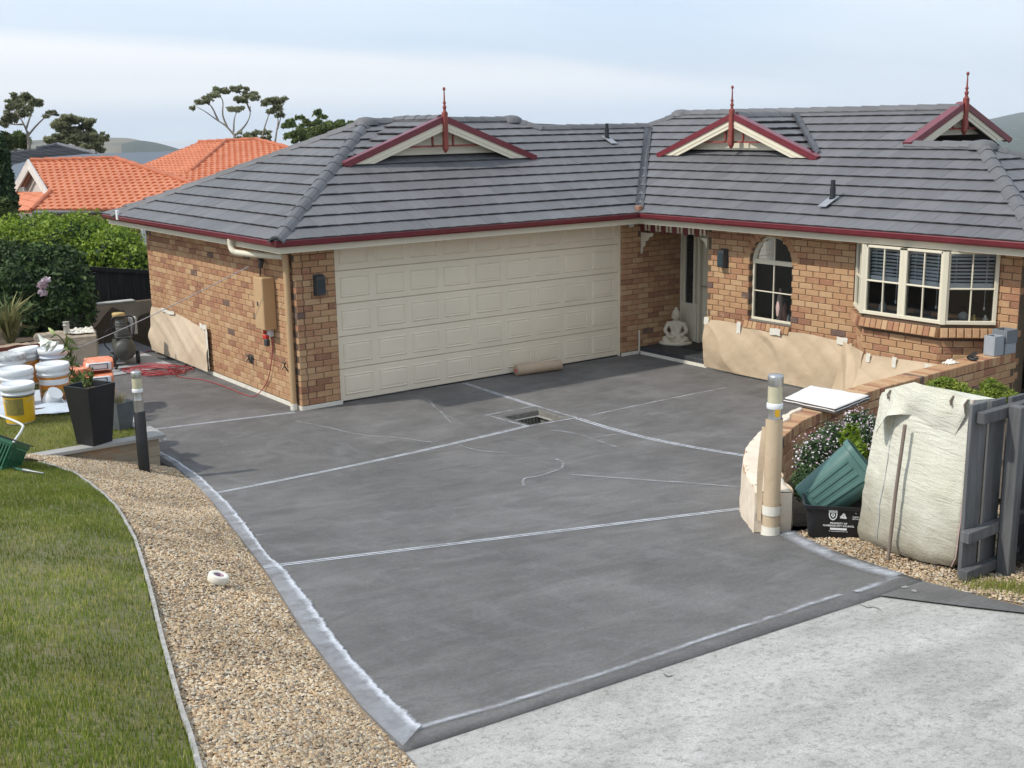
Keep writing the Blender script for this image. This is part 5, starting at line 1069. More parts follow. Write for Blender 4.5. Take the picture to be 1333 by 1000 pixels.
# ---- drain pit
dp_ = thing('drain_pit', 'open square drain pit sunk in the dark concrete driveway', 'drain', (2.205, -2.34, 0)); CONC = MAT('pit_concrete', (.20, .19, .165), .9, var=.25, vs=14, bs=50, bst=.4); hw, hd = .31, .315
m = MB()
for x0, x1, y0, y1 in ((-hw, -hw+.022, -hd, hd), (hw-.022, hw, -hd, hd), (-hw+.022, hw-.022, -hd, -hd+.022), (-hw+.022, hw-.022, hd-.022, hd)): m.box(x0, x1, y0, y1, -.6, -.003)
m.box(-hw, hw, -hd, hd, -.62, -.6); m.build('pit_wall', CONC, dp_); m = MB()
for x0, x1, y0, y1 in ((-hw+.022, -hw+.062, -hd+.022, hd-.022), (hw-.062, hw-.022, -hd+.022, hd-.022), (-hw+.062, hw-.062, -hd+.022, -hd+.062), (-hw+.062, hw-.062, hd-.062, hd-.022)): m.box(x0, x1, y0, y1, -.085, -.07, .003)
m.build('grate_seat', MAT('pit_ledge', (.30, .29, .26), .8, var=.2, vs=20), dp_)
for k in range(10): m = MB(); m.box(-hw+.05+k*.055, -hw+.062+k*.055, hd-.063, hd-.05, -.5, -.088); m.build('rib', CONC, dp_)
# ---- buddha, mat
STN = MAT('pale_stone', (.70, .61, .47), .8, var=.12, vs=9, bs=60, bst=.25); bpz = .12; bd_ = thing('buddha_statue', 'pale stone seated Buddha statue on the porch step beside the door', 'statue', (6.87, -.20, bpz), math.radians(-52))
bm_ = bpy.data.meshes.new('figure'); sk = []
def skin(name, J, E, mat, parent, root=0, sub=2):
    me = bpy.data.meshes.new(name); me.from_pydata([j[:3] for j in J], E, []); o = put(name, me, parent); me.materials.append(mat); md = o.modifiers.new('skin', 'SKIN'); md.use_smooth_shade = True
    for i, j in enumerate(J): r = j[3]; me.skin_vertices[0].data[i].radius = (r, j[4] if len(j) > 4 else r)
    me.skin_vertices[0].data[root].use_root = True; sb = o.modifiers.new('sub', 'SUBSURF'); sb.levels = sb.render_levels = sub
    dg = bpy.context.evaluated_depsgraph_get(); nm = bpy.data.meshes.new_from_object(o.evaluated_get(dg)); o.modifiers.clear(); o.data = nm; nm.materials.clear(); nm.materials.append(mat)
    for p in nm.polygons: p.use_smooth = True
    return o
J = [(0, .02, .09, .115, .085), (0, .02, .20, .085, .07), (0, .02, .31, .12, .075), (0, .01, .38, .05, .05), (0, -.005, .42, .045), (-.13, .01, .345, .045), (.13, .01, .345, .045), (-.185, -.02, .22, .038), (.185, -.02, .22, .038), (-.09, -.12, .135, .03), (.09, -.12, .135, .03), (-.0, -.14, .13, .03), (-.20, -.06, .065, .072), (.20, -.06, .065, .072), (-.08, -.17, .045, .05), (.08, -.17, .045, .05)]
skin('figure', J, [(0, 1), (1, 2), (2, 3), (3, 4), (2, 5), (2, 6), (5, 7), (6, 8), (7, 9), (8, 10), (9, 11), (0, 12), (0, 13), (12, 14), (13, 15)], STN, bd_)
m = MB(); m.M = Matrix.Translation((0, -.012, .40)); m.lathe([(.035, .0), (.058, .03), (.068, .07), (.069, .105), (.060, .145), (.040, .172), (.030, .180), (.034, .192), (.026, .212), (.006, .224)], 20)
for s_ in (-1, 1): m.M = Matrix.Translation((s_*.068, 0, .47)); m.lathe([(.004, -.045), (.012, -.03), (.011, .02), (.004, .035)], 8)
m.M = Matrix.Translation((0, -.077, .485)); m.lathe([(.014, -.022), (.011, -.01), (.004, .02)], 8); m.M = Matrix.Identity(4); m.box(-.02, .02, -.078, -.06, .445, .452, .002)
for s_ in (-1, 1): m.box(s_*.014, s_*.04, -.074, -.055, .50, .506, .002)
m.build('head', STN, bd_); m = MB(); m.lathe([(.30, -.0), (.31, .02), (.29, .045), (.25, .05)], 24); m.M = Matrix.Diagonal((1, .68, 1, 1)); o = None
m = MB(); m.M = Matrix.Translation((0, -.03, 0)) @ Matrix.Diagonal((1, .66, 1, 1)); m.lathe([(.27, 0), (.285, .02), (.26, .045), (.2, .05)], 24); m.build('base', STN, bd_)
m = MB(); m.box(6.68, 7.10, -.93, -.50, .121, .135, .004); o = m.build('door_mat', MAT('dark_mat', (.05, .043, .035), .95, var=.3, vs=20)); tag(o, 'dark door mat on the porch step in front of the door', 'mat')
# ---- vases inside the arched window
for lab, y, h, r, c in (('tall pale pink vase standing inside the arched window', -2.86, .50, .062, (.55, .38, .34)), ('shorter dark pink vase beside the tall one inside the arched window', -2.955, .30, .042, (.36, .16, .13)), ('small white vase at the right edge of the arched window', -3.03, .14, .03, (.66, .62, .58))):
    v = MB(); v.lathe([(r*.45, 0), (r*.85, h*.2), (r, h*.45), (r*.75, h*.7), (r*.28, h*.88), (r*.25, h*.95), (r*.34, h)], 18); o = v.build('vase', MAT('vase_glaze', c, .35)); o.location = (WX+.15, y, .873); tag(o, lab, 'vase')
for lab, x_, y, kind in (('white ornament inside the left light of the bay window', XF+.22, -4.93, 0), ('pale round ornament on the board inside the right bay light', 6.12, -6.02, 1), ('small yellow ornament on the sill of the right bay light', 6.13, -6.16, 2), ('small white ornament at the right end of the bay window sill', 6.2, -6.27, 3)):
    v = MB()
    if kind == 0: v.lathe([(.03, 0), (.055, .03), (.045, .10), (.02, .15), (.012, .22), (.004, .26)], 12)
    elif kind == 1: v.lathe([(.03, 0), (.065, .04), (.06, .09), (.02, .12)], 14)
    else: v.lathe([(.02, 0), (.038, .02), (.036, .05), (.015, .075), (.018, .09), (.004, .105)], 12)
    o = v.build('ornament', MAT('ornament_glaze', ((.6, .6, .58), (.5, .5, .48), (.7, .5, .15), (.72, .68, .6))[kind], .4)); o.location = (x_, y, 1.307); tag(o, lab, 'ornament')

# ================================================================== RAISED LAWN AT THE LEFT AND THE CLUTTER ON IT
T = lambda q: Vector(onz(q, TZ))
rw_ = thing('retaining_wall', 'low timber retaining wall with a grey capping plank round the raised lawn', 'wall', (-2.56, -1.6, 0))
def rbox(name, x0, x1, y0, y1, z0, z1, mat, c=.005): return MB().box(x0+2.56, x1+2.56, y0+1.6, y1+1.6, z0, z1, c).build(name, mat, rw_)
rbox('capping_plank', -4.25, -2.53, -1.73, -1.56, .415, .457, PLANK); rbox('capping_plank', -2.70, -2.53, -1.557, 2.9, .413, .455, PLANK)
rbox('sleeper', -4.4, -2.60, -1.67, -1.60, .21, .413, SLEEPER); rbox('sleeper', -4.4, -2.605, -1.668, -1.60, -.1, .207, SLEEPER)
rbox('sleeper', -2.66, -2.58, -1.6, 2.9, .21, .412, SLEEPER); rbox('sleeper', -2.66, -2.585, -1.6, 2.9, -.1, .207, SLEEPER)
MB().tube([(.01, -.02, .375), (.06, -.03, .375)], .02, 8).build('pipe_stub', WHITEP, rw_)
# concrete pad by the compressor
loft('concrete_pad', [(-1.55, 4.0), (-1.5, 7.0)], [(-.20, 4.15), (-.20, 7.0)], 6, 6, H, MAT('pale_pad', (.36, .37, .37), .85, var=.12, vs=3), 'structure', .012)
edge = thing('lawn_edging', 'thin grey timber edging strip between the lawn and the gravel bed', 'edging'); m = MB(); E_ = [(x, y) for x, y in EDGP]
ve = []
for i, (x, y) in enumerate(E_):
    a = Vector(E_[max(i-1, 0)]); b = Vector(E_[min(i+1, len(E_)-1)]); d = (b-a).normalized(); n = Vector((-d.y, d.x)); z = float(HL(x, y))
    ve += [(x-n.x*.011, y-n.y*.011, z-.08), (x-n.x*.011, y-n.y*.011, z+.030), (x+n.x*.011, y+n.y*.011, z+.030), (x+n.x*.011, y+n.y*.011, z-.08)]
m.add(ve, [(i*4+k, i*4+(k+1) % 4, (i+1)*4+(k+1) % 4, (i+1)*4+k) for i in range(len(E_)-1) for k in range(4)]+[(0, 1, 2, 3)]); bm = m.build('edging_strip', MAT('grey_edging', (.36, .345, .32), .85, var=.25, vs=14), edge); bm.data.update()
# ---- paint pails
YEL = MAT('yellow_label', (.70, .42, .02), .4, var=.06); ORL = MAT('orange_label', (.60, .24, .02), .45, col2=(.45, .14, .03), vs=14); OLIVE = MAT('olive_print', (.20, .17, .05), .5, col2=(.30, .24, .06), vs=40); GRUB = MAT('grubby_white', (.60, .60, .58), .5, col2=(.30, .30, .29), vs=22); LILAC = MAT('bluish_white', (.58, .62, .70), .4, var=.05)
def pail(label, q, top_px, kind, tilt=0.0, rz=0.0):
    p = T(q); h = zat((q[0], top_px), p)-TZ; h = min(max(h, .30), .50); r = h*.385; dirv = math.atan2(CAM[1]-p.y, CAM[0]-p.x)
    b = thing('pail', label, 'bucket', p, dirv+rz, group='paint pails on the raised lawn'); b.rotation_euler[0] = tilt; lidm = GRUB if kind == 'grubby' else WHITEP; body = LILAC if kind == 'white' else WHITEP
    m = MB(); m.lathe([(r*.86, 0), (r*.88, .006), (r*.97, h*.74), (r*1.03, h*.745), (r*1.03, h*.77), (r*.98, h*.78), (r*.985, h*.86)], 32); m.build('bucket', body, b)
    m = MB(); m.lathe([(r*1.0, h*.84), (r*1.06, h*.845), (r*1.07, h*.93), (r*1.05, h*.985), (r*1.0, h), (r*.97, h*.98), (r*.1, h*.978)], 32); m.build('lid', lidm, b)
    def band(name, a0, a1, z0, z1, mat, e=.0015, n=20):
        m = MB(); rr = lambda z: r*(.882+.088*z/(h*.74))+e
        m.grid(lambda u, v: Vector((rr(z0+(z1-z0)*v)*math.cos(a0+(a1-a0)*u), rr(z0+(z1-z0)*v)*math.sin(a0+(a1-a0)*u), z0+(z1-z0)*v)), n, 2); return m.build(name, mat, b)
    if kind == 'yellow': band('label', -2.6, 2.6, h*.03, h*.69, YEL); band('label_picture', -.95, .35, h*.24, h*.66, OLIVE, .003); band('label_stripe', -2.6, 2.6, h*.69, h*.715, MAT('label_dark', (.05, .05, .05), .5), .0025)
    if kind == 'orange': band('label', -2.6, 2.6, h*.05, h*.66, ORL); band('label_picture', -.2, .5, h*.30, h*.62, OLIVE, .003)
    if kind == 'brown': band('label', -2.6, 2.6, h*.03, h*.70, ORL); band('label_picture', -1.2, 1.2, h*.50, h*.64, WHITEP, .003); band('label_stripe', -1.1, 1.1, h*.30, h*.38, OLIVE, .003); band('label_foot', -2.6, 2.6, h*.03, h*.22, MAT('label_brown', (.22, .10, .04), .5), .0027)
    if kind == 'grubby': band('label', -2.6, 2.6, h*.02, h*.60, MAT('faded_label', (.50, .33, .18), .5, col2=(.45, .42, .36), vs=16))
    if kind == 'white': band('label_stripe', -.6, .9, h*.52, h*.555, MAT('blue_print', (.06, .08, .2), .5), .003); band('label_stripe', -.1, .15, h*.62, h*.68, MAT('blue_print', (.06, .08, .2), .5), .003); band('label_stripe', .1, .9, h*.28, h*.30, MAT('grey_print', (.3, .32, .36), .5), .003)
    m = MB(); m.tube([(0, math.cos(a)*r*1.04, h*.70+math.sin(a)*-.0-abs(math.sin(a))*r*.35) if False else (r*1.02*math.sin(a)*.35+r*.55*abs(math.sin(a)), r*1.05*math.cos(a), h*.76-.10*h*math.sin(a)*2.2) for a in np.linspace(0, math.pi, 14)], .003, 5); m.build('handle', MAT('wire_handle', (.5, .5, .5), .35, metal=.8), b); return b
pail('white lidded pail with a bright yellow label, nearest on the lawn', (27.5, 549), 498, 'yellow', 0, -.1); pail('white pail standing just behind the one with the yellow label', (26, 530), 476, 'orange', 0, 2.2)
pail('grubby white topped pail at the far left of the pails', (17, 508), 455, 'grubby'); pail('white lidded pail tilted over, orange label, in the back row', (40, 500), 447, 'orange', .12, -.5)
pail('white lidded pail with a brown and orange label, right of the group', (73, 523), 472, 'brown'); pail('bluish white pail without coloured label under the white lilies', (74, 499), 447, 'white')
# translucent sheet on the grass, jug, trowel
def dsf(u, v): return Vector((-4.7+1.95*u, .25+1.55*v+.2*math.sin(u*5), TZ+.03+.02*snoise(u*3, v*3, 3)+.012*snoise(u*9, v*9, 2, 4)+.05*math.exp(-((u-.8)/.1)**2)*math.sin(v*6)**2))
m = MB(); m.grid(dsf, 50, 40); o = m.build('drop_sheet', MAT('pale_plastic_sheet', (.52, .58, .64), .35, var=.06, vs=4)); tag(o, 'pale blue plastic drop sheet spread under the pails on the grass', 'drop sheet')
jp = T((68, 529)); jug = thing('white_jug', 'translucent white plastic jug tipped over beside the pails', 'jug', jp+Vector((0, 0, .09)), math.radians(-10)); jug.rotation_euler = (math.radians(20), math.radians(38), math.radians(-35)); TRW = MAT('translucent_white', (.66, .68, .68), .4, var=.05)
m = MB(); m.lathe([(.07, -.10), (.09, -.085), (.10, -.03), (.105, .05), (.09, .10), (.085, .115), (.095, .125)], 22); m.build('jug_body', TRW, jug); m = MB(); m.tube([(.1, 0, .10), (.17, 0, .07), (.17, 0, -.02), (.095, 0, -.06)], .011, 7); m.build('handle', TRW, jug)
tp = T((57, 536)); tr = thing('scraper', 'small scraper with a dark handle lying on the grass by the jug', 'tool', tp+Vector((0, 0, .035)), math.radians(-25)); m = MB(); m.tube([(-.10, 0, 0), (.02, 0, 0)], [.014, .018], 8); m.build('handle', MAT('brown_handle', (.09, .05, .04), .5), tr); m = MB(); m.box(.03, .22, -.018, .018, -.003, .003, .001); m.build('blade', WHITEP, tr)
# cement bags
ORB = MAT('orange_bag', (.74, .25, .13), .6, col2=(.72, .40, .28), vs=7, bs=14, bst=.5, bd=.02, mask=(.5, .75)); 
def cbag(label, p, rz, w, d, h, white):
    b = thing('cement_bag', label, 'bag', p, rz, group='bags of cement heaped behind the black planter')
    def fn(u, v):
        a = 2*math.pi*u; sx = abs(math.cos(a))**.45*math.copysign(1, math.cos(a)); sy = abs(math.sin(a))**.45*math.copysign(1, math.sin(a)); z = (v-.5); k = (1-abs(2*z)**3.2)**.5
        return Vector((w/2*sx*(.86+.14*k), d/2*sy*(.8+.2*k), h/2+h/2*2*z*(.75+.25*k)+.012*snoise(u*6, v*3, 3)))
    m = MB(); m.grid(fn, 40, 14); m.add([fn(k/40, 1) for k in range(40)], [list(range(40))]); m.build('sack', ORB, b)
    if white:
        m = MB()
        def fe(u, v): q = fn(-.055+.11*u*2-.055 if False else (-.11+.22*u), .06+.88*v); return Vector((q.x*1.012, q.y*1.01, q.z))
        m.grid(fe, 14, 12); m.build('white_end', WHITEP, b)
        m = MB()
        xs2 = w/2*1.02
        for y0, y1, z0, z1 in ((-d*.30, d*.30, h*.74, h*.79), (-d*.30, d*.30, h*.27, h*.32), (-d*.30, -d*.27, h*.32, h*.74), (d*.27, d*.30, h*.32, h*.74)): m.box(xs2-.004, xs2+.006, y0, y1, z0, z1)
        m.build('print_frame', MAT('bag_print', (.10, .10, .12), .6), b)
    return b
fdir = math.atan2(-_fw[1], -_fw[0])
bp1, bp2, bp3 = T((124, 503)), T((128, 500)), T((97, 507))
cbag('lower cement bag of the heap with a white printed end', bp1+Vector((.1, .2, 0)), fdir+.35, .50, .42, .15, True); cbag('upper orange and white cement bag on top of the heap', bp2+Vector((.1, .25, .155)), fdir+.35, .48, .40, .15, True); cbag('crumpled orange cement bag at the left of the heap', bp3+Vector((.1, .25, 0)), fdir-.5, .36, .34, .27, False)
# black tapered planter on the capping plank
pp = Vector((-3.275, -1.56, .457)); ht = zat((115, 500), pp)-.457; pl = thing('tall_planter', 'tall black tapered square planter standing on the grey capping plank', 'planter', pp, math.radians(24)); m = MB(); a, b_ = .13, .19
def frus(m, a, z0, b, z1, inner=False):
    vs = [(-a, -a, z0), (a, -a, z0), (a, a, z0), (-a, a, z0), (-b, -b, z1), (b, -b, z1), (b, b, z1), (-b, b, z1)]; fs = [(0, 1, 5, 4), (1, 2, 6, 5), (2, 3, 7, 6), (3, 0, 4, 7)]; m.add(vs, [f[::-1] for f in fs] if inner else fs)
frus(m, a, 0, b_, ht); m.add([(-a, -a, 0), (a, -a, 0), (a, a, 0), (-a, a, 0)], [(3, 2, 1, 0)]); c_ = b_-.018; m.add([(-b_, -b_, ht), (b_, -b_, ht), (b_, b_, ht), (-b_, b_, ht), (-c_, -c_, ht), (c_, -c_, ht), (c_, c_, ht), (-c_, c_, ht)], [(0, 1, 5, 4), (1, 2, 6, 5), (2, 3, 7, 6), (3, 0, 4, 7)]); frus(m, c_*.9, ht-.1, c_, ht, True); m.build('pot', MAT('matt_black_pot', (.016, .016, .017), .42, var=.15), pl)
m = MB(); m.box(-c_*.92, c_*.92, -c_*.92, c_*.92, ht-.10, ht-.07); m.build('potting_soil', SOIL, pl)
def leafy(name, pts, n, size, mat, parent=None, up=.3, aspect=2.2, fold=.25, kind=None):
    """pts: list of (centre, radii) blobs; n leaves in all, spread through the outer part of each blob's volume"""
    vol = np.array([max(r[0]*r[1]+r[0]*r[2]+r[1]*r[2], 1e-5) for c, r in pts]); cnt = rng.multinomial(n, vol/vol.sum()); Vv, tt = [], []
    for (c, r), k in zip(pts, cnt):
        if k == 0: continue
        d = rng.normal(size=(k, 3)); d /= np.linalg.norm(d, axis=1)[:, None]; rad = rng.random(k)**.33; rad = np.where(rng.random(k) < .6, .72+.34*rng.random(k), rad); lump = 1+.22*snoise(d[:, 0]*2+c[0], d[:, 1]*2+d[:, 2]*3+c[1], 1.7, int(abs(c[0]*7)) % 9)
        P = np.array(c)+d*np.array(r)*(rad*lump)[:, None]; nrm = d*.7+rng.normal(size=(k, 3))*.65+np.array([0, 0, up]); nrm /= np.linalg.norm(nrm, axis=1)[:, None]
        t = np.cross(nrm, rng.normal(size=(k, 3))); t /= np.linalg.norm(t, axis=1)[:, None]; b = np.cross(nrm, t); s = (size*rng.uniform(.6, 1.35, k))[:, None]
        Vv.append(np.stack([P-t*s*aspect/2, P+b*s*.5-nrm*s*fold*.0, P+t*s*aspect/2-nrm*s*fold, P-b*s*.5], 1)); tt.append(np.clip(.5+.22*rng.normal(size=k)+.18*snoise(P[:, 0], P[:, 1]+P[:, 2], 1.5/max(np.mean(r), .2), 2), .01, .99))
    V_ = np.concatenate(Vv).reshape(-1, 3); o = put(name, np_mesh(name, V_, np.arange(len(V_)).reshape(-1, 4), mat, tint=np.concatenate(tt)), parent)
    if kind: o['kind'] = kind
    return o
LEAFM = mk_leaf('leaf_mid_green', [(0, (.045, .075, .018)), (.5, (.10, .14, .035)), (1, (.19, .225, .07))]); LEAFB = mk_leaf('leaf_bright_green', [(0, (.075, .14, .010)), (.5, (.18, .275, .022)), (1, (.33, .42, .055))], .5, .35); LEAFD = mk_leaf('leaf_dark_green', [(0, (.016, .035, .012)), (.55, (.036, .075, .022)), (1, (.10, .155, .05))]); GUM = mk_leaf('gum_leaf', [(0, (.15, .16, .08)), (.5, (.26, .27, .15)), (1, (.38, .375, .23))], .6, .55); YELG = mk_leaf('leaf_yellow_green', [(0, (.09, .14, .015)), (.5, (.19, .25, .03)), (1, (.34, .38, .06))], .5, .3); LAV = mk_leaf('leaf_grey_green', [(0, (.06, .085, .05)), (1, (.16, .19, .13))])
BARK = MAT('pale_bark', (.30, .26, .22), .85, col2=(.18, .15, .12), vs=5); FLW = mk_leaf('flower_pink_white', [(0, (.62, .40, .48)), (.35, (.74, .60, .66)), (1, (.80, .77, .78))], .6, .3)
m = MB(); m.tube([(0, 0, ht-.08), (.02, .0, ht+.06), (-.01, .02, ht+.16)], .006, 5); m.tube([(0, 0, ht+.02), (.05, .02, ht+.12)], .005, 5); m.build('stem', LEAFM, pl); leafy('foliage', [(Vector((-.02, .0, ht+.05)), (.07, .06, .09)), (Vector((.03, .02, ht+.13)), (.05, .05, .06))], 46, .035, LEAFM, pl)
# pots behind it
q = T((157, 548)); q.z = TZ; q = Vector((-2.80, -1.02, TZ)); gpz = zat((155, 522), q)-TZ; gp = thing('grey_pot', 'grey square pot with thin dry grass behind the black planter', 'pot', q, .3); m = MB(); frus(m, .085, 0, .125, gpz); frus(m, .10, gpz-.05, .115, gpz, True); m.add([(-.125, -.125, gpz), (.125, -.125, gpz), (.125, .125, gpz), (-.125, .125, gpz), (-.115, -.115, gpz), (.115, -.115, gpz), (.115, .115, gpz), (-.115, .115, gpz)], [(0, 1, 5, 4), (1, 2, 6, 5), (2, 3, 7, 6), (3, 0, 4, 7)]); m.box(-.1, .1, -.1, .1, gpz-.06, gpz-.045); m.build('pot', MAT('blue_grey_pot', (.10, .11, .115), .7, var=.2, vs=7), gp)
def tuft(name, n, r, h, w, mat, parent, spread=1.0, base=(0, 0, 0)):
    Vv = []; tt = []
    for k in range(n):
        a = rng.uniform(0, 6.28); d = Vector((math.cos(a), math.sin(a), 0)); l = h*rng.uniform(.6, 1.1); sp = spread*rng.uniform(.15, 1)*l; p = Vector(base)+d*r*rng.random(); s = Vector((-d.y, d.x, 0))*w*rng.uniform(.7, 1.2); q = [p, p+d*sp*.35+Vector((0, 0, l*.62)), p+d*sp+Vector((0, 0, l*(.95-.5*sp/l*spread*.6)))]
        for i, kk in ((0, .9), (1, 1.0)):
            a0, a1 = q[i], q[i+1]; w0, w1 = (kk, 1.0) if i == 0 else (1.0, .12); Vv += [a0-s*w0, a0+s*w0, a1+s*w1, a1-s*w1]; tt.append(rng.random())
    V_ = np.array([v[:] for v in Vv]); return put(name, np_mesh(name, V_, np.arange(len(V_)).reshape(-1, 4), mat, tint=np.array(tt)), parent)
DRYG = mk_leaf('dry_grass', [(0, (.16, .14, .07)), (1, (.26, .23, .12))]); tuft('grass_tuft', 90, .09, .17, .0025, DRYG, gp, .6, (0, 0, gpz-.05))
q2 = Vector((-2.78, -.30, TZ)); tz = zat((155, 507), q2)-TZ; tpz = thing('terracotta_pot', 'round terracotta pot behind the grey pot at the lawn edge', 'pot', q2); m = MB(); m.lathe([(.10, 0), (.15, tz*.85), (.165, tz*.86), (.17, tz), (.15, tz), (.14, tz*.9), (.02, tz*.84)], 26); m.build('pot', MAT('terracotta', (.50, .22, .12), .8, var=.15, vs=9), tpz)
# green basket tipped on the lawn at the frame edge, with its hose
gbp = hit((-17, 610), HL); GRNP = MAT('green_basket_plastic', (.012, .105, .045), .4, var=.12); bk_ = thing('green_basket', 'slatted green plastic basket with white handle tipped on the lawn edge', 'basket', gbp+Vector((0, 0, .02)), YAW*-1+math.radians(-10)); bk_.rotation_euler = (math.radians(-26), math.radians(16), -YAW+math.radians(-12))
bw, bd2, bh = .50, .34, .30; m = MB()
for z in (.0, bh-.03): 
    for x0, x1, y0, y1 in ((-bw/2, bw/2, -bd2/2, -bd2/2+.014), (-bw/2, bw/2, bd2/2-.014, bd2/2), (-bw/2, -bw/2+.014, -bd2/2+.014, bd2/2-.014), (bw/2-.014, bw/2, -bd2/2+.014, bd2/2-.014)): m.box(x0, x1, y0, y1, z, z+.05, .004)
m.box(-bw/2+.014, bw/2-.014, -bd2/2+.014, bd2/2-.014, 0, .012); m.build('basket_frame', GRNP, bk_)
sv = MB().box(-.008, .008, -.006, .006, .05, bh-.03, .002).mesh('slat', GRNP)
for k in range(15): 
    for s_ in (-1, 1): put('slat', sv, bk_, Matrix.Translation((-bw/2+.02+k*(bw-.04)/14, s_*(bd2/2-.008), 0)))
for k in range(9):
    for s_ in (-1, 1): put('slat', sv, bk_, Matrix.Translation((s_*(bw/2-.008), -bd2/2+.03+k*(bd2-.06)/8, 0)) @ Matrix.Rotation(math.pi/2, 4, 'Z'))
m = MB(); m.box(-bw/2+.014, bw/2-.014, -bd2/2+.016, bd2/2-.016, .11, .135, .003); m.build('slat_band', GRNP, bk_)
m = MB(); m.box(-bw/2+.015, bw/2-.015, -bd2/2+.017, bd2/2-.017, bh-.06, bh-.05); m.box(-bw/2-.02, bw/2+.02, -bd2/2-.02, -bd2/2, bh+.018, bh+.03, .004); m.box(-bw/2-.02, bw/2+.02, bd2/2, bd2/2+.02, bh+.018, bh+.03, .004); m.build('liner_rim', MAT('black_liner', (.02, .02, .022), .5), bk_)
m = MB(); m.tube(catmull([(bw/2, -bd2/2, bh), (bw/2+.03, -bd2/2, bh+.14), (bw/2-.02, -bd2/2+.01, bh+.19), (-.1, -bd2/2+.02, bh+.20), (-bw/2, -bd2/2+.02, bh+.19)], 6), .012, 8); m.build('handle', WHITEP, bk_)
hz = lambda q, o: hit(q, HL)+Vector((0, 0, o)); m = MB(); pts = catmull([hz((-30, 598), .07), hz((0, 606), .06), hz((16, 613), .04), hz((30, 618), .045)], 8); m.tube(pts, .010, 8); ho = thing('garden_hose', 'green garden hose with a metal nozzle lying on the lawn by the basket', 'hose'); m.build('hose', MAT('hose_green', (.05, .16, .12), .4), ho); m = MB(); a, b_ = hz((31, 618.5), .05), hz((58, 623), .05); m.tube([a, a.lerp(b_, .3), a.lerp(b_, .35), b_], [.017, .016, .011, .009], 8); m.build('nozzle', MAT('dull_nozzle', (.22, .24, .23), .4, metal=.5), ho)
# tape roll on the gravel
tpz_ = hit((283, 762), HL); trl = thing('tape_roll', 'white roll of masking tape lying on the gravel bed', 'tape roll', tpz_+Vector((0, 0, .025)), .4); trl.rotation_euler = (math.radians(14), math.radians(12), .4); m = MB(); m.lathe([(.036, 0), (.066, .002), (.070, .006), (.069, .050), (.064, .056), (.036, .054), (.034, .051), (.034, .003), (.036, 0)], 28, False, False); m.build('tape_band', TAPE, trl); m = MB(); m.lathe([(.0335, .002), (.0335, .052)], 24, False, False); m.lathe([(.030, .052), (.030, .002)], 24, False, False); m.build('core', MAT('pink_core_paper', (.50, .36, .44), .8), trl)
# ---- back corner: compressor, paper covered wall and planter, red air line, black cable
cp_ = Vector((-.74, 5.02, .012)); cmpz = thing('air_compressor', 'wheeled air compressor with a dark tank and yellowish filter on top', 'compressor', cp_, math.radians(-15)); OLV = MAT('olive_tank', (.075, .075, .062), .5, var=.2, vs=6); GRM = MAT('grimy_metal', (.12, .12, .105), .5, metal=.3, var=.25, vs=12)
m = MB(); m.M = Matrix.Translation((0, 0, .26)) @ Matrix.Rotation(math.pi/2, 4, 'X'); m.lathe([(.02, -.42), (.12, -.40), (.17, -.35), (.175, -.3), (.175, .3), (.17, .35), (.12, .40), (.02, .42)], 24); m.build('tank', OLV, cmpz)
for s_ in (-1, 1): m = MB(); m.M = Matrix.Translation((s_*.20, -.22, .11)) @ Matrix.Rotation(math.pi/2, 4, 'Y'); m.lathe([(.04, -.03), (.11, -.028), (.115, 0), (.11, .028), (.04, .03)], 20); m.build('wheel', BLACKP, cmpz)
m = MB(); m.box(-.15, .15, -.25, .25, .44, .455); m.box(-.02, .02, .28, .32, 0, .12); m.build('deck', GRM, cmpz)
m = MB(); m.box(-.10, .10, -.18, .10, .456, .60, .015); m.M = Matrix.Translation((0, -.02, .60)); m.lathe([(.10, 0), (.11, .02), (.11, .04), (.10, .05), (.11, .06), (.11, .08), (.10, .09), (.10, .13), (.07, .15)], 16); m.build('pump', GRM, cmpz)
m = MB(); m.M = Matrix.Translation((-.04, -.05, .76)); m.lathe([(.06, 0), (.10, .005), (.105, .06), (.10, .075), (.05, .08)], 18); m.build('air_filter', MAT('yellow_filter', (.50, .35, .14), .6, var=.12), cmpz)
m = MB(); m.M = Matrix.Translation((.0, .14, .58)) @ Matrix.Rotation(math.pi/2, 4, 'X'); m.lathe([(.12, 0), (.13, .01), (.13, .03), (.12, .04)], 20); m.build('flywheel', BLACKP, cmpz)
m = MB(); m.box(.12, .24, -.06, .14, .46, .74, .012); m.build('shroud', MAT('pale_shroud', (.40, .40, .37), .5, var=.15), cmpz); m = MB(); m.tube(catmull([(-.15, -.26, .45), (-.17, -.36, .62), (-.16, -.40, .80), (0, -.41, .82), (.16, -.40, .80), (.17, -.36, .62), (.15, -.26, .45)], 5), .013, 8); m.build('handle', BLACKP, cmpz); m = MB(); m.tube(catmull([(-.12, -.1, .60), (-.26, -.12, .55), (-.30, -.1, .35), (-.22, -.05, .22)], 6), .010, 7); m.tube(catmull([(.1, -.1, .68), (.15, -.22, .6), (.1, -.3, .44)], 6), .012, 7); m.build('hose', BLACKP, cmpz)
lw = thing('low_wall', 'low block wall at the back of the drive beneath the dark fence', 'wall', (0, 7.05, 0)); MB().box(-1.6, 1.6, 0, .18, -.3, .70, .01).build('wall_core', MORTAR, lw); MB().box(-1.6, .2, -.012, .19, .702, .735, .006).build('coping', MAT('pale_coping', (.48, .47, .43), .8, var=.1), lw)
sheet('masking_paper', 'brown film hung over the low wall under the dark paling fence', (1.55, 7.02, 0), (-1.6, 7.02, 0), lambda u: .70, PAPER_DIM, .03, 60, 20, lambda u: .04, 12, PG_)
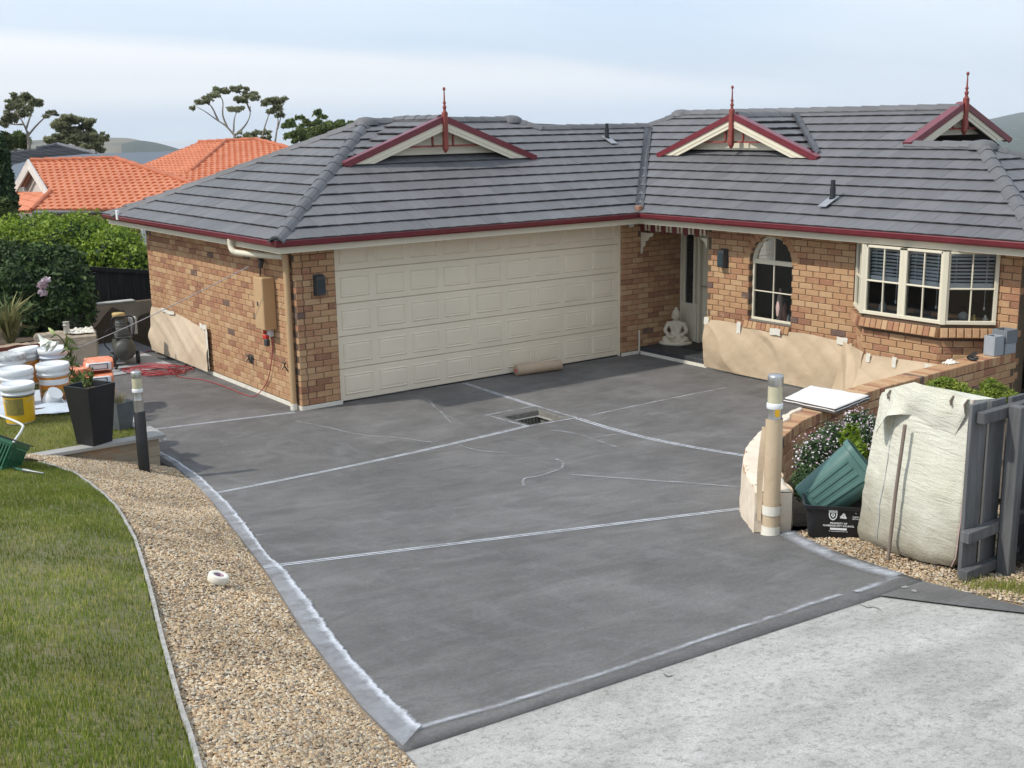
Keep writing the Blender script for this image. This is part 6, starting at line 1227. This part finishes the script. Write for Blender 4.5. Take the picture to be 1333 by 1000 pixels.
# n faces the camera side: flip by order; box planter under paper
px0 = Vector((-1.95, 5.32, 0)); pbz = zat((110, 436), (-1.45, 5.2)); pbx = thing('covered_planter', 'planter box wrapped in crumpled brown paper beside the compressor', 'planter', (-1.50, 5.5, 0), math.radians(-14)); m = MB(); m.box(-.50, .46, -.30, .34, -.02, pbz, .03); bm = bmesh.new(); me0 = m.mesh('paper_cover', PAPER_DIM); bm.from_mesh(me0); bmesh.ops.subdivide_edges(bm, edges=bm.edges[:], cuts=12, use_grid_fill=True); bm.to_mesh(me0); bm.free(); o = put('paper_cover', me0, pbx); crumple(o, .013, 26, 3)
m = MB(); m.box(-.03, .03, -.325, -.315, .02, pbz-.02, .003); m.build('tape_band', MAT('paper_tape', (.56, .46, .34), .6), pbx)
m = MB(); m.grid(lambda u, v: Vector((.02+.40*u, -.26+.5*v, pbz+.02+.05*abs(snoise(u*4, v*4, 2)))), 20, 20); m.build('torn_paper', TAPE, pbx)
sl_ = thing('solar_light', 'small pale cylinder lamp standing on the paper covered planter', 'lamp', Vector((-1.52, 5.42, pbz+.02))); m = MB(); m.lathe([(.05, 0), (.045, .12), (.055, .125), (.055, .14), (.045, .145), (.045, .17), (.055, .175), (.05, .19)], 16); m.build('lamp_body', MAT('frosted_lamp', (.50, .48, .42), .4), sl_)
ge = thing('garden_edging', 'low reddish brick edging wall of the back garden bed', 'edging', (-3.4, 5.1, 0)); m = MB(); m.box(-2.4, 1.45, 0, .16, -.1, .48, .012); m.build('edging_core', MAT('red_edging', (.28, .10, .07), .85, var=.3, vs=10), ge); m = MB(); m.grid(lambda u, v: Vector((-2.4+3.85*u, -.02+.22*v, .485+.012*snoise(u*20, v*4, 1.5))), 60, 6); m.build('edging_paper', MAT('edging_top', (.36, .24, .16), .85, col2=(.50, .40, .30), vs=5), ge)
loft('garden_bed', [(-5.9, 5.26), (-1.0, 5.9), (-1.0, 7.0)], [(-6.5, 9), (-3, 9), (-1.0, 7.05)], 12, 8, lambda x, y: 0*x+.42, SOIL, 'structure')
rh = thing('red_air_hose', 'tangled red air hose coiled on the drive and run along the wall', 'hose'); pts = []
for k in range(90):
    a = k*.62; pts.append(G((203+44*math.cos(a)*(.75+.25*math.sin(k*.37))+6*math.sin(k*1.3), 481+7.0*math.sin(a)*(.7+.3*math.cos(k*.53))+1.6*math.sin(k*.9)), .015+.012*(k % 5)))
pts += [G(q, .014) for q in ((232, 490), (262, 494), (292, 503), (316, 513), (331, 516))]+[Vector(onx(q, -.03)) for q in ((343, 505), (350, 490), (354, 465), (355, 446), (354, 434))]
RED = MAT('red_hose', (.36, .055, .06), .45, var=.2, vs=6); m = MB(); m.tube(catmull(pts, 4), .0068, 6); m.build('hose', RED, rh); m = MB(); m.tube(catmull([G(q, .012) for q in ((238, 478), (246, 470), (236, 462), (215, 459), (196, 457), (180, 462))], 6), .008, 6); m.tube(catmull([G(q, .012) for q in ((160, 480), (185, 487), (225, 486), (252, 478), (240, 472))], 6), .008, 6); m.build('hose', RED, rh)
bc_ = thing('black_cable', 'heap of thick black cable behind the cement bags', 'cable', G((138, 484))); m = MB(); m.tube([Vector((.17*math.cos(a)*(1+.12*math.sin(a*.7)), .12*math.sin(a), .03+.19*abs(math.sin(a*.23))+.02*math.sin(a*3))) for a in np.linspace(0, 30, 150)], .024, 7); m.build('cable', BLACKP, bc_)
rp = thing('guy_rope', 'thin grey rope strung from the gutter pipe down to the garden', 'rope'); a, b_ = Vector((-.43, 1.02, GZ-.24)), Vector((-3.75, 5.0, .95)); a2 = Vector(onx((324, 347), -.43)); b2 = D((-6, 492), 19.2); MB().tube([a2.lerp(b2, t)+Vector((0, 0, -.10*math.sin(math.pi*t))) for t in np.linspace(0, 1, 20)], .0065, 5).build('rope', MAT('rope_grey', (.34, .33, .34), .6), rp)
# dark fence
df = thing('dark_fence', 'dark stained paling fence behind the paper covered low wall', 'fence', (0, 7.55, 0)); 
for k in range(28):
    x0 = -3.0+k*.152; zt = 1.33-.147*(x0+.48); MB().box(x0, x0+.145, -.011+rj(.005), .011, -.4, zt+rj(.006)).build('paling', DARKFENCE, df)
m = MB(); m.add([(-3.0, -.05, 1.71-.04), (1.26, -.05, 1.08-.04), (1.26, .03, 1.08-.04), (-3.0, .03, 1.71-.04), (-3.0, -.05, 1.71+.03), (1.26, -.05, 1.08+.03), (1.26, .03, 1.08+.03), (-3.0, .03, 1.71+.03)], [(3, 2, 1, 0), (4, 5, 6, 7), (0, 1, 5, 4), (1, 2, 6, 5), (2, 3, 7, 6), (3, 0, 4, 7)]); m.build('top_rail', DARKFENCE, df)
# narrow rear return of the house seen past the corner
q = D((189, 318), 25.0); m = MB(); m.box(q.x-.55, q.x+1.5, q.y+.1, q.y+.3, -.3, 2.15); m.build('wall', MAT('rear_brick', (.30, .17, .09), .9, var=.25, vs=9), house); MB().box(q.x-.06, q.x+.06, q.y-.05, q.y+.09, -.3, 2.15, .004).build('post', WHITEP, house)

# ================================================================== PLANTS
def shrub(name, label, cat, blobs, n, size, mat, core=True, up=.3, aspect=1.8, group=None, stems=True, base=None, flowers=None):
    c0 = blobs[0][0]; g = Vector(base) if base else Vector((c0[0], c0[1], c0[2]-blobs[0][1][2])); t = thing(name, label, cat, g, group=group)
    B = [(Vector(c)-g, r) for c, r in blobs]; leafy('foliage', B, n, size, mat, t, up, aspect)
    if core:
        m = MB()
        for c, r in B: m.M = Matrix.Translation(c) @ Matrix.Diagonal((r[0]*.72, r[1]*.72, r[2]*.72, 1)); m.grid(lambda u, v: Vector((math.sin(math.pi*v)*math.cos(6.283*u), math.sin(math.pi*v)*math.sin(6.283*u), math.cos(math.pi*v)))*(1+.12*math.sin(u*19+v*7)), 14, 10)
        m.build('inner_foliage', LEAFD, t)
    if stems:
        m = MB()
        for c, r in B[:6]: m.tube([Vector((0, 0, -.05)), Vector((c.x*.5, c.y*.5, max(c.z*.45, .05))), c], [.02*max(r[0], .3), .014*max(r[0], .3), .005], 5)
        m.build('stem', BARK, t)
    return t
def PX(q, s, rx, rz, ry=None): k = s/F_PX; return (D(q, s), (rx*k, (ry if ry else rx)*k, rz*k))
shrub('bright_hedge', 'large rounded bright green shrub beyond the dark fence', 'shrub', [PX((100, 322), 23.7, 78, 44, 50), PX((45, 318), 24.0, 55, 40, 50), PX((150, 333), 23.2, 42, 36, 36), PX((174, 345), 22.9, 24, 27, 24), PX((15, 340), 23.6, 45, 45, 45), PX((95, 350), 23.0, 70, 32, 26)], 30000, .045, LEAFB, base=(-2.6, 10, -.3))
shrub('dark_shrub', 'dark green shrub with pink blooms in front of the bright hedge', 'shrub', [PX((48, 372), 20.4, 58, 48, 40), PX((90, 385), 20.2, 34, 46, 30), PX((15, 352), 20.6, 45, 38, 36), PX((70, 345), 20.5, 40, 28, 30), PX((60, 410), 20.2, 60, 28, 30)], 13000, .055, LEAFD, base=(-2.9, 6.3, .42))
fl = bpy.data.objects['dark_shrub']
for q in ((56, 381), (55, 371), (60, 365)):
    c, r = PX(q, 19.6, 6, 4); leafy('bloom', [(c-fl.location, (r[0], r[0]*.7, r[2]))], 60, .05, FLW, fl, .2, 1.1)
cpos = D((13, 437), 19.0); cpos.z = .47; cy = thing('cordyline', 'spiky strap leaved plant at the left edge of the garden bed', 'plant', cpos); STRAP = mk_leaf('strap_leaf', [(0, (.10, .10, .035)), (.5, (.17, .19, .07)), (1, (.30, .27, .12))]); tuft('leaves', 70, .06, .85, .018, STRAP, cy, .75); tuft('dry_skirt', 40, .06, .45, .015, DRYG, cy, 1.5)
lp = D((95, 432), 20.3); lp.z = .52; lv = thing('lavender', 'small grey green lavender bush behind the papered planter', 'plant', lp); tuft('stems', 700, .20, .26, .005, LAV, lv, .7); leafy('foliage', [(Vector((0, 0, .10)), (.30, .22, .14))], 900, .025, LAV, lv)
li = T((74, 497)); lp2 = thing('lily_plant', 'white lily plant on a stem in front of the bluish pail', 'flower', T((88, 516))+Vector((0, 0, 0))); m = MB()
st = [D((96, 490), 15.6), D((92, 468), 15.5), D((84, 447), 15.4), D((74, 436), 15.3), D((66, 440), 15.25)]; o0 = lp2.location; st = [T((100, 506))]+st; m.tube(catmull([p-o0 for p in st], 5), .007, 5); m.build('stem', LEAFM, lp2)
WLIL = MAT('lily_white', (.74, .75, .66), .5, var=.04)
for q, an, sz in (((55, 443), -.5, 1.0), ((66, 447), -.9, 1.1), ((58, 449), -1.2, .9)):
    m = MB(); c = D(q, 15.2)-o0; m.M = Matrix.Translation(c) @ Matrix.Rotation(an, 4, Vector((_fw[0], _fw[1], 0))) @ Matrix.Rotation(math.pi, 4, 'X'); m.lathe([(.008*sz, -.09*sz), (.02*sz, -.04*sz), (.04*sz, .02*sz), (.075*sz, .06*sz)], 12, False, False)
    for k in range(6): a = k*math.pi/3; m.add([(.07*sz*math.cos(a-.4), .07*sz*math.sin(a-.4), .055*sz), (.07*sz*math.cos(a+.4), .07*sz*math.sin(a+.4), .055*sz), (.12*sz*math.cos(a), .12*sz*math.sin(a), .05*sz)], [(0, 1, 2)])
    m.build('bloom', WLIL, lp2)
m = MB(); c = D((69, 433), 15.3)-o0; m.M = Matrix.Translation(c) @ Matrix.Rotation(-.7, 4, Vector((_fw[0], _fw[1], 0))); m.lathe([(.004, -.06), (.024, -.02), (.026, .02), (.012, .07), (.002, .085)], 10); m.build('bud', MAT('lily_bud', (.50, .55, .22), .5), lp2)
leafy('leaf', [(D((90, 465), 15.5)-o0, (.10, .10, .22)), (D((97, 492), 15.6)-o0, (.10, .1, .14))], 70, .045, LEAFM, lp2, .2, 4.0)
# right-hand bed
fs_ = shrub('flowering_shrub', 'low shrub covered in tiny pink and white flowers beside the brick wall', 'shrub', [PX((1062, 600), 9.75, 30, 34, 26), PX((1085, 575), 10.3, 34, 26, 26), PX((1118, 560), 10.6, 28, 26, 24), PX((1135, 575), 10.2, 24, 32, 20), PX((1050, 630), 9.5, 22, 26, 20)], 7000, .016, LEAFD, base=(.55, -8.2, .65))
leafy('blossom', [(c-fs_.location, (r[0]*1.08, r[1]*1.08, r[2]*1.08)) for c, r in (PX((1062, 596), 9.72, 30, 33, 26), PX((1085, 573), 10.25, 34, 25, 26), PX((1118, 558), 10.55, 28, 26, 24), PX((1135, 573), 10.15, 22, 30, 20))], 1500, .018, FLW, fs_, .5, 1.0)
shrub('broadleaf_bush', 'small bright green broad leaved bush among the pink flowers', 'shrub', [PX((1107, 572), 9.75, 15, 20, 14), PX((1113, 588), 9.6, 17, 16, 14)], 420, .035, LEAFB, core=False, base=(.75, -8.65, .68))
shrub('yellow_conifer', 'feathery yellow green shrub above the white bag, left of the two', 'shrub', [PX((1220, 505), 11.0, 16, 11), PX((1243, 510), 11.0, 20, 15), PX((1232, 498), 11.0, 13, 7), PX((1262, 520), 10.9, 20, 13)], 3600, .018, YELG, core=False, base=(2.2, -8.3, .55), group='yellow green shrubs against the brick wall')
shrub('yellow_conifer', 'feathery yellow green shrub beside the fence top, right of the two', 'shrub', [PX((1290, 505), 11.3, 15, 12), PX((1302, 515), 11.3, 22, 12), PX((1284, 520), 11.2, 22, 14)], 3000, .018, YELG, core=False, base=(2.7, -8.2, .55), group='yellow green shrubs against the brick wall')
# ================================================================== NEIGHBOURS
def plane_from(A, B, C): n = (B-A).cross(C-A).normalized(); return n, n.dot(A)
def onpl(q, n, d): c, dd = ray(q); c, dd = Vector(c), Vector(dd); return c+dd*((d-n.dot(c))/n.dot(dd))
def poly_roof(TLx, A, B, C, pix, mat, gauge, tw, wave=0.0, h=.04):
    """plane through A (eave left), B (eave right), C (up-slope); polygon given on the photo, unrolled to (along, up)"""
    n, d = plane_from(A, B, C)
    U = Vector((n.y, -n.x, 0)).normalized(); U = -U if U.dot(Vector(_R)) < 0 else U
    nn = n if n.z > 0 else -n; Vd = nn.cross(U).normalized(); P3 = [onpl(q, n, d) for q in pix]; O = min(P3, key=lambda p: p.dot(Vd)).copy()
    pl = [((p-O).dot(U), (p-O).dot(Vd)) for p in P3]; pitch = math.asin(max(-1, min(1, Vd.z))); TLx.plane(O, U, pl, pitch, gauge, tw, mat, h, .003, wave); return P3, O
def base_roof(name, par, polys, mat):
    m = MB()
    for P in polys: m.add([p-Vector((0, 0, .05)) for p in P], [list(range(len(P)))])
    return m.build(name, mat, par)
oh = thing('orange_roofed_house', 'neighbouring house with a bright orange tiled roof and white gable', 'house', (D((120, 300), 32).x, D((120, 300), 32).y, -1.2)); ol = oh.location
s1 = 34.0; R0, R1 = D((40, 211), s1), D((148, 207.5), s1); R1.z = R0.z = (R0.z+R1.z)/2; ev = [D((42, 273), 30.6), D((240, 272), 30.6)]; z_ = (ev[0].z+ev[1].z)/2
for e in ev: e.z = z_
TO = Tiles(); P_ = []
pa, _ = poly_roof(TO, ev[0], ev[1], R0, [(40, 211), (150, 207), (245, 238), (300, 274), (42, 274), (66, 250)], ORANGE, .235, .195, .015); P_.append(pa)
n_, d_ = plane_from(ev[0], ev[1], R0); FR = onpl((66, 251), n_, d_); FL = D((21, 251), 34.4); FL.z = FR.z
pb, _ = poly_roof(TO, D((4, 272), 33.0), onpl((42, 274), n_, d_), FR, [(21, 251), (66, 251), (42, 275), (-8, 275)], ORANGE, .235, .195, .015); P_.append(pb)
A2, B2_ = D((250, 222), 35.5), D((400, 228), 35.0); B2_.z = A2.z-.15; C2 = D((294.5, 184.5), 39.0)
pc, _ = poly_roof(TO, D((250.5, 222), 36.0), D((390, 218), 35.6), C2, [(294.5, 184.3), (333, 182.5), (376, 193.5), (420, 210), (400, 235), (200, 245), (250.5, 222)], ORANGE, .235, .195, .015); P_.append(pc)
pd, _ = poly_roof(TO, D((190, 213), 38.0), D((250.5, 222), 36.0), C2, [(259, 186.2), (294.5, 184.3), (250.5, 222), (205, 243), (165, 224)], ORANGE, .235, .195, .015); P_.append(pd)
rf = base_roof('roof', oh, [[p-ol for p in P] for P in P_], ORANGE_CAP)
for e in range(len(TO.L)):
    F, *r = TO.L[e]; F = Matrix.Translation(-ol) @ F; TO.L[e] = (F, *r)
TO.finish(oh, rf, 300, 'roof_tiles', lambda p: (p+ol-Vector(CAM)).length)
def capline(A, B, r, par, mat, off):
    n = max(2, int((B-A).length/.38)); 
    for k in range(n): a, b = A.lerp(B, k/n), A.lerp(B, (k+1.06)/n); MB().tube([a-off+Vector((0, 0, .03)), b-off+Vector((0, 0, .015))], [r*1.08, r*.92], 7).build('ridge_cap', mat, par)
for a, b in ((R0, pa[1]), (pa[1], pa[2]), (pa[2], pa[3]), (FR, pa[4]), (pc[0], pc[1]), (pc[1], pc[2]), (pc[0], pc[6]), (pd[0], pd[1])): capline(a, b, .075, rf, ORANGE_CAP, ol)
for X, F_ in ((R0, FR), (R0, FL)):
    d = (F_-X); away = Vector((_fw[0], _fw[1], 0)); m = MB(); w = Vector((0, 0, -.30)); a, b = X+Vector((0, 0, .06))-ol, F_+Vector((0, 0, .02))-ol
    vs = [a-away*.25, b-away*.25, b-away*.25+w*.8, a-away*.25+w, a-away*.10, b-away*.10, b-away*.10+w*.8, a-away*.10+w]; m.add(vs, [(0, 1, 2, 3), (7, 6, 5, 4), (0, 4, 5, 1), (1, 5, 6, 2), (2, 6, 7, 3), (3, 7, 4, 0)]); m.build('barge_board', MAT('white_barge', (.70, .66, .60), .5), oh)
m = MB(); back = Vector((_fw[0], _fw[1], 0))*1.0; a = [FL-ol+Vector((0, 0, -.1)), FR-ol+Vector((0, 0, -.1)), R0-ol]; m.add([p+back*.5 for p in a], [(0, 1, 2)]); m.build('gable_panel', MAT('pinkish_gable', (.50, .42, .37), .8), oh)
m = MB(); m.add([R0-ol, FL-ol, FL-ol+back*3, R0-ol+back*3], [(0, 1, 2, 3)]); m.build('roof', ORANGE_CAP, oh)
m = MB(); a, b = ev[0]-ol, ev[1]-ol; bk2 = Vector((_fw[0], _fw[1], 0)).normalized(); w0, w1 = a+bk2*.6, b+bk2*3.6*0+b*0+bk2*.6+(b-a).normalized()*1.5
m.add([w0, w1, w1+bk2*7, w0+bk2*7]+[Vector((p.x, p.y, -1.5)) for p in (w0, w1, w1+bk2*7, w0+bk2*7)], [(0, 1, 5, 4), (1, 2, 6, 5), (2, 3, 7, 6), (3, 0, 4, 7)]); m.build('wall', MAT('neighbour_wall', (.40, .33, .25), .85, var=.15), oh)
m = MB(); m.tube([a+Vector((0, 0, -.06)), b+(b-a).normalized()*1.0+Vector((0, 0, -.06))], .07, 6); m.build('gutter', MAT('grey_gutter', (.16, .16, .165), .5), oh)
GT = mk_tile('far_grey_tile', 'x', (.095, .098, .105), (.15, .152, .16)); BM_ = MAT('blue_grey_metal_roof', (.105, .118, .132), .45, metal=.2, var=.06, vs=.6)
gh = thing('grey_tiled_house', 'distant house with a grey tiled hip roof under the left trees', 'house', (D((60, 240), 52).x, D((60, 240), 52).y, -2)); gl = gh.location; TG = Tiles(); e0, e1, c2 = D((5, 216), 49), D((120, 204), 49), D((75, 188.7), 55); e1.z = e0.z = (e0.z+e1.z)/2
p1, _ = poly_roof(TG, e0, e1, c2, [(49, 193.6), (75.6, 188.7), (125, 201), (130, 212), (-10, 222), (-10, 199)], GT, .36, .6); 
for e in range(len(TG.L)): F, *r = TG.L[e]; TG.L[e] = (Matrix.Translation(-gl) @ F, *r)
rf2 = base_roof('roof', gh, [[p-gl for p in p1]], GT); TG.finish(gh, rf2, 0, 'roof_tiles', lambda p: 0); capline(p1[0], p1[1], .09, rf2, GT, gl); capline(p1[1], p1[2], .09, rf2, GT, gl)
q = [p-gl for p in (p1[3], p1[4])]; bk3 = Vector((_fw[0], _fw[1], 0))*9; m = MB(); m.add([q[0], q[1], Vector((q[1].x, q[1].y, -1.5)), Vector((q[0].x, q[0].y, -1.5)), q[0]+bk3, q[1]+bk3], [(0, 1, 2, 3), (0, 4, 5, 1)]); m.build('wall', MAT('far_wall', (.32, .29, .25), .9), gh)
mh = thing('metal_roofed_house', 'house with a plain blue grey metal roof behind the orange roof', 'house', (D((150, 240), 44).x, D((150, 240), 44).y, -2)); ml = mh.location; e0, e1, c2 = D((10, 238), 40), D((200, 232), 40), D((150, 199), 47); e1.z = e0.z = (e0.z+e1.z)/2; n_, d_ = plane_from(e0, e1, c2); pm_ = [onpl(q, n_, d_) for q in ((52, 204), (112, 199), (262, 194), (300, 240), (5, 245), (13, 214))]; base_roof('roof', mh, [[p-ml for p in pm_]], BM_)
Um = (e1-e0).normalized(); Vm = n_.cross(Um); Vm = Vm if Vm.z > 0 else -Vm
m = MB()
for k in range(-4, 26):
    a = e0+Um*(k*.42)-ml; pts2 = [a+Vm*.0, a+Vm*2.6]
    if k > 3: m.tube([pts2[0]+n_*.0, pts2[1]], .018, 4)
m.build('seam', BM_, mh); q = [p-ml for p in (pm_[3], pm_[4])]; m = MB(); m.add([q[0], q[1], Vector((q[1].x, q[1].y, -1.5)), Vector((q[0].x, q[0].y, -1.5)), q[0]+bk3, q[1]+bk3], [(0, 1, 2, 3), (0, 4, 5, 1)]); m.build('wall', MAT('far_wall_pale', (.36, .34, .30), .9), mh)
# ================================================================== TREES
def gum(label, s, trunk, branches, clumps, n, size, mat=GUM, tr=.10, group=None, name='gum_tree', flat=.8):
    b = D(trunk[0], s); g = Vector((b.x, b.y, min(b.z, -2.5))); t = thing(name, label, 'tree', g, group=group); m = MB(); tp = [D(q, s) for q in trunk]
    m.tube([Vector((0, 0, 0))]+[p-g for p in tp], [tr*1.6]+[tr*(1-.4*i/len(tp)) for i in range(len(tp))], 7)
    for br in branches:
        P = [D((q[0], q[1]), s+((q[2] if len(q) > 2 else 0))) - g for q in br]; m.tube(catmull(P, 4), [tr*.55*(1-.75*i/(4*(len(P)-1))) for i in range(4*(len(P)-1)+1)], 6)
    m.build('trunk', BARK, t); B = []
    for (x, y, rx, rz) in clumps:
        k = s/F_PX; c = D((x, y), s+rng.uniform(-1.2, 1.2))-g; B.append((c, (rx*k*.55, rx*k*.55, rz*k*.6)))
        for j in range(10): f_ = rng.uniform(.2, .42); B.append((c+Vector((rng.uniform(-1, 1)*rx*k*.95, rng.uniform(-1, 1)*rx*k*.95, rng.uniform(-.9, .9)*rz*k)), (rx*k*f_, rx*k*f_, rz*k*f_*1.1)))
    leafy('crown', B, n, size, mat, t, .4, 2.4); return t
gum('tall gum tree with an open crown and forked pale trunk, far left', 60, [(38, 222), (38, 190), (36, 172)], [[(37, 175), (30, 160), (24, 150), (22, 140)], [(37, 176), (48, 163), (60, 152), (72, 147)], [(34, 168), (40, 150), (45, 138)], [(31, 162), (18, 162), (6, 160)], [(24, 150), (14, 140)]], [(28, 128, 14, 6), (18, 138, 12, 7), (47, 132, 9, 6), (12, 152, 9, 7), (28, 148, 9, 5), (5, 160, 7, 6), (68, 147, 7, 3), (60, 152, 4, 2), (37, 141, 7, 4)], 4300, .10, group='gum trees beyond the neighbouring roofs')
gum('bushy gum tree with a thick rounded crown above the grey roof', 58, [(112, 215), (108, 192), (102, 180)], [[(103, 182), (92, 172), (84, 164)], [(104, 182), (116, 170), (120, 160)], [(107, 188), (122, 180), (132, 178)]], [(98, 156, 22, 6), (82, 163, 12, 7), (115, 162, 10, 6), (84, 177, 16, 8), (104, 177, 15, 7), (122, 178, 12, 9), (68, 184, 10, 5), (116, 190, 14, 6), (135, 181, 6, 5), (98, 168, 9, 5)], 8600, .10, group='gum trees beyond the neighbouring roofs')
gum('small dark bushy tree at the far left under the tall gum', 62, [(20, 215), (20, 190)], [[(20, 192), (12, 182)], [(20, 192), (28, 183)]], [(18, 181, 14, 8), (8, 184, 9, 8), (29, 185, 8, 8)], 2600, .18, LEAFM, group='gum trees beyond the neighbouring roofs')
gum('wide gum tree with flat tiered crown and bare forked limbs behind orange roof', 62, [(305, 230), (305.5, 190), (305.5, 174)], [[(305, 176), (294, 164), (282, 156), (268, 146), (256, 139)], [(296, 166), (290, 150), (290, 132), (284, 122)], [(306, 176), (318, 165), (325, 152), (326, 138)], [(326, 145), (318, 128), (310, 120)], [(304, 172), (305, 155), (308, 147)], [(284, 157), (276, 140), (268, 132)]], [(288, 118, 10, 4), (278, 124, 9, 4), (263, 133, 9, 3.5), (251, 141, 4, 3), (270, 129, 7, 3), (308, 116, 11, 4), (296, 119, 7, 3), (323, 124, 13, 4.5), (316, 130, 11, 4), (331, 128, 6, 4), (305, 143, 9, 3), (313, 141, 5, 2)], 4200, .085, group='gum trees beyond the neighbouring roofs')
gum('slender gum tree with twin stems, right of the wide flat crowned one', 60, [(358, 230), (357, 190)], [[(357, 192), (360, 172), (362, 156), (358, 146)], [(338, 200), (342, 175), (348, 155), (351, 146)], [(361, 168), (366, 152)]], [(355, 131, 13, 4.5), (366, 131, 9, 4), (347, 134, 7, 4), (358, 142, 11, 5), (365, 149, 6, 4), (322, 176, 10, 6), (342, 173, 9, 4), (348, 182, 9, 5), (311, 181, 4, 3)], 3000, .085, group='gum trees beyond the neighbouring roofs')
gum('spreading olive green tree rising over the left slope of the grey roof', 56, [(410, 230), (410, 190)], [[(410, 192), (395, 172), (382, 160), (378, 156)], [(410, 192), (412, 165), (413, 150)], [(410, 190), (430, 170)]], [(378, 159, 8, 5), (372, 163, 5, 3), (390, 153, 5, 3), (413, 147, 5, 4), (420, 152, 6, 2), (425, 165, 16, 8), (405, 170, 16, 8), (440, 163, 15, 6), (452, 163, 11, 4), (395, 180, 14, 9), (378, 176, 8, 5), (420, 180, 26, 9), (400, 160, 8, 4)], 9000, .10, LEAFM, group='gum trees beyond the neighbouring roofs')
cyp = D((2, 250), 27); t = thing('cypress', 'dark narrow cypress at the left edge before the grey roof', 'tree', (cyp.x, cyp.y, -1)); kx = 27/F_PX
leafy('foliage', [(D((2, 235), 27)-t.location, (15*kx, 15*kx, 28*kx)), (D((1, 208), 27)-t.location, (11*kx, 11*kx, 22*kx)), (D((0, 188), 27)-t.location, (6*kx, 6*kx, 15*kx)), (D((4, 262), 27)-t.location, (18*kx, 18*kx, 25*kx))], 9000, .06, LEAFD, t, .2, 2.0); MB().tube([(0, 0, 0), (0, 0, 4.2)], [.14, .03], 6).build('trunk', BARK, t)
gx = D((2, 285), 26.5); shrub('grey_bush', 'dull green bush at the left edge beside the orange roof', 'shrub', [PX((2, 282), 26.2, 20, 24), PX((14, 292), 26, 12, 14)], 2200, .07, LEAFM, base=(gx.x, gx.y, -.6))
# ================================================================== DISTANT LAND AND HAZE
def ridge(name, pts, s, front, back, mat, zf=-46, seed=1):
    P = [D(q, s) for q in pts]; P = catmull([tuple(p) for p in P], 8); n = len(P); V = []; rows = 9
    dirh = Vector((_fw[0], _fw[1], 0)).normalized()
    for j in range(rows):
        f = j/(rows-1)
        for i, p in enumerate(P):
            p = Vector(p); dirh = Vector((p.x-CAM[0], p.y-CAM[1], 0)).normalized()
            if f < .5: k = f*2; q = p-dirh*front*(1-k); q.z = zf+(p.z-zf)*(k**1.3)
            else: k = (f-.5)*2; q = p+dirh*back*k; q.z = p.z+(zf-p.z)*(k**1.5)
            q.z += (abs(p.z-zf))*.025*float(snoise(np.array(i*.35), np.array(j*.9), 1.3, seed))*(1 if 0 < j < rows-1 else 0)*(0 if j == 4 else 1); V.append(q)
    F = [(j*n+i, j*n+i+1, (j+1)*n+i+1, (j+1)*n+i) for j in range(rows-1) for i in range(n-1)]; m = MB(); m.add(V, F, True); return m.build(name, mat, None, kind='structure')
HILLM = MAT('dry_hill', (.175, .15, .105), .95, col2=(.085, .085, .05), vs=.012, mask=(.42, .62)); FOREST = MAT('far_forest', (.045, .06, .045), .95, var=.2, vs=.03); 
ridge('hill', [(-220, 200), (-60, 190), (40, 183), (95, 180.5), (140, 179.5), (170, 180.5), (195, 187), (225, 199), (250, 208)], 1500, 700, 900, HILLM)
ridge('hill', [(158, 188), (176, 183.5), (192, 184), (214, 188.5), (240, 196.5), (262, 205)], 1350, 500, 500, FOREST, seed=4)
town, tt, tb_, tp_ = newmat('wooded_town_slope', .95, 0, .2); vo = N(tt, 'ShaderNodeTexVoronoi'); vo.inputs['Scale'].default_value = .03; L(tt, tp_, vo.inputs['Vector']); L(tt, mixc(tt, mrange(tt, vo.outputs['Distance'], .10, .16, .8, 0), (.05, .065, .045), (.42, .38, .34)), tb_.inputs['Base Color'])
ridge('hill', [(1150, 166), (1230, 163), (1285, 155.5), (1310, 150.5), (1333, 146), (1380, 141), (1460, 138), (1560, 152), (1650, 166)], 2700, 2050, 1200, town, seed=7)
hz_ = bpy.data.materials.new('air_haze'); hz_.use_nodes = True; t = hz_.node_tree; t.nodes.remove(t.nodes['Principled BSDF']); pv = N(t, 'ShaderNodeVolumePrincipled'); pv.inputs['Color'].default_value = (.88, .94, 1.0, 1); pv.inputs['Density'].default_value = .00017; pv.inputs['Anisotropy'].default_value = .0; L(t, pv.outputs[0], t.nodes['Material Output'].inputs['Volume'])
m = MB(); m.box(-4700, 4700, -4700, 4700, -47.5, 190); hzo = m.build('haze', hz_, None, kind='stuff')
